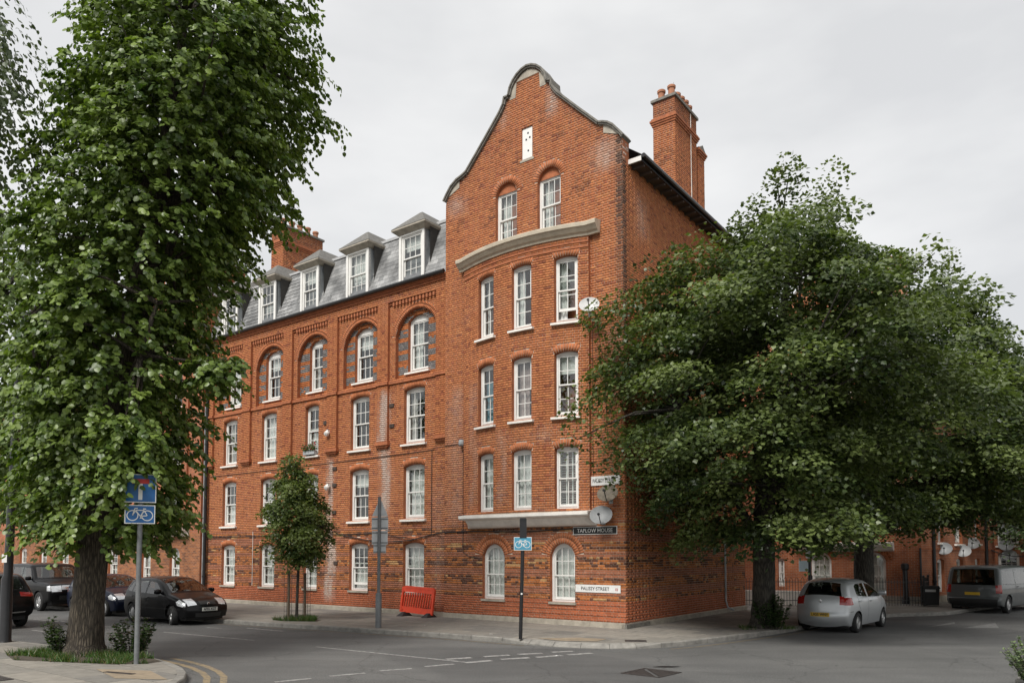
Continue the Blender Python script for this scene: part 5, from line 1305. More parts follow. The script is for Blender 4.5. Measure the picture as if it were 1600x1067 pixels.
    for i in range(len(prof)-1):
        pm_ = (prof[i]+prof[i+1])/2; dirn = prof[i+1]-prof[i]
        for j in range(n-1):
            y = (cols[j]+cols[j+1])/2; f = [(i*n+j, (i+1)*n+j, (i+1)*n+j+1, i*n+j+1)]
            hit = None
            for r in S['ribbon']:
                nm, (xa, xb, za, zb_), (ya, yb), mt, mirror = r
                yy = abs(y) if mirror else y
                if xa <= pm_.x <= xb and za <= pm_.y <= zb_ and ya <= yy <= yb: hit = (nm, mt, (1 if y > 0 else -1) if mirror else 0); break
            if hit is None: body.add([VR[k] for k in f[0]], [(0,1,2,3)])
            else:
                mb = parts.setdefault((hit[0], 'r', hit[2]), (MB(), hit[1])); mb[0].add([VR[k] for k in f[0]], [(0,1,2,3)])
    def fin(mb, nm, mt, par, weld=True):
        me = mb.mesh(nm, mt, True); bm = bmesh.new(); bm.from_mesh(me); bmesh.ops.remove_doubles(bm, verts=bm.verts, dist=.0015)
        bmesh.ops.delete(bm, geom=[v for v in bm.verts if not v.link_faces], context='VERTS')
        bmesh.ops.recalc_face_normals(bm, faces=bm.faces); bm.to_mesh(me); bm.free(); me.set_sharp_from_angle(angle=R(50))
        return link(bpy.data.objects.new(nm, me), par)
    fin(body, 'body', paintm, root)
    merged = {}
    for (nm, g, s), (mb, mt) in parts.items():
        if nm in ('headlight', 'tail_light'):
            k = (nm, s)
            if k in merged: merged[k][0].add(mb.v, mb.f)
            else: merged[k] = (mb, mt)
        else: merged[(nm, g, s)] = (mb, mt)
    for k, (mb, mt) in merged.items(): fin(mb, k[0], mt, root)
    # ---- underside and inner arches
    u = MB(); u.box(p0.x+.15, p1.x-.15, -Wm*.78, Wm*.78, sill*.75, sill+.1)
    for xw in (xf, xr): u.box(xw-ar, xw+ar, -Wm*.9, Wm*.9, sill+.1, wr+ar+.02)
    u.box(p0.x+.1, p1.x-.1, -Wm*.86, Wm*.86, sill+.1, S.get('floor', .5)); u.build('underbody', M_PLAS, root)
    # ---- cabin
    if S.get('seats', True):
        for sx in S.get('seatx', (.05,-.85)):
            for sy in (-.36,.36):
                q = MB(); M5 = Matrix.Translation((sx, sy, 0)); q.box(-.22,.28,-.24,.24,.45,.6,M5); q.box(-.28,-.14,-.23,.23,.55,1.12,M5 @ Matrix.Rotation(R(-8),4,'Y')); q.box(-.27,-.17,-.12,.12,1.13,1.32,M5 @ Matrix.Rotation(R(-8),4,'Y')); q.build('seat', M_SEAT, root)
        q = MB(); q.box(S['dash'][0], S['dash'][1], -Wm*.8, Wm*.8, .6, zb-.02); q.build('dashboard', M_PLAS, root)
    # ---- wheels
    wk = ('wheel', wr)
    if wk not in WC:
        ty = MB(); ty.lathe([(wr*.62,-.09),(wr*.68,-.1),(wr*.93,-.1),(wr,-.075),(wr,.075),(wr*.93,.1),(wr*.68,.1),(wr*.62,.09)], 32, None, 'y')
        rm = MB(); rm.lathe([(wr*.64,.085),(wr*.60,.085),(wr*.57,.05),(wr*.57,-.07)], 32, None, 'y')
        for k in range(7):
            a = 2*math.pi*k/7; M5 = Matrix.Rotation(a, 4, 'Y'); rm.add([M5 @ Vector(v) for v in ((.03,.075,-.035),(wr*.6,.06,-.045),(wr*.6,.06,.045),(.03,.075,.035),(.03,.04,-.035),(wr*.6,.03,-.045),(wr*.6,.03,.045),(.03,.04,.035))], [(0,1,2,3),(0,4,5,1),(3,2,6,7)])
        rm.lathe([(0,.085),(.05,.085),(.06,.06)], 14, None, 'y')
        hb = MB(); hb.lathe([(0,.0),(wr*.57,.0)], 24, None, 'y')
        WC[wk] = (ty.mesh('tyre', M_TYRE, True), rm.mesh('rim', M_RIM), hb.mesh('brake_disc', M_PLAS))
    for xw, st in ((xf, steer), (xr, 0)):
        for s in (1, -1):
            wo_ = inst('wheel', WC[wk][0], root, (xw, s*(Wm-.115), wr), (0, 0, st + (0 if s == 1 else math.pi)))
            inst('rim', WC[wk][1], wo_); inst('brake_disc', WC[wk][2], wo_)
    # ---- mirrors, handles, seams, plates
    mx_, mz = S['mirror']
    for s in (1, -1):
        q = MB(); y = s*(W(mx_, mz)+.02); q.lathe([(0,-.11),(.07,-.1),(.095,-.02),(.095,.06),(.08,.1),(0,.11)], 12, Matrix.Translation((mx_, y+s*.1, mz+.05)) @ Matrix.Diagonal((.75,1,.85,1)), 'y'); q.tube([(mx_, y-s*.04, mz), (mx_, y+s*.06, mz+.02)], .03, 6)
        q.build('door_mirror', paintm if S.get('mirror_paint', True) else M_PLAS, root, smooth=True, angle=50)
    for hx, hz in S.get('handles', ()):
        for s in (1, -1):
            q = MB(); y = s*(Wd(hx, hz, 1)+.012); q.tube([(hx-.09,y,hz),(hx-.05,y+s*.02,hz+.006),(hx+.05,y+s*.02,hz+.008),(hx+.09,y,hz+.006)], .014, 6); q.build('door_handle', S.get('handle_mat', paintm), root, smooth=True)
    sm = MB()
    for ln in S.get('seams', ()):
        P = resample([Vector(p) for p in ln], .06)
        for s in (1, -1):
            A = []
            for i, p in enumerate(P):
                t = (P[min(i+1, len(P)-1)]-P[max(i-1, 0)]).normalized(); q_ = Vector((-t.y, t.x))*.006
                for e in (1, -1): v = p+q_*e; A.append((v.x, s*(Wd(v.x, v.y, poly_dist(v, prof))+.0015), v.y))
            sm.add(A, [(2*i, 2*i+1, 2*i+3, 2*i+2) for i in range(len(P)-1)])
    if sm.v: sm.build('panel_gap', M_PLAS, root, fixn=False)
    def skin(z, nx):
        c = [v for v in VR if abs(v[1]) < .02 and abs(v[2]-z) < .05 and v[0]*nx > 0]; return max(c, key=lambda v: v[0]*nx)[0]
    root['skin'] = 0; del root['skin']
    for (x, z, nx, tx, yel, tiltp) in S.get('plates', ()):
        x = skin(z, nx)+nx*.012
        q = MB(); M5 = Matrix.Translation((x, 0, z)) @ Matrix.Rotation(tiltp, 4, 'Y'); q.box(-.006,.006,-.26,.26,-.055,.055,M5); pl = q.build('number_plate', M_PLY if yel else M_PLW, root)
        rot = (Matrix.Rotation(tiltp, 3, 'Y') @ Matrix.Rotation(math.pi/2*nx, 3, 'Z') @ Matrix.Rotation(R(90), 3, 'X')).to_euler()
        text_mesh(tx, .112, M_BLACK, 'lettering', pl, (x+nx*.009, 0, z), rot, bold=.003, sx=.86)
    return root, W, prof
# profiles -----------------------------------------------------------
polo = dict(cat='car', w=1.65, h=1.47, sill=.2, wr=.30, xf=1.23, xr=-1.23, belt=.93, plan=.11, tumble=.34,
    prof=[(-1.90,.24),(-1.95,.42),(-1.93,.62),(-1.88,.78),(-1.84,.95),(-1.70,1.22),(-1.52,1.40),(-1.1,1.455),(-.5,1.47),(-.02,1.445),(.35,1.33),(.98,.98),(1.2,.93),(1.62,.82),(1.86,.70),(1.95,.56),(1.97,.42),(1.93,.24)],
    side=[('side_window',[(-.28,.96),(.72,.94),(.62,1.02),(.18,1.30),(-.24,1.35)],M_CGLASS,'f'),('side_window',[(-.36,.965),(-1.22,.99),(-1.12,1.32),(-.36,1.355)],M_CGLASS,'r'),('side_window',[(-1.28,1.0),(-1.58,1.03),(-1.34,1.30),(-1.2,1.32)],M_CGLASS,'q'),
          ('headlight',[(1.50,.72),(1.56,.62),(1.80,.58),(1.90,.60),(1.84,.70),(1.6,.80)],M_HEAD,'h'),('tail_light',[(-1.72,.80),(-1.9,.78),(-1.86,.98),(-1.72,1.0)],M_TAIL,'t')],
    ribbon=[('windscreen',(.16,.96,.9,1.40),(-.92,.92),M_CGLASS,False),('rear_window',(-1.85,-1.55,1.0,1.36),(-.85,.85),M_CGLASS,False),('headlight',(1.6,2.1,.60,.80),(.58,1.01),M_HEAD,True),('grille',(1.75,2.1,.60,.70),(-.42,.42),M_PLAS,False),('lower_grille',(1.8,2.1,.27,.40),(-.72,.72),M_PLAS,False),('tail_light',(-2,-1.7,.78,.98),(.80,1.01),M_TAIL,True)],
    cuts=(.92,.85,.58,.42,.72,.80), dash=(.4,.85), mirror=(.62,.98), handles=((-.15,.82),(-1.15,.84)), seams=([(-.32,.95),(-.32,.3)],[(.82,.93),(.86,.7),(.84,.32)],[(-1.2,.98),(-1.1,.7),(-1.0,.55)],[(-1.7,.5),(1.7,.5)]),
    plates=((1.995,.50,1,'AF55 XGT',False,0),))
polo['plates'] = ((2.075,.50,1,'AF55 XGT',False,0),)
golf = dict(polo); golf.update(w=1.74, plates=((2.08,.46,1,'',False,0),))
yaris = dict(cat='car', w=1.66, h=1.5, sill=.2, wr=.285, xf=1.18, xr=-1.19, belt=.95, plan=.15, tumble=.42, bow=.11,
    prof=[(-1.72,.22),(-1.80,.34),(-1.82,.5),(-1.78,.62),(-1.76,.82),(-1.72,.98),(-1.58,1.28),(-1.42,1.43),(-1.0,1.49),(-.4,1.50),(.05,1.46),(.45,1.32),(1.02,1.02),(1.3,.93),(1.62,.80),(1.80,.62),(1.84,.42),(1.80,.24)],
    side=[('side_window',[(-.28,.99),(.86,.97),(.70,1.08),(.28,1.32),(-.18,1.38)],M_CGLASS,'f'),('side_window',[(-.40,.995),(-1.18,1.04),(-1.10,1.30),(-.98,1.36),(-.32,1.385)],M_CGLASS,'r'),
          ('tail_light',[(-1.50,.80),(-1.9,.78),(-1.9,1.0),(-1.54,1.0)],M_TAIL,'t'),('headlight',[(1.40,.78),(1.5,.68),(1.85,.58),(1.78,.72),(1.5,.86)],M_HEAD,'h')],
    ribbon=[('windscreen',(.2,1.0,.95,1.42),(-.92,.92),M_CGLASS,False),('rear_window',(-1.75,-1.46,1.03,1.40),(-.90,.90),M_CGLASS,False),('tail_light',(-1.9,-1.6,.79,1.0),(.80,1.01),M_TAIL,True),('headlight',(1.5,2,.62,.84),(.6,1.01),M_HEAD,True)],
    cuts=(.92,.90,.80,.6), dash=(.45,.9), seatx=(.05,-.8), mirror=(.72,1.02), handles=((-.12,.86),(-1.05,.88)), handle_mat=M_PSIL, seams=([(-.34,.98),(-.36,.3)],[(.9,.96),(.92,.7),(.88,.32)],[(-1.18,1.03),(-1.15,.8),(-1.0,.6)],[(-1.78,.60),(-1.5,.61)]),
    plates=((-1.925,.52,-1,'LA55 WNY',True,0),))
rover = dict(cat='car', w=1.92, h=1.86, sill=.34, wr=.375, xf=1.42, xr=-1.46, belt=1.14, plan=.05, tumble=.22, round=.09, bow=.06, floor=.65,
    prof=[(-2.38,.45),(-2.46,.6),(-2.44,.9),(-2.40,1.12),(-2.26,1.5),(-2.12,1.76),(-1.9,1.83),(-.6,1.86),(.22,1.83),(.42,1.76),(.92,1.26),(1.05,1.18),(2.1,1.10),(2.28,1.04),(2.34,.9),(2.38,.7),(2.34,.5),(2.28,.42)],
    side=[('side_window',[(-.2,1.18),(.80,1.17),(.42,1.66),(-.2,1.70)],M_CGLASS,'f'),('side_window',[(-.28,1.18),(-1.18,1.19),(-1.18,1.70),(-.28,1.71)],M_CGLASS,'r'),('side_window',[(-1.26,1.19),(-2.2,1.22),(-2.05,1.66),(-1.26,1.70)],M_CGLASS,'q'),('headlight',[(2.16,.8),(2.4,.8),(2.4,1.0),(2.16,1.0)],M_HEAD,'h')],
    ribbon=[('windscreen',(.46,.94,1.2,1.74),(-.93,.93),M_CGLASS,False),('rear_window',(-2.42,-2.1,1.2,1.7),(-.85,.85),M_CGLASS,False),('headlight',(2.1,2.5,.79,1.0),(.60,1.01),M_HEAD,True),('grille',(2.1,2.5,.82,1.0),(-.58,.58),M_CHROME,False),('lower_grille',(2.1,2.6,.46,.62),(-.7,.7),M_PLAS,False)],
    cuts=(.93,.85,.6,.58,.7), dash=(.5,.95), seatx=(.1,-.85), mirror=(.72,1.22), handles=((-.1,1.04),(-1.1,1.05)), seams=([(-.24,1.17),(-.24,.45)],[(.86,1.16),(.88,.5)],[(-1.22,1.17),(-1.1,.8)]), plates=((2.47,.66,1,'',False,0),))
van = dict(cat='van', w=1.94, h=1.92, sill=.26, wr=.33, xf=1.55, xr=-1.72, belt=1.12, plan=.03, tumble=.13, round=.10, bow=.05, floor=.6,
    prof=[(-2.50,.32),(-2.56,.42),(-2.55,.56),(-2.50,.62),(-2.50,1.1),(-2.44,1.5),(-2.36,1.82),(-2.2,1.90),(-1.0,1.92),(.5,1.92),(.9,1.86),(1.2,1.72),(1.85,1.24),(2.1,1.14),(2.4,1.02),(2.52,.8),(2.55,.5),(2.48,.3)],
    side=[('side_window',[(-2.28,1.16),(-1.0,1.16),(-1.0,1.72),(-2.18,1.72)],M_CGLASS,'q'),('side_window',[(-.9,1.16),(.25,1.16),(.25,1.72),(-.9,1.72)],M_CGLASS,'r'),('side_window',[(.36,1.12),(1.6,1.12),(1.0,1.66),(.75,1.72),(.36,1.72)],M_CGLASS,'f'),('tail_light',[(-2.42,.82),(-2.6,.82),(-2.6,1.16),(-2.42,1.16)],M_TAIL,'t')],
    ribbon=[('windscreen',(1.2,1.9,1.2,1.78),(-.93,.93),M_CGLASS,False),('rear_window',(-2.6,-2.36,1.16,1.74),(-.90,.90),M_CGLASS,False),('tail_light',(-2.7,-2.4,.82,1.16),(.90,1.01),M_TAIL,True),('rear_bumper',(-2.7,-2.5,.3,.58),(-1.01,1.01),M_PLAS,False)],
    cuts=(.93,.90), dash=(1.2,1.7), seatx=(.75,), mirror=(1.35,1.2), handles=((.5,.98),(-.8,.98)), handle_mat=M_PLAS, seams=([(.3,1.72),(.3,.4)],[(-1.0,1.72),(-1.0,.5)],[(-2.3,1.1),(1.6,1.06)]), plates=((-2.555,.74,-1,'',True,0),))
van['prof'] = [(x, z*.93 if z > .6 else z) for x, z in van['prof']]; van['side'] = [(a, [(x, z*.93) for x, z in b], c, d) for a, b, c, d in van['side']]; van['h'] = 1.79
van['ribbon'] = [(a, (b[0], b[1], b[2]*.93, b[3]*.93), c, d, e_) for a, b, c, d, e_ in van['ribbon']]; van['belt'] = 1.04
suv = dict(rover); suv.update(w=1.9, h=1.66, tumble=.3, prof=[(-2.22,.4),(-2.34,.55),(-2.34,.75),(-2.26,.98),(-2.16,1.12),(-1.95,1.38),(-1.75,1.58),(-1.3,1.64),(-.5,1.66),(.2,1.6),(.6,1.42),(1.1,1.1),(1.5,1.04),(2.0,.95),(2.25,.8),(2.34,.6),(2.28,.4)], belt=1.02,
    side=[('side_window',[(-.2,1.06),(.85,1.05),(.45,1.36),(-.2,1.50)],M_CGLASS,'f'),('side_window',[(-.28,1.06),(-1.5,1.08),(-1.3,1.48),(-.28,1.51)],M_CGLASS,'r'),('tail_light',[(-1.95,1.0),(-2.4,.94),(-2.4,1.07),(-2.0,1.06)],M_TAIL,'t')],
    ribbon=[('windscreen',(.3,1.05,1.1,1.56),(-.92,.92),M_CGLASS,False),('rear_window',(-2.15,-1.8,1.14,1.5),(-.85,.85),M_CGLASS,False),('tail_light',(-2.4,-2.1,.95,1.06),(.66,1.01),M_TAIL,True),('chrome_strip',(-2.5,-2.2,.5,.54),(-.8,.8),M_CHROME,False)], cuts=(.92,.85,.4,.8), seams=(), plates=(), mirror=(.7,1.12), seatx=(.1,-.8))
HD = math.atan2(-DL.y, -DL.x)                              # heading along the street toward the junction
def at_kerb(u, dn): return FP(u, 0, dn)
c1 = car('parked_car', 'black hatchback parked at the kerb facing right, nearest of the three', polo, at_kerb(13.9, 5.55), HD, M_PBLK, steer=R(-18))
bd = MB(); bd.lathe([(.055,0),(.055,.012),(.04,.016),(.03,.012)], 18, Matrix.Translation((2.0,0,.66)) @ Matrix.Rotation(R(-78),4,'Z') @ Matrix.Rotation(R(0),4,'X'), 'y'); bd.build('badge', M_CHROME, c1[0], smooth=True)
car('parked_car', 'navy blue hatchback parked between the black hatchback and the tall black off-roader', golf, at_kerb(19.05, 5.15), HD, M_PBLU)
car('parked_car', 'tall boxy black off-roader parked furthest back behind the big tree trunk', rover, at_kerb(24.0, 5.35), HD, M_PBLK)
car('car', 'black car with red tail lamp cut off by the left edge of the picture', suv, (-16.95, 23.75, 0), HD+math.pi, M_PBLK)
yd = Vector((.665, .747, 0)); yr_ = Vector((yd.y, -yd.x, 0))
yc = Vector((9.78, 21.6, 0)) + yd*1.19 - yr_*.72
y1 = car('parked_car', 'silver hatchback parked under the right-hand trees with a yellow rear plate', yaris, yc, math.atan2(yd.y, yd.x), M_PSIL)
yq = MB(); yq.tube([(-1.69,.02,1.02),(-1.66,-.05,1.12),(-1.60,-.16,1.22)], .012, 5); yq.build('rear_wiper', M_PLAS, y1[0])
yq = MB(); yq.tube([(-1.3,0,1.49),(-1.5,0,1.75)], .005, 5); yq.build('aerial', M_PLAS, y1[0])
yq = MB(); yq.lathe([(.04,0),(.04,.012),(.025,.014),(.02,.01)], 16, Matrix.Translation((-1.89,0,.90)) @ Matrix.Rotation(R(90),4,'Z'), 'y'); yq.build('badge', M_CHROME, y1[0])
vd = Vector((math.sin(R(50)), math.cos(R(50)), 0)); vr = Vector((vd.y, -vd.x, 0))
car('parked_van', 'dark grey panel van parked at the right edge facing away', van, Vector((18.75,28.75,0)) + vd*1.72 - vr*.85, math.atan2(vd.y, vd.x), M_PGRY)
# ================================================================== trees and plants
def leaf_mat(name, trans=.24, rough=.40):
    m, t, b = nodes(name); b.inputs['Roughness'].default_value = rough; b.inputs['Specular IOR Level'].default_value = .45
    a = t.nodes.new('ShaderNodeAttribute'); a.attribute_name = 'Col'; t.links.new(a.outputs['Color'], b.inputs['Base Color'])
    tr = t.nodes.new('ShaderNodeBsdfTranslucent'); mu = t.nodes.new('ShaderNodeMix'); mu.data_type = 'RGBA'; mu.blend_type = 'MULTIPLY'; mu.inputs['Factor'].default_value = 1; mu.inputs['B'].default_value = (1.5,1.7,.6,1)
    t.links.new(a.outputs['Color'], mu.inputs['A']); t.links.new(mu.outputs['Result'], tr.inputs['Color'])
    ms = t.nodes.new('ShaderNodeMixShader'); ms.inputs['Fac'].default_value = trans
    t.links.new(b.outputs[0], ms.inputs[1]); t.links.new(tr.outputs[0], ms.inputs[2]); t.links.new(ms.outputs[0], t.nodes['Material Output'].inputs['Surface']); return m
M_LEAF = leaf_mat('leaf')
def bark_mat(name, c0, c1, sc=1.0):
    m, t, b = nodes(name); b.inputs['Roughness'].default_value = .95
    tcn = t.nodes.new('ShaderNodeTexCoord'); mpn = t.nodes.new('ShaderNodeMapping'); mpn.inputs['Scale'].default_value = (9*sc, 9*sc, 1.3*sc)
    t.links.new(tcn.outputs['Object'], mpn.inputs['Vector'])
    v = t.nodes.new('ShaderNodeTexVoronoi'); v.inputs['Scale'].default_value = 2.4; v.feature = 'DISTANCE_TO_EDGE'; n1 = t.nodes.new('ShaderNodeTexNoise'); n1.inputs['Scale'].default_value = 2.5; n1.inputs['Detail'].default_value = 8
    t.links.new(mpn.outputs['Vector'], n1.inputs['Vector'])
    ad = t.nodes.new('ShaderNodeMix'); ad.data_type = 'RGBA'; ad.inputs['Factor'].default_value = .3; t.links.new(mpn.outputs['Vector'], ad.inputs['A']); t.links.new(n1.outputs['Color'], ad.inputs['B']); t.links.new(ad.outputs['Result'], v.inputs['Vector'])
    r = t.nodes.new('ShaderNodeValToRGB'); r.color_ramp.elements[0].color = c0+(1,); r.color_ramp.elements[1].color = c1+(1,); r.color_ramp.elements[1].position = .3
    t.links.new(v.outputs['Distance'], r.inputs['Fac']); mu = t.nodes.new('ShaderNodeMix'); mu.data_type = 'RGBA'; mu.blend_type = 'MULTIPLY'; mu.inputs['Factor'].default_value = .7
    t.links.new(r.outputs['Color'], mu.inputs['A']); r2 = t.nodes.new('ShaderNodeValToRGB'); r2.color_ramp.elements[0].position = .3; r2.color_ramp.elements[1].position = .7; r2.color_ramp.elements[0].color = (.5,.5,.5,1); r2.color_ramp.elements[1].color = (1.3,1.3,1.25,1); t.links.new(n1.outputs['Fac'], r2.inputs['Fac']); t.links.new(r2.outputs['Color'], mu.inputs['B']); t.links.new(mu.outputs['Result'], b.inputs['Base Color'])
    bp = t.nodes.new('ShaderNodeBump'); bp.inputs['Strength'].default_value = 1; bp.inputs['Distance'].default_value = .04; t.links.new(v.outputs['Distance'], bp.inputs['Height']); t.links.new(bp.outputs['Normal'], b.inputs['Normal']); return m
M_BARK = bark_mat('furrowed_bark', (.026,.021,.016), (.105,.086,.064), 1.5); M_BARK2 = bark_mat('dark_bark', (.02,.018,.015), (.085,.075,.06), 1.4)
HEART = (np.array([(0,0,0),(.44,.22,-.09),(.37,.70,-.07),(0,1.05,0),(-.37,.70,-.07),(-.44,.22,-.09)]), np.array([(0,1,2,3),(0,3,4,5)]))
MAPLE = (np.array([(0,0,0),(.52,.35,-.07),(.25,.72,-.03),(0,1.05,0),(-.25,.72,-.03),(-.52,.35,-.07)]), np.array([(0,1,2,3),(0,3,4,5)]))
def leaf_cloud(P, axis, nrm, size, tmpl, col):
    """P positions, axis = leaf length direction, nrm = face normal"""
    axis = axis/np.linalg.norm(axis, axis=1, keepdims=True)
    nrm = nrm-axis*(nrm*axis).sum(1, keepdims=True); nrm /= np.maximum(1e-6, np.linalg.norm(nrm, axis=1, keepdims=True))
    side = np.cross(axis, nrm); T, Fc = tmpl; k = len(T)
    V = P[:, None, :] + size[:, None, None]*(side[:, None, :]*T[None, :, 0:1] + axis[:, None, :]*T[None, :, 1:2] + nrm[:, None, :]*T[None, :, 2:3])
    n = len(P); FF = ((np.arange(n)*k)[:, None, None]+Fc[None]).reshape(-1, Fc.shape[1])
    return V.reshape(-1, 3), FF, np.repeat(col, k, 0)
def in_building(P, m=.12):
    nd = (P[:,0]-CX)*NN.x+(P[:,1]-CY)*NN.y; wd = (P[:,0]-CX)*.8032-(P[:,1]-CY)*.5957
    u = (P[:,0]-CX)*DL.x+(P[:,1]-CY)*DL.y
    inside_ = (nd < m+.55*((u > .9) & (u < 6.2))) & (wd < m+.0) & (P[:,2] < 18)
    ndr = (P[:,0]-AR.x)*NN.x+(P[:,1]-AR.y)*NN.y; tdr = (P[:,0]-AR.x)*NR.x+(P[:,1]-AR.y)*NR.y
    return inside_ | ((ndr < m) & (tdr < m))
def wobble(a, z, s): return 1+.16*np.sin(3*a+z*.9+s)+.12*np.sin(5*a-1.7*z+2*s)+.08*np.sin(9*a+2.9*z+s)
def sample_env(env, n, rg, lo=.45, seed=0.0, power=1.0, wob=1.0):
    """env: list of (z, x, y, r). returns points, outward dirs, fraction"""
    E = np.array(env, float); zz = np.linspace(E[0,0], E[-1,0], 200); rr_ = np.interp(zz, E[:,0], E[:,3])
    cdf = np.cumsum(rr_**1.3); cdf /= cdf[-1]; z = np.interp(rg.random(n), cdf, zz)
    a = rg.random(n)*2*np.pi; f = (lo+(1-lo)*rg.random(n)**power)
    r = np.interp(z, E[:,0], E[:,3])*(1+wob*(wobble(a, z, seed)-1))
    x = np.interp(z, E[:,0], E[:,1])+r*f*np.cos(a); y = np.interp(z, E[:,0], E[:,2])+r*f*np.sin(a)
    return np.stack([x, y, z], 1), np.stack([np.cos(a), np.sin(a), 0*a], 1), f
def crown_sprays(env, ns, per, rg, size, length, c_dark, c_lite, seed=0., lo=.5, tmpl=HEART, droop=.9, wob=1.0):
    """hanging sprays: each a drooping twig with alternate leaves"""
    P0, out, f = sample_env(env, ns, rg, lo, seed, 1.0, wob)
    d = out*.8+rg.normal(0, .45, (ns, 3)); d[:,2] = rg.uniform(-.15, .45, ns); d /= np.linalg.norm(d, axis=1, keepdims=True)
    L_ = length*rg.uniform(.6, 1.25, ns); t = (np.arange(per)+.5)/per
    pos = P0[:, None, :]+d[:, None, :]*(L_[:, None]*t[None])[..., None]; pos[..., 2] -= droop*L_[:, None]*t[None]**2
    tang = d[:, None, :]-np.array([0,0,1.])*(2*droop*t)[None, :, None]
    sgn = np.where(np.arange(per) % 2 == 0, 1, -1)
    lat = np.cross(tang, np.array([0,0,1.])); lat /= np.maximum(1e-6, np.linalg.norm(lat, axis=2, keepdims=True))
    ax = tang*.35+lat*sgn[None, :, None]*.7+np.array([0,0,-.55])+rg.normal(0, .28, tang.shape)
    nr = out[:, None, :]*.55+np.array([0,0,.75])+rg.normal(0, .38, tang.shape)
    pos = pos+rg.normal(0, .03, pos.shape)
    n = ns*per; sz = size*rg.uniform(.6, 1.2, n)
    q = np.clip(rg.normal(.45, .22, (ns, 1))+rg.normal(0, .16, (ns, per)), 0, 1).reshape(-1, 1)
    col = np.array(c_dark)*(1-q)+np.array(c_lite)*q
    return [x for x in (pos.reshape(-1,3), ax.reshape(-1,3), nr.reshape(-1,3), sz, col)] + [tmpl, P0]
def f_all(f, n): return np.concatenate([f, np.ones(n-len(f))])
def crown_tiers(env, nc, per, rg, size, rad, c_dark, c_lite, seed=0., lo=.45, tmpl=MAPLE, flat=.36, extra=None):
    """layered pads of leaves with raised shoots"""
    P0, out, f = sample_env(env, nc, rg, lo, seed, .6, 1.5)
    if extra is not None: P0 = np.concatenate([P0, extra]); out = np.concatenate([out, np.tile([[0,0,1.]], (len(extra), 1))]); nc = len(P0)
    R_ = rad*rg.uniform(.6, 1.25, nc); fl = np.full(nc, flat)
    ne = 0 if extra is None else len(extra); top = np.zeros(nc, bool)
    if ne: top[-ne:] = True
    top |= (rg.random(nc) < .22) & (f_all(f, nc) > .75)
    R_[top] *= .58; fl[top] = rg.uniform(1.0, 1.9, top.sum())
    g = rg.normal(0, .5, (nc, per, 3)); rad2 = np.linalg.norm(g, axis=2, keepdims=True); g = g/np.maximum(.2, rad2)*np.minimum(rad2*1.05, 1.0)**.8
    g[..., 2] *= fl[:, None]
    tilt = (g[..., 0]*out[:, None, 0]+g[..., 1]*out[:, None, 1])
    pos = P0[:, None, :]+g*R_[:, None, None]; pos[..., 2] += -.38*R_[:, None]*tilt - .12*R_[:, None]*rad2[..., 0]**2
    ax = g*np.array([1,1,.2])+out[:, None, :]*.35+rg.normal(0, .45, g.shape); ax[..., 2] -= .35
    nr = np.array([0,0,1.])+out[:, None, :]*.45+g*np.array([.5,.5,.6])+rg.normal(0, .42, g.shape)
    n = nc*per; sz = size*rg.uniform(.6, 1.2, n)
    q = np.clip(rg.normal(.42, .26, (nc, 1))+rg.normal(0, .16, (nc, per))+.25*(g[..., 2] > .1), 0, 1).reshape(-1, 1)  # upper leaves of each pad tinted lighter: light from above painted into the colour
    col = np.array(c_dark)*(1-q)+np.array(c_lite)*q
    kp = (rg.random((nc, per)) < np.where(top, .36, 1.0)[:, None]).reshape(-1)
    return [pos.reshape(-1,3)[kp], ax.reshape(-1,3)[kp], nr.reshape(-1,3)[kp], sz[kp], col[kp], tmpl, P0]
def tree(name, label, base, trunk, rads, data, limbs, mat, cull=True, keep=None, nbr=70, group=None, rg=rng, limb_r=.12):
    e = empty(name, base, 0, label, 'tree', group); off = Vector(base)
    t = MB(); n = 18; P = [Vector(p)-off for p in trunk]; V = []
    Q = []; RR = []
    for i in range(len(P)-1):
        for k in range(6): q = k/6; Q.append(P[i].lerp(P[i+1], q)); RR.append(rads[i]*(1-q)+rads[i+1]*q)
    Q.append(P[-1]); RR.append(rads[-1])
    for i, p in enumerate(Q):
        for k in range(n):
            a = 2*math.pi*k/n; r = RR[i]*(1+.05*math.sin(3*a+p.z*1.1)+.04*math.sin(5*a-p.z*2)+.03*random.uniform(-1, 1)); V.append((p.x+r*math.cos(a), p.y+r*math.sin(a), p.z))
    t.add(V, [(i*n+k, i*n+(k+1) % n, (i+1)*n+(k+1) % n, (i+1)*n+k) for i in range(len(Q)-1) for k in range(n)] + [tuple(range((len(Q)-1)*n, len(Q)*n))]); t.build('trunk', mat, e, smooth=True)
    b = MB()
    for lm in limbs: b.tube([Vector(p)-off for p in lm], [limb_r*(1-.75*k/(len(lm)-1)) for k in range(len(lm))], 7)
    pos, ax, nr, sz, col, tmpl, P0 = data
    nodes_ = [Vector(p) for lm in limbs for p in lm[1:]] + [Vector(p) for p in trunk[1:]]
    idx = rg.permutation(len(P0))[:nbr]
    for i in idx:
        c = Vector(P0[i].tolist())
        if cull and in_building(P0[i:i+1], .3)[0]: continue
        a = min(nodes_, key=lambda q: (q-c).length+.8*max(0, q.z-c.z)); mid = a.lerp(c, .5)+Vector((random.uniform(-.15,.15), random.uniform(-.15,.15), random.uniform(0,.25)))
        b.tube([a-off, mid-off, c-off], [.045,.028,.01], 5, False)
    b.build('limbs', mat, e, smooth=True)
    k = np.ones(len(pos), bool)
    if cull: k &= ~in_building(pos)
    if keep is not None: k &= keep(pos)
    V, Fc, cc = leaf_cloud(pos[k], ax[k], nr[k], sz[k], tmpl, col[k])
    me = np_mesh('crown', V-np.array(off), Fc, M_LEAF, cc); inst('crown', me, e)
    return e
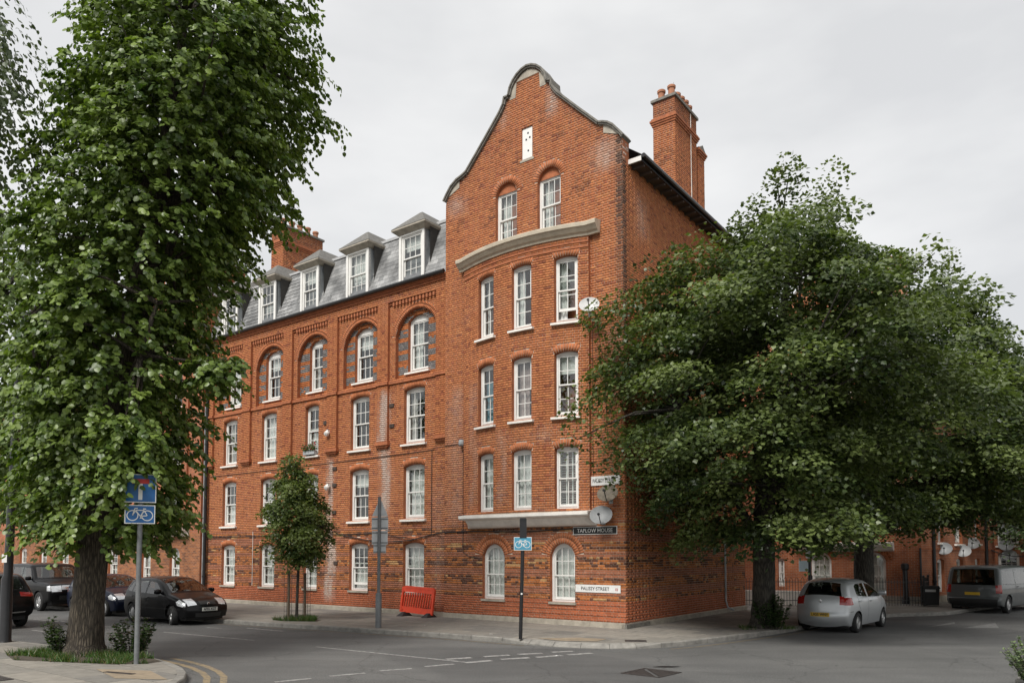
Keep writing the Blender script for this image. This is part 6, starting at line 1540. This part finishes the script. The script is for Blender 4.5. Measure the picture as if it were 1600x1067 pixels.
LG0, LG1 = (.038,.072,.012), (.195,.265,.058)
# big lime on the left corner
lx, ly = -8.85, 15.93
env = [(2.35,-8.5,ly-.1,1.0),(3.0,-8.45,ly-.2,1.55),(4.45,-8.5,ly-.2,1.65),(6.3,-8.45,ly-.2,1.65),(7.4,-8.2,ly-.2,1.75),(8.5,-7.95,ly-.2,1.95),(9.85,-7.35,ly-.1,2.25),(11.2,-7.1,ly,2.35),(12.5,-6.95,ly,2.45),(14,-6.9,ly,2.25),(15.6,-6.8,ly,1.5)]
data = crown_sprays(env, 4700, 22, rng, .112, .58, LG0, LG1, 1.0, lo=.4, droop=.6, wob=.8)
low = crown_sprays([(3.65,-7.4,14.5,.2),(4.0,-7.35,14.45,.5),(4.5,-7.35,14.5,.5),(5.0,-7.5,14.7,.3)], 90, 20, rng, .112, .5, LG0, LG1, .3, lo=.0, droop=.8)
arm = crown_sprays([(5.6,-6.3,15.4,.25),(5.9,-6.0,15.4,.45),(6.3,-6.1,15.4,.3)], 60, 20, rng, .112, .5, LG0, LG1, .3, lo=.0, droop=.5)
data = [np.concatenate([a, b, c]) if i != 5 else a for i, (a, b, c) in enumerate(zip(data, low, arm))]
tree('lime_tree', 'huge leafy lime tree with thick furrowed trunk on the left corner', (lx-.12,ly,.12), [(lx-.14,ly,.1),(lx-.13,ly,.35),(lx-.08,ly,1.2),(lx+.05,ly,2.6),(lx+.5,ly,6),(lx+1.2,ly,10),(lx+1.7,ly,14)], [.46,.36,.315,.30,.25,.18,.06], data,
     [[(lx+.3,ly,4),(lx-.8,ly-.4,5.5),(lx-1.2,ly-.6,7)],[(lx+.6,ly,6.5),(lx+1.6,ly-.5,8.2),(lx+2.2,ly-.5,10)],[(lx+.9,ly,8),(lx+.2,ly+1,10),(lx+.2,ly+1.2,12.5)],[(lx+1.1,ly,9.5),(lx+2.6,ly+.4,11),(lx+3.2,ly+.5,13)],[(lx+.4,ly,5),(lx+1.4,ly-1,6.2),(lx+1.8,ly-1.2,7.2)]], M_BARK, cull=False, nbr=140)
# paler tree standing behind it, and the silvery one hanging in from the left
env = [(3.3,-14.4,22.3,1.3),(4.6,-14.2,22.3,2.2),(7,-14.2,22.3,2.6),(9.5,-14.4,22.3,2.5),(11,-14.7,22.3,1.8),(12.2,-15,22.3,.8)]
data = crown_sprays(env, 1300, 22, rng, .13, .8, (.05,.09,.016), (.19,.26,.065), 2.0, lo=.3)
tree('street_tree', 'paler green tree behind the big lime at the left edge', (-16.6,21.6,.12), [(-16.6,21.6,.1),(-16.4,21.8,2.5),(-15.8,22.2,6),(-15.3,22.3,10)], [.24,.2,.14,.05], data, [[(-16.2,21.9,3.4),(-14.6,22,5.4),(-13.8,22,7.5)]], M_BARK2, cull=False, nbr=60)
env = [(8.6,-11.1,14.6,.5),(9.6,-11.3,14.6,1.1),(11,-11.2,14.6,1.5),(12.6,-11.4,14.6,1.6),(14,-11.8,14.6,1.2)]
data = crown_sprays(env, 420, 22, rng, .10, 1.0, (.05,.075,.038), (.14,.17,.09), 3.0, lo=.2, droop=1.4)
tree('street_tree', 'silvery hanging foliage of a tree reaching in at the top left', (-13.2,13.6,.12), [(-13.2,13.6,.1),(-13.1,13.8,4),(-12.4,14.3,9),(-11.8,14.6,13)], [.2,.17,.12,.04], data, [[(-12.6,14.2,8),(-11.3,14.6,10.5),(-11,14.6,12)]], M_BARK2, cull=False, nbr=40)
# two maples on the side street
MG0, MG1 = (.024,.044,.013), (.135,.172,.054)
tx, ty = 7.23, 21.8
env = [(2.6,6.9,20.6,2.2),(3.6,7.0,20.4,3.3),(5.2,6.9,20.2,4.0),(7.0,7.0,20.1,4.3),(8.6,7.0,20.2,3.8),(9.9,7.1,20.4,2.9),(10.9,7.3,20.6,2.0),(11.6,7.6,20.7,1.0)]
sh = np.array([(x, 20.5, z) for x, z in ((3.9,9.7),(4.4,10.1),(5.2,10.3),(6.6,11.4),(7.15,11.9),(7.4,12.3),(8.2,11.9),(8.6,11.7),(6.9,11.1),(6.2,10.8),(2.3,5.75),(1.75,5.6),(2.9,5.0),(2.75,7.6),(2.9,4.4),(2.5,4.3))]); sh[:,1] += -.8
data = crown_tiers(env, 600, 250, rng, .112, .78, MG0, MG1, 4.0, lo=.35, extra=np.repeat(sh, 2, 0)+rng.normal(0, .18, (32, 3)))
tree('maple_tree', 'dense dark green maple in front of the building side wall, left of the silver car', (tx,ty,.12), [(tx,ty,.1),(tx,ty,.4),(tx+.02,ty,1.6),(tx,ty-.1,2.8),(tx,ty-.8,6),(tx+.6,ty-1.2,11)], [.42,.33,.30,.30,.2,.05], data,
     [[(tx,ty-.05,2.5),(tx-1.4,ty-1.2,4.2),(tx-2.8,ty-2.4,6)],[(tx,ty-.1,2.7),(tx+1.5,ty-1,4.6),(tx+2.6,ty-1.4,7)],[(tx,ty-.2,3),(tx-.6,ty-1.2,6),(tx-1.4,ty-1.6,9)],[(tx,ty-.2,3.1),(tx+.8,ty-.4,6.5),(tx+1,ty-.8,10.5)],[(tx,ty,2.6),(tx-.4,ty-2.2,4),(tx-.6,ty-3.6,5.6)]], M_BARK2, nbr=120)
t2x, t2y = 12.42, 26.7
env = [(3.2,13.6,26.2,2.7),(4.4,14.1,26,4.1),(6.2,14.1,25.8,4.5),(8.2,14.0,25.8,3.9),(9.6,14.0,25.9,3.0),(10.6,14.1,26,2.0),(11.3,14.4,26,1.0)]
sh = np.array([(x, 25.6, z) for x, z in ((13.7,11.8),(14.2,12.1),(14.7,11.9),(15.2,11.5),(15.9,10.6),(16.6,9.9),(17.2,9.3),(17.6,8.5),(13.3,11.2),(12.7,10.8),(17.9,7.6),(18.2,6.4))])
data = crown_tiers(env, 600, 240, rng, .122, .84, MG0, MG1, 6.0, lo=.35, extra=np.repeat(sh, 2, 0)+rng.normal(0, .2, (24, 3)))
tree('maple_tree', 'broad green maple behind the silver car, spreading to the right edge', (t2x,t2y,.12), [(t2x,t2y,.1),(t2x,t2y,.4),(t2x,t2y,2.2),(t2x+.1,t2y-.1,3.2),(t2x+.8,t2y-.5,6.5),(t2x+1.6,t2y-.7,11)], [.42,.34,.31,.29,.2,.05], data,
     [[(t2x,t2y,2.8),(t2x-1.4,t2y-.5,4.6),(t2x-2.2,t2y-.8,7)],[(t2x,t2y,3),(t2x+2.2,t2y-.6,4.8),(t2x+4.2,t2y-1,7)],[(t2x+.2,t2y,3.4),(t2x+1.8,t2y+.6,6.5),(t2x+3,t2y+.6,9.5)],[(t2x,t2y,3.2),(t2x-.4,t2y-.4,6.5),(t2x,t2y-.6,10)]], M_BARK2, nbr=120)
env = [(2.8,24.5,32.5,2.2),(5,24.5,32.5,3.6),(8,24.3,32.5,3.6),(10,24.5,32.5,1.8)]
data = crown_tiers(env, 260, 130, rng, .13, .9, (.03,.055,.02), (.10,.15,.055), 8.0, lo=.35)
tree('maple_tree', 'paler tree at the far right edge behind the spreading maple', (24.9,33.2,.12), [(24.9,33.2,.1),(24.9,33.2,3),(24.5,32.6,8)], [.3,.24,.08], data, [[(24.9,33.2,2.8),(23.2,32.6,5),(22.4,32.4,6.5)]], M_BARK2, nbr=50)
# young street tree with stakes and wire guard
yx, yy = -6.93, 24.37
env = [(1.75,yx+.1,yy,.35),(2.2,yx+.05,yy,.72),(3.0,yx,yy,1.02),(3.7,yx-.05,yy,.95),(4.4,yx-.1,yy,.66),(4.95,yx-.2,yy,.36),(5.4,yx-.2,yy,.15)]
data = crown_tiers(env, 190, 110, rng, .085, .36, (.04,.07,.016), (.17,.215,.062), 9.0, lo=.2, flat=.55)
yt = tree('young_tree', 'young staked street tree in a square of weeds in front of the brick building', (yx,yy,.12), [(yx,yy,.1),(yx+.02,yy,1.2),(yx+.05,yy,2),(yx,yy,3.6),(yx-.15,yy,5)], [.05,.042,.04,.028,.008], data, [[(yx+.05,yy,1.8),(yx+.5,yy+.1,2.5),(yx+.8,yy+.1,3.1)],[(yx+.05,yy,1.9),(yx-.5,yy-.1,2.6),(yx-.7,yy-.1,3.3)]], M_BARK2, cull=False, nbr=40, limb_r=.03)
M_STAKE = pm('stake_timber', (.10,.075,.05), .9, .35, 6, stretch=(8,8,1))
for sx, hh in ((-.24,1.72),(.28,1.62)):
    m = MB(); m.tube([(yx+sx,yy-.05,.1),(yx+sx,yy-.05,hh)], .042, 8); st = m.build('tree_stake', M_STAKE); tag(st, ('dark' if sx < 0 else 'brown')+' round timber stake '+('left' if sx < 0 else 'right')+' of the young tree stem', 'stake', 'tree stakes')
m = MB()
for k in range(14):
    a = 2*math.pi*k/14; m.tube([(yx+.02+.42*math.cos(a),yy+.30*math.sin(a),.13),(yx+.02+.42*math.cos(a),yy+.30*math.sin(a),1.75)], .004, 4, False)
for z in np.arange(.25,1.76,.15): m.tube([(yx+.02+.42*math.cos(2*math.pi*k/20),yy+.30*math.sin(2*math.pi*k/20),z) for k in range(21)], .003, 4, False)
tag(m.build('tree_guard', M_IRON), 'thin wire mesh guard around the young tree stem', 'tree guard')
# ---- low growth
def shrub(name, label, c, rad, h, n, size, c0, c1, cat='shrub', upright=True, base_z=.12):
    e = empty(name, (c[0],c[1],base_z), 0, label, cat); P = []; st = MB(); A = []; N_ = []
    for k in range(n):
        a = random.uniform(0, 6.28); r = rad*math.sqrt(random.random()); hh = h*random.uniform(.55,1)*(1-.35*r/rad)
        b0 = Vector((r*.5*math.cos(a), r*.5*math.sin(a), 0)); tp = Vector((r*1.1*math.cos(a), r*1.1*math.sin(a), hh)); st.tube([b0, (b0+tp)/2+Vector((0,0,.05)), tp], [.008,.006,.003], 4, False)
        nl = int(hh/.024)
        for j in range(nl):
            q = .15+.85*(j+random.random())/nl; p = b0.lerp(tp, q); aa = random.uniform(0, 6.28)
            P.append(p); A.append((math.cos(aa), math.sin(aa), random.uniform(-.1,.7))); N_.append((random.gauss(0,.3)-.3*math.cos(aa), random.gauss(0,.3), 1))
    st.build('stems', M_BARK2, e); P = np.array([tuple(p) for p in P]); n2 = len(P); q = rng.random((n2,1)); col = np.array(c0)*(1-q)+np.array(c1)*q
    V, Fc, cc = leaf_cloud(P, np.array(A), np.array(N_), size*rng.uniform(.6,1.2,n2), HEART, col); inst('foliage', np_mesh('foliage', V, Fc, M_LEAF, cc), e); return e
shrub('shrub', 'dark leafy shoots to the left of the big trunk base', (lx-.55,ly-.1), .42, 1.0, 24, .085, (.015,.03,.01), (.05,.08,.025))
shrub('shrub', 'dark leafy shoots between the big trunk and the blue-sign pole', (lx+.95,ly-.1), .55, 1.0, 30, .085, (.015,.03,.01), (.05,.085,.025))
shrub('shrub', 'leafy sprouts around the base of the right-hand maple trunk', (tx+.12,ty-.42), .5, 1.15, 46, .085, (.02,.045,.012), (.06,.10,.03))
shrub('bush', 'pale green bush in the bottom right corner', (8.5,12.1), .55, 1.0, 120, .055, (.07,.11,.055), (.20,.26,.12), 'bush')
def grass(name, label, poly, n, h0, h1, z=.125):
    xs = [p[0] for p in poly]; ys = [p[1] for p in poly]; V = []; Fc = []; Cc = []
    while len(Fc) < n:
        x, y = random.uniform(min(xs), max(xs)), random.uniform(min(ys), max(ys))
        if not inside((x, y), poly) or math.sin(x*5.3+2*math.sin(y*4.1))+math.sin(y*6.7+x) < -.25: continue
        h = random.uniform(h0, h1); a = random.uniform(0, 6.28); wv = random.uniform(.004,.011); lx_, ly_ = random.gauss(0,.5)*h, random.gauss(0,.5)*h; b = len(V)
        V += [(x-wv*math.cos(a), y-wv*math.sin(a), z), (x+wv*math.cos(a), y+wv*math.sin(a), z), (x+lx_, y+ly_, z+h)]; Fc.append((b,b+1,b+2))
        c = np.array((.04,.085,.015))*random.uniform(.6,1.7) if random.random() < .85 else np.array((.17,.14,.06)); Cc += [c]*3
    o = inst(name, np_mesh(name, V, Fc, M_LEAF, np.array(Cc))); tag(o, label, 'grass', kind='stuff'); return o
gp = [(-10.3,16.6),(-9.6,17.0),(-8.2,16.15),(-7.3,15.4),(-6.85,14.9),(-7.0,14.55),(-7.6,14.5),(-8.6,14.75),(-9.9,15.1),(-10.5,15.8)]
patch('soil', [(x, y) for x, y in gp], .1235, pm('soil', (.06,.048,.034), .95, .4, 8), pav_left)
grass('grass', 'rough grass and weeds around the big trunk', gp, 5200, .03, .17)
gp2 = [(yx-.75,yy-.1),(yx-.2,yy-.5),(yx+.8,yy-.62),(yx+.85,yy-.2),(yx+.4,yy+.4),(yx-.4,yy+.4)]
patch('soil', gp2, .1232, MATS['soil'], pav_main)
grass('grass', 'green weeds at the foot of the young tree', gp2, 2600, .05, .2)
grass('grass', 'thin weeds at the foot of the right maple', [(tx-.8,ty-.7),(tx+.9,ty-.6),(tx+.8,ty+.2),(tx-.7,ty+.2)], 700, .03, .12)
# ================================================================== signs and street furniture
M_BLUE = pm('sign_blue', (.012,.105,.30), .4, .12, 5); M_TEAL = pm('sign_blue_faded', (.06,.26,.38), .45, .12, 5); M_SWHITE = pm('sign_white', (.70,.70,.68), .45, .06, 8)
M_GPOST = pm('galvanised_grey', (.155,.162,.166), .55, .2, 8, metal=.2); M_SBACK = pm('sign_back_grey', (.58,.59,.59), .55, .12, 5); M_SRED = pm('sign_red', (.45,.02,.015), .45, .1, 6)
def bike(parent, s, mat, y):
    """white bicycle symbol, width s, in the x-z plane facing -y"""
    m = MB(); r = .235*s; wx = .29*s; zc = -.03*s; tk = .028*s
    def ring(cx, cz):
        n = 26; V = []
        for k in range(n):
            a = 2*math.pi*k/n
            for q in (r, r-tk*1.35): V += [(cx+q*math.cos(a), y, cz+q*math.sin(a)), (cx+q*math.cos(a), y+.003, cz+q*math.sin(a))]
        m.add(V, [f for k in range(n) for f in ((k*4, ((k+1)%n)*4, ((k+1)%n)*4+2, k*4+2), (k*4, k*4+1, ((k+1)%n)*4+1, ((k+1)%n)*4))])
    def bar(a, b, w_=1.0):
        a, b = Vector(a)*s, Vector(b)*s; t = (b-a).normalized(); q = Vector((-t.y, t.x))*tk*w_*.55
        m.add([(a.x+q.x,y,a.y+q.y),(b.x+q.x,y,b.y+q.y),(b.x-q.x,y,b.y-q.y),(a.x-q.x,y,a.y-q.y)], [(0,1,2,3)])
    ring(-wx, zc); ring(wx, zc)
    A, B_, Cc, D_, H_ = (-.29,-.03), (.02,-.06), (.29,-.03), (.16,.2), (-.17,.2)
    for a, b in ((A,H_),(H_,B_),(H_,D_),(D_,B_),(B_,Cc),(Cc,D_),(A,(-.2,.28))): bar(a, b, 1.2)
    bar((-.2,.28),(-.09,.28),1.3); bar((.12,.26),(.24,.26),1.6); bar((.02,-.06),(.05,-.14),1.0); bar((.0,-.14),(.09,-.14),1.0)
    return m.build('bicycle_symbol', mat, parent, fixn=False)
def plate(parent, w_, h, zc, mat, border=None, y=-.05, t=.006, name='sign_plate', bw=.018, border_mat=None):
    m = MB(); m.box(-w_/2, w_/2, y, y+t, zc-h/2, zc+h/2); o = m.build(name, border_mat or mat, parent)
    if border_mat:
        m = MB(); m.box(-w_/2+bw, w_/2-bw, y-.003, y, zc-h/2+bw, zc+h/2-bw); m.build('sign_face', mat, o)
    return o
# left pole: no-through-road and cycle plate
e = empty('road_sign', (-7.18,14.54,.12), R(22), 'grey pole with blue dead-end sign above a blue cycle plate beside the big tree', 'road sign')
m = MB(); m.tube([(0,0,0),(.0,0,1.1),(.0,0,3.75)], .047, 12); m.build('pole', M_GPOST, e, smooth=True, angle=60)
p = plate(e, .55, .55, 3.36, M_BLUE, border_mat=M_SWHITE, y=-.075)
m = MB(); m.box(-.035,.035,-.083,-.079,3.14,3.45); m.build('white_bar', M_SWHITE, p); m = MB(); m.box(-.15,.15,-.083,-.0785,3.45,3.54); m.build('red_bar', M_SRED, p)
p = plate(e, .53, .36, 2.86, M_BLUE, border_mat=M_SWHITE, y=-.075); q = bike(p, .44, M_SWHITE, -.082); q.location = (0,0,2.85)
for z in (3.2,3.5,2.9): m = MB(); m.tube([(0,0,z),(0,0,z+.03)], .055, 12); m.box(-.05,.05,-.07,-.03,z,z+.03); m.build('clamp', M_GPOST, e)
# black post with cycle sign
e = empty('road_sign', (.21,18.83,.12), R(-2), 'slim black post with small blue cycle sign and black box on top', 'road sign')
m = MB(); m.tube([(0,0,0),(.04,0,1.6),(.07,0,2.95)], .046, 12); m.build('pole', M_BLACK, e, smooth=True, angle=60)
m = MB(); m.box(-.015,.155,-.09,.08,2.5,2.98); m.box(-.005,.145,-.1,.09,2.95,3.0); m.build('lamp_box', M_BLACK, e)
p = plate(e, .44, .33, 2.36, M_TEAL, border_mat=M_SWHITE, y=-.08, bw=.012); p.location = (.06,0,0); q = bike(p, .36, M_SWHITE, -.087); q.location = (0,0,2.35)
m = MB(); m.lathe([(0,-.05),(.025,-.05),(.025,-.04)], 10, Matrix.Translation((.03,0,1.12)), 'y'); m.build('sticker', M_SWHITE, e)
# pole with sign backs
e = empty('road_sign', (-3.84,21.8,.12), R(-6), 'grey pole carrying a triangular and three rectangular signs seen from behind', 'road sign')
m = MB(); m.tube([(0,0,0),(0,0,.95),(0,0,1.0)], [.088,.088,.05], 14); m.tube([(0,0,.95),(.0,0,3.75)], .048, 12); m.build('pole', M_GPOST, e, smooth=True, angle=40)
m = MB(); m.prism([(-.24,3.2),(.24,3.2),(.03,3.66),(-.03,3.66)], .06, .066, lambda x, z, t: (x, t, z)); m.build('triangular_plate', M_SBACK, e)
for z, w_, hh in ((2.99,.49,.36),(2.58,.47,.40),(2.26,.37,.25)):
    pl = plate(e, w_, hh, z, M_SBACK, y=.06)
    for dz in (-hh*.36, hh*.36): m = MB(); m.box(-w_/2+.01, w_/2-.01, .045, .059, z+dz-.014, z+dz+.014); m.build('channel', M_GPOST, pl)
# dark lamp column at the left edge
e = empty('lamp_post', (-12.15,18.2,.12), 0, 'tall near-black lamp column at the left edge of the picture', 'lamp post')
m = MB(); m.tube([(0,0,0),(0,0,.05),(0,0,1.5),(.02,0,1.6),(.1,0,6.5),(.12,0,7.6)], [.15,.13,.125,.1,.08,.06], 14); m.build('column', M_BLACK, e, smooth=True, angle=40)
m = MB(); m.tube([(.12,0,7.5),(.2,0,7.9),(.9,-.5,8.0)], [.05,.04,.035], 8); m.build('bracket_arm', M_BLACK, e); m = MB(); m.lathe([(0,.1),(.12,.08),(.2,0),(.16,-.06),(0,-.07)], 14, Matrix.Translation((1.0,-.55,7.98))); m.build('lantern', M_LEAD, e, smooth=True)
m = MB(); m.box(-.06,.06,-.128,-.12,1.9,2.1); m.build('number_label', M_SWHITE, e)
# post and pale sign behind the right maple
e = empty('road_sign', (12.05,30.6,.12), R(8), 'dark post with pale blue board behind the silver car', 'road sign')
m = MB(); m.tube([(0,0,0),(0,0,2.35)], .07, 10); m.build('pole', M_BLACK, e, smooth=True, angle=40)
m = MB(); m.box(-.1,.12,-.1,.1,1.95,2.45); m.build('signal_box', M_LEAD, e)
m = MB(); m.box(-.46,-.07,-.03,.0,1.42,1.85); pb = m.build('sign_plate', pm('pale_blue_board', (.5,.62,.68), .5, .1, 5), e)
# ---- name plates on the wall
def wall_sign(name, label, u, z, w_, h, bm, fm, txt, size, tm, sx, border=None, extra=None):
    e = empty(name, FP(u, z, .022), RZ, label, 'sign'); m = MB(); m.box(-w_/2, w_/2, 0, .02, -h/2, h/2); b = m.build('plate', bm, e)
    if border:
        m = MB(); m.box(-w_/2+.018, w_/2-.018, -.003, 0, -h/2+.018, h/2-.018); m.build('face', fm, b)
    text_mesh(txt, size, tm, 'lettering', b, (-.0 if not extra else -w_*.055, -.005, -.004), (R(90),0,0), sx=sx, bold=0)
    if extra: text_mesh(extra[0], extra[1], extra[2], 'lettering', b, (w_*.42, -.005, -.012), (R(90),0,0), sx=.9)
    return e
wall_sign('street_name_plate', 'upper white street name plate in bold black capitals near the bay', .66, 4.36, 1.04, .27, M_SWHITE, M_SWHITE, 'PALISSY STREET', .155, M_BLACK, .72)
wall_sign('building_name_plate', 'black nameplate with white capitals and white border beneath the dish', .99, 2.915, 1.48, .235, M_SWHITE, M_BLACK, 'TAPLOW HOUSE', .165, M_SWHITE, .95, border=True)
wall_sign('street_name_plate', 'lower white street name plate beside the right arched ground-floor window', .905, 1.225, 1.5, .22, M_SWHITE, M_SWHITE, 'PALISSY·STREET', .14, M_BLACK, .98, extra=('E2', .1, M_SRED))
# ---- red plastic barrier leaning at the wall
M_ORNG = pm('red_orange_plastic', (.62,.055,.018), .5, .2, 5); bp_ = FP(7.75, .12, .42)
e = empty('safety_barrier', bp_, RZ, 'red plastic pedestrian barrier standing against the brick wall', 'barrier')
T = Matrix.Translation((0,0,.1)) @ Matrix.Rotation(R(-7),4,'X') @ Matrix.Rotation(R(2.5),4,'Y')
m = MB(); m.box(-.72,.72,-.03,.03,.70,.88,T); m.box(-.62,.68,-.04,.04,.83,.91,T); m.build('top_rail', M_ORNG, e)
m = MB(); m.box(-.76,.76,-.03,.03,.0,.2,T); m.build('bottom_rail', M_ORNG, e)
for x in (-.74,.70): m = MB(); m.box(x-.03,x+.05,-.035,.035,.02,.86,T); m.build('end_post', M_ORNG, e)
br = MB(); br.add([T @ Vector(v) for v in ((-.05,-.02,.2),(-.012,-.02,.2),(.03,-.02,.7),(-.008,-.02,.7),(-.05,.02,.2),(-.012,.02,.2),(.03,.02,.7),(-.008,.02,.7))], [(0,1,2,3),(4,7,6,5),(0,3,7,4),(1,5,6,2)]); bme = br.mesh('bar', M_ORNG)
for k in range(12): inst('bar', bme, e, (-.6+k*.112,0,0))
m = MB(); m.lathe([(.0,-.045),(.045,-.045),(.05,-.03)], 12, T @ Matrix.Translation((-.66,0,.1)), 'y'); m.build('hinge', M_ORNG, e)
for x in (-.52,.62): m = MB(); m.add([(x-.14,-.3,0),(x+.14,-.3,0),(x+.14,.22,0),(x-.14,.22,0),(x-.05,-.1,.14),(x+.05,-.1,.14),(x+.05,.1,.14),(x-.05,.1,.14)], [(0,1,5,4),(1,2,6,5),(2,3,7,6),(3,0,4,7),(4,5,6,7)]); m.build('foot', M_PLAS, e)
# ---- litter bin
e = empty('litter_bin', (17.2,31.15,.12), RZ+R(10), 'black square litter bin with slot beside the brick corner and the van', 'bin')
m = MB(); m.add([(-.3,-.28,.04),(.3,-.28,.04),(.3,.28,.04),(-.3,.28,.04),(-.34,-.31,.72),(.34,-.31,.72),(.34,.31,.72),(-.34,.31,.72)], [(0,1,5,4),(1,2,6,5),(2,3,7,6),(3,0,4,7),(0,3,2,1)]); m.build('bin_body', M_PLAS, e)
m = MB(); m.add([(-.37,-.34,.72),(.37,-.34,.72),(.37,.34,.72),(-.37,.34,.72),(-.33,-.3,.82),(.33,-.3,.82),(.33,.3,.82),(-.33,.3,.82)], [(0,1,5,4),(1,2,6,5),(2,3,7,6),(3,0,4,7),(4,5,6,7),(0,3,2,1)]); m.build('lid', M_PLAS, e)
m = MB(); m.box(-.2,.2,-.325,-.3,.58,.68); m.build('slot_trim', M_SBACK, e)
# ---- flower box on a second-floor sill
e = empty('flower_box', FP(14.15,WFL[2][0],-.13), RZ, 'grey window box of red flowers on a second-floor sill', 'flower box')
m = MB(); m.box(-.34,.34,-.09,.08,0,.16); m.build('trough', M_LEAD, e)
n = 420; P = np.stack([rng.uniform(-.36,.36,n), rng.uniform(-.14,.06,n), .16+np.abs(rng.normal(0,.12,n))], 1); q = rng.random(n)
col = np.where((q < .2)[:,None], np.array((.42,.03,.06)), np.array((.05,.10,.03))*(.6+rng.random((n,1))))
V, Fc, cc = leaf_cloud(P, rng.normal(0,1,(n,3)), rng.normal(0,.5,(n,3))+np.array([0,-.5,.6]), rng.uniform(.04,.08,n), HEART, col); inst('flowers', np_mesh('flowers', V, Fc, M_LEAF, cc), e)
# ---- scraps of litter on the pavement
for x, y, lab in ((-.55,19.95,'small white scrap of litter on the pavement nearer the black post'),(-2.55,22.4,'small white scrap of litter on the pavement beyond the grey sign pole'),(1.0,16.6,'pale scrap lying by the give-way dashes')):
    m = MB(); a = random.random()*3; m.add([(x+.05*math.cos(a),y+.05*math.sin(a),.0),(x-.04,y+.03,.012),(x-.05*math.cos(a),y-.04,.004),(x+.03,y-.05,.018)], [(0,1,2,3)]); o = m.build('litter', M_SWHITE, fixn=False); o.location = (0,0,.124 if y > 17 else .005); tag(o, lab, 'litter')
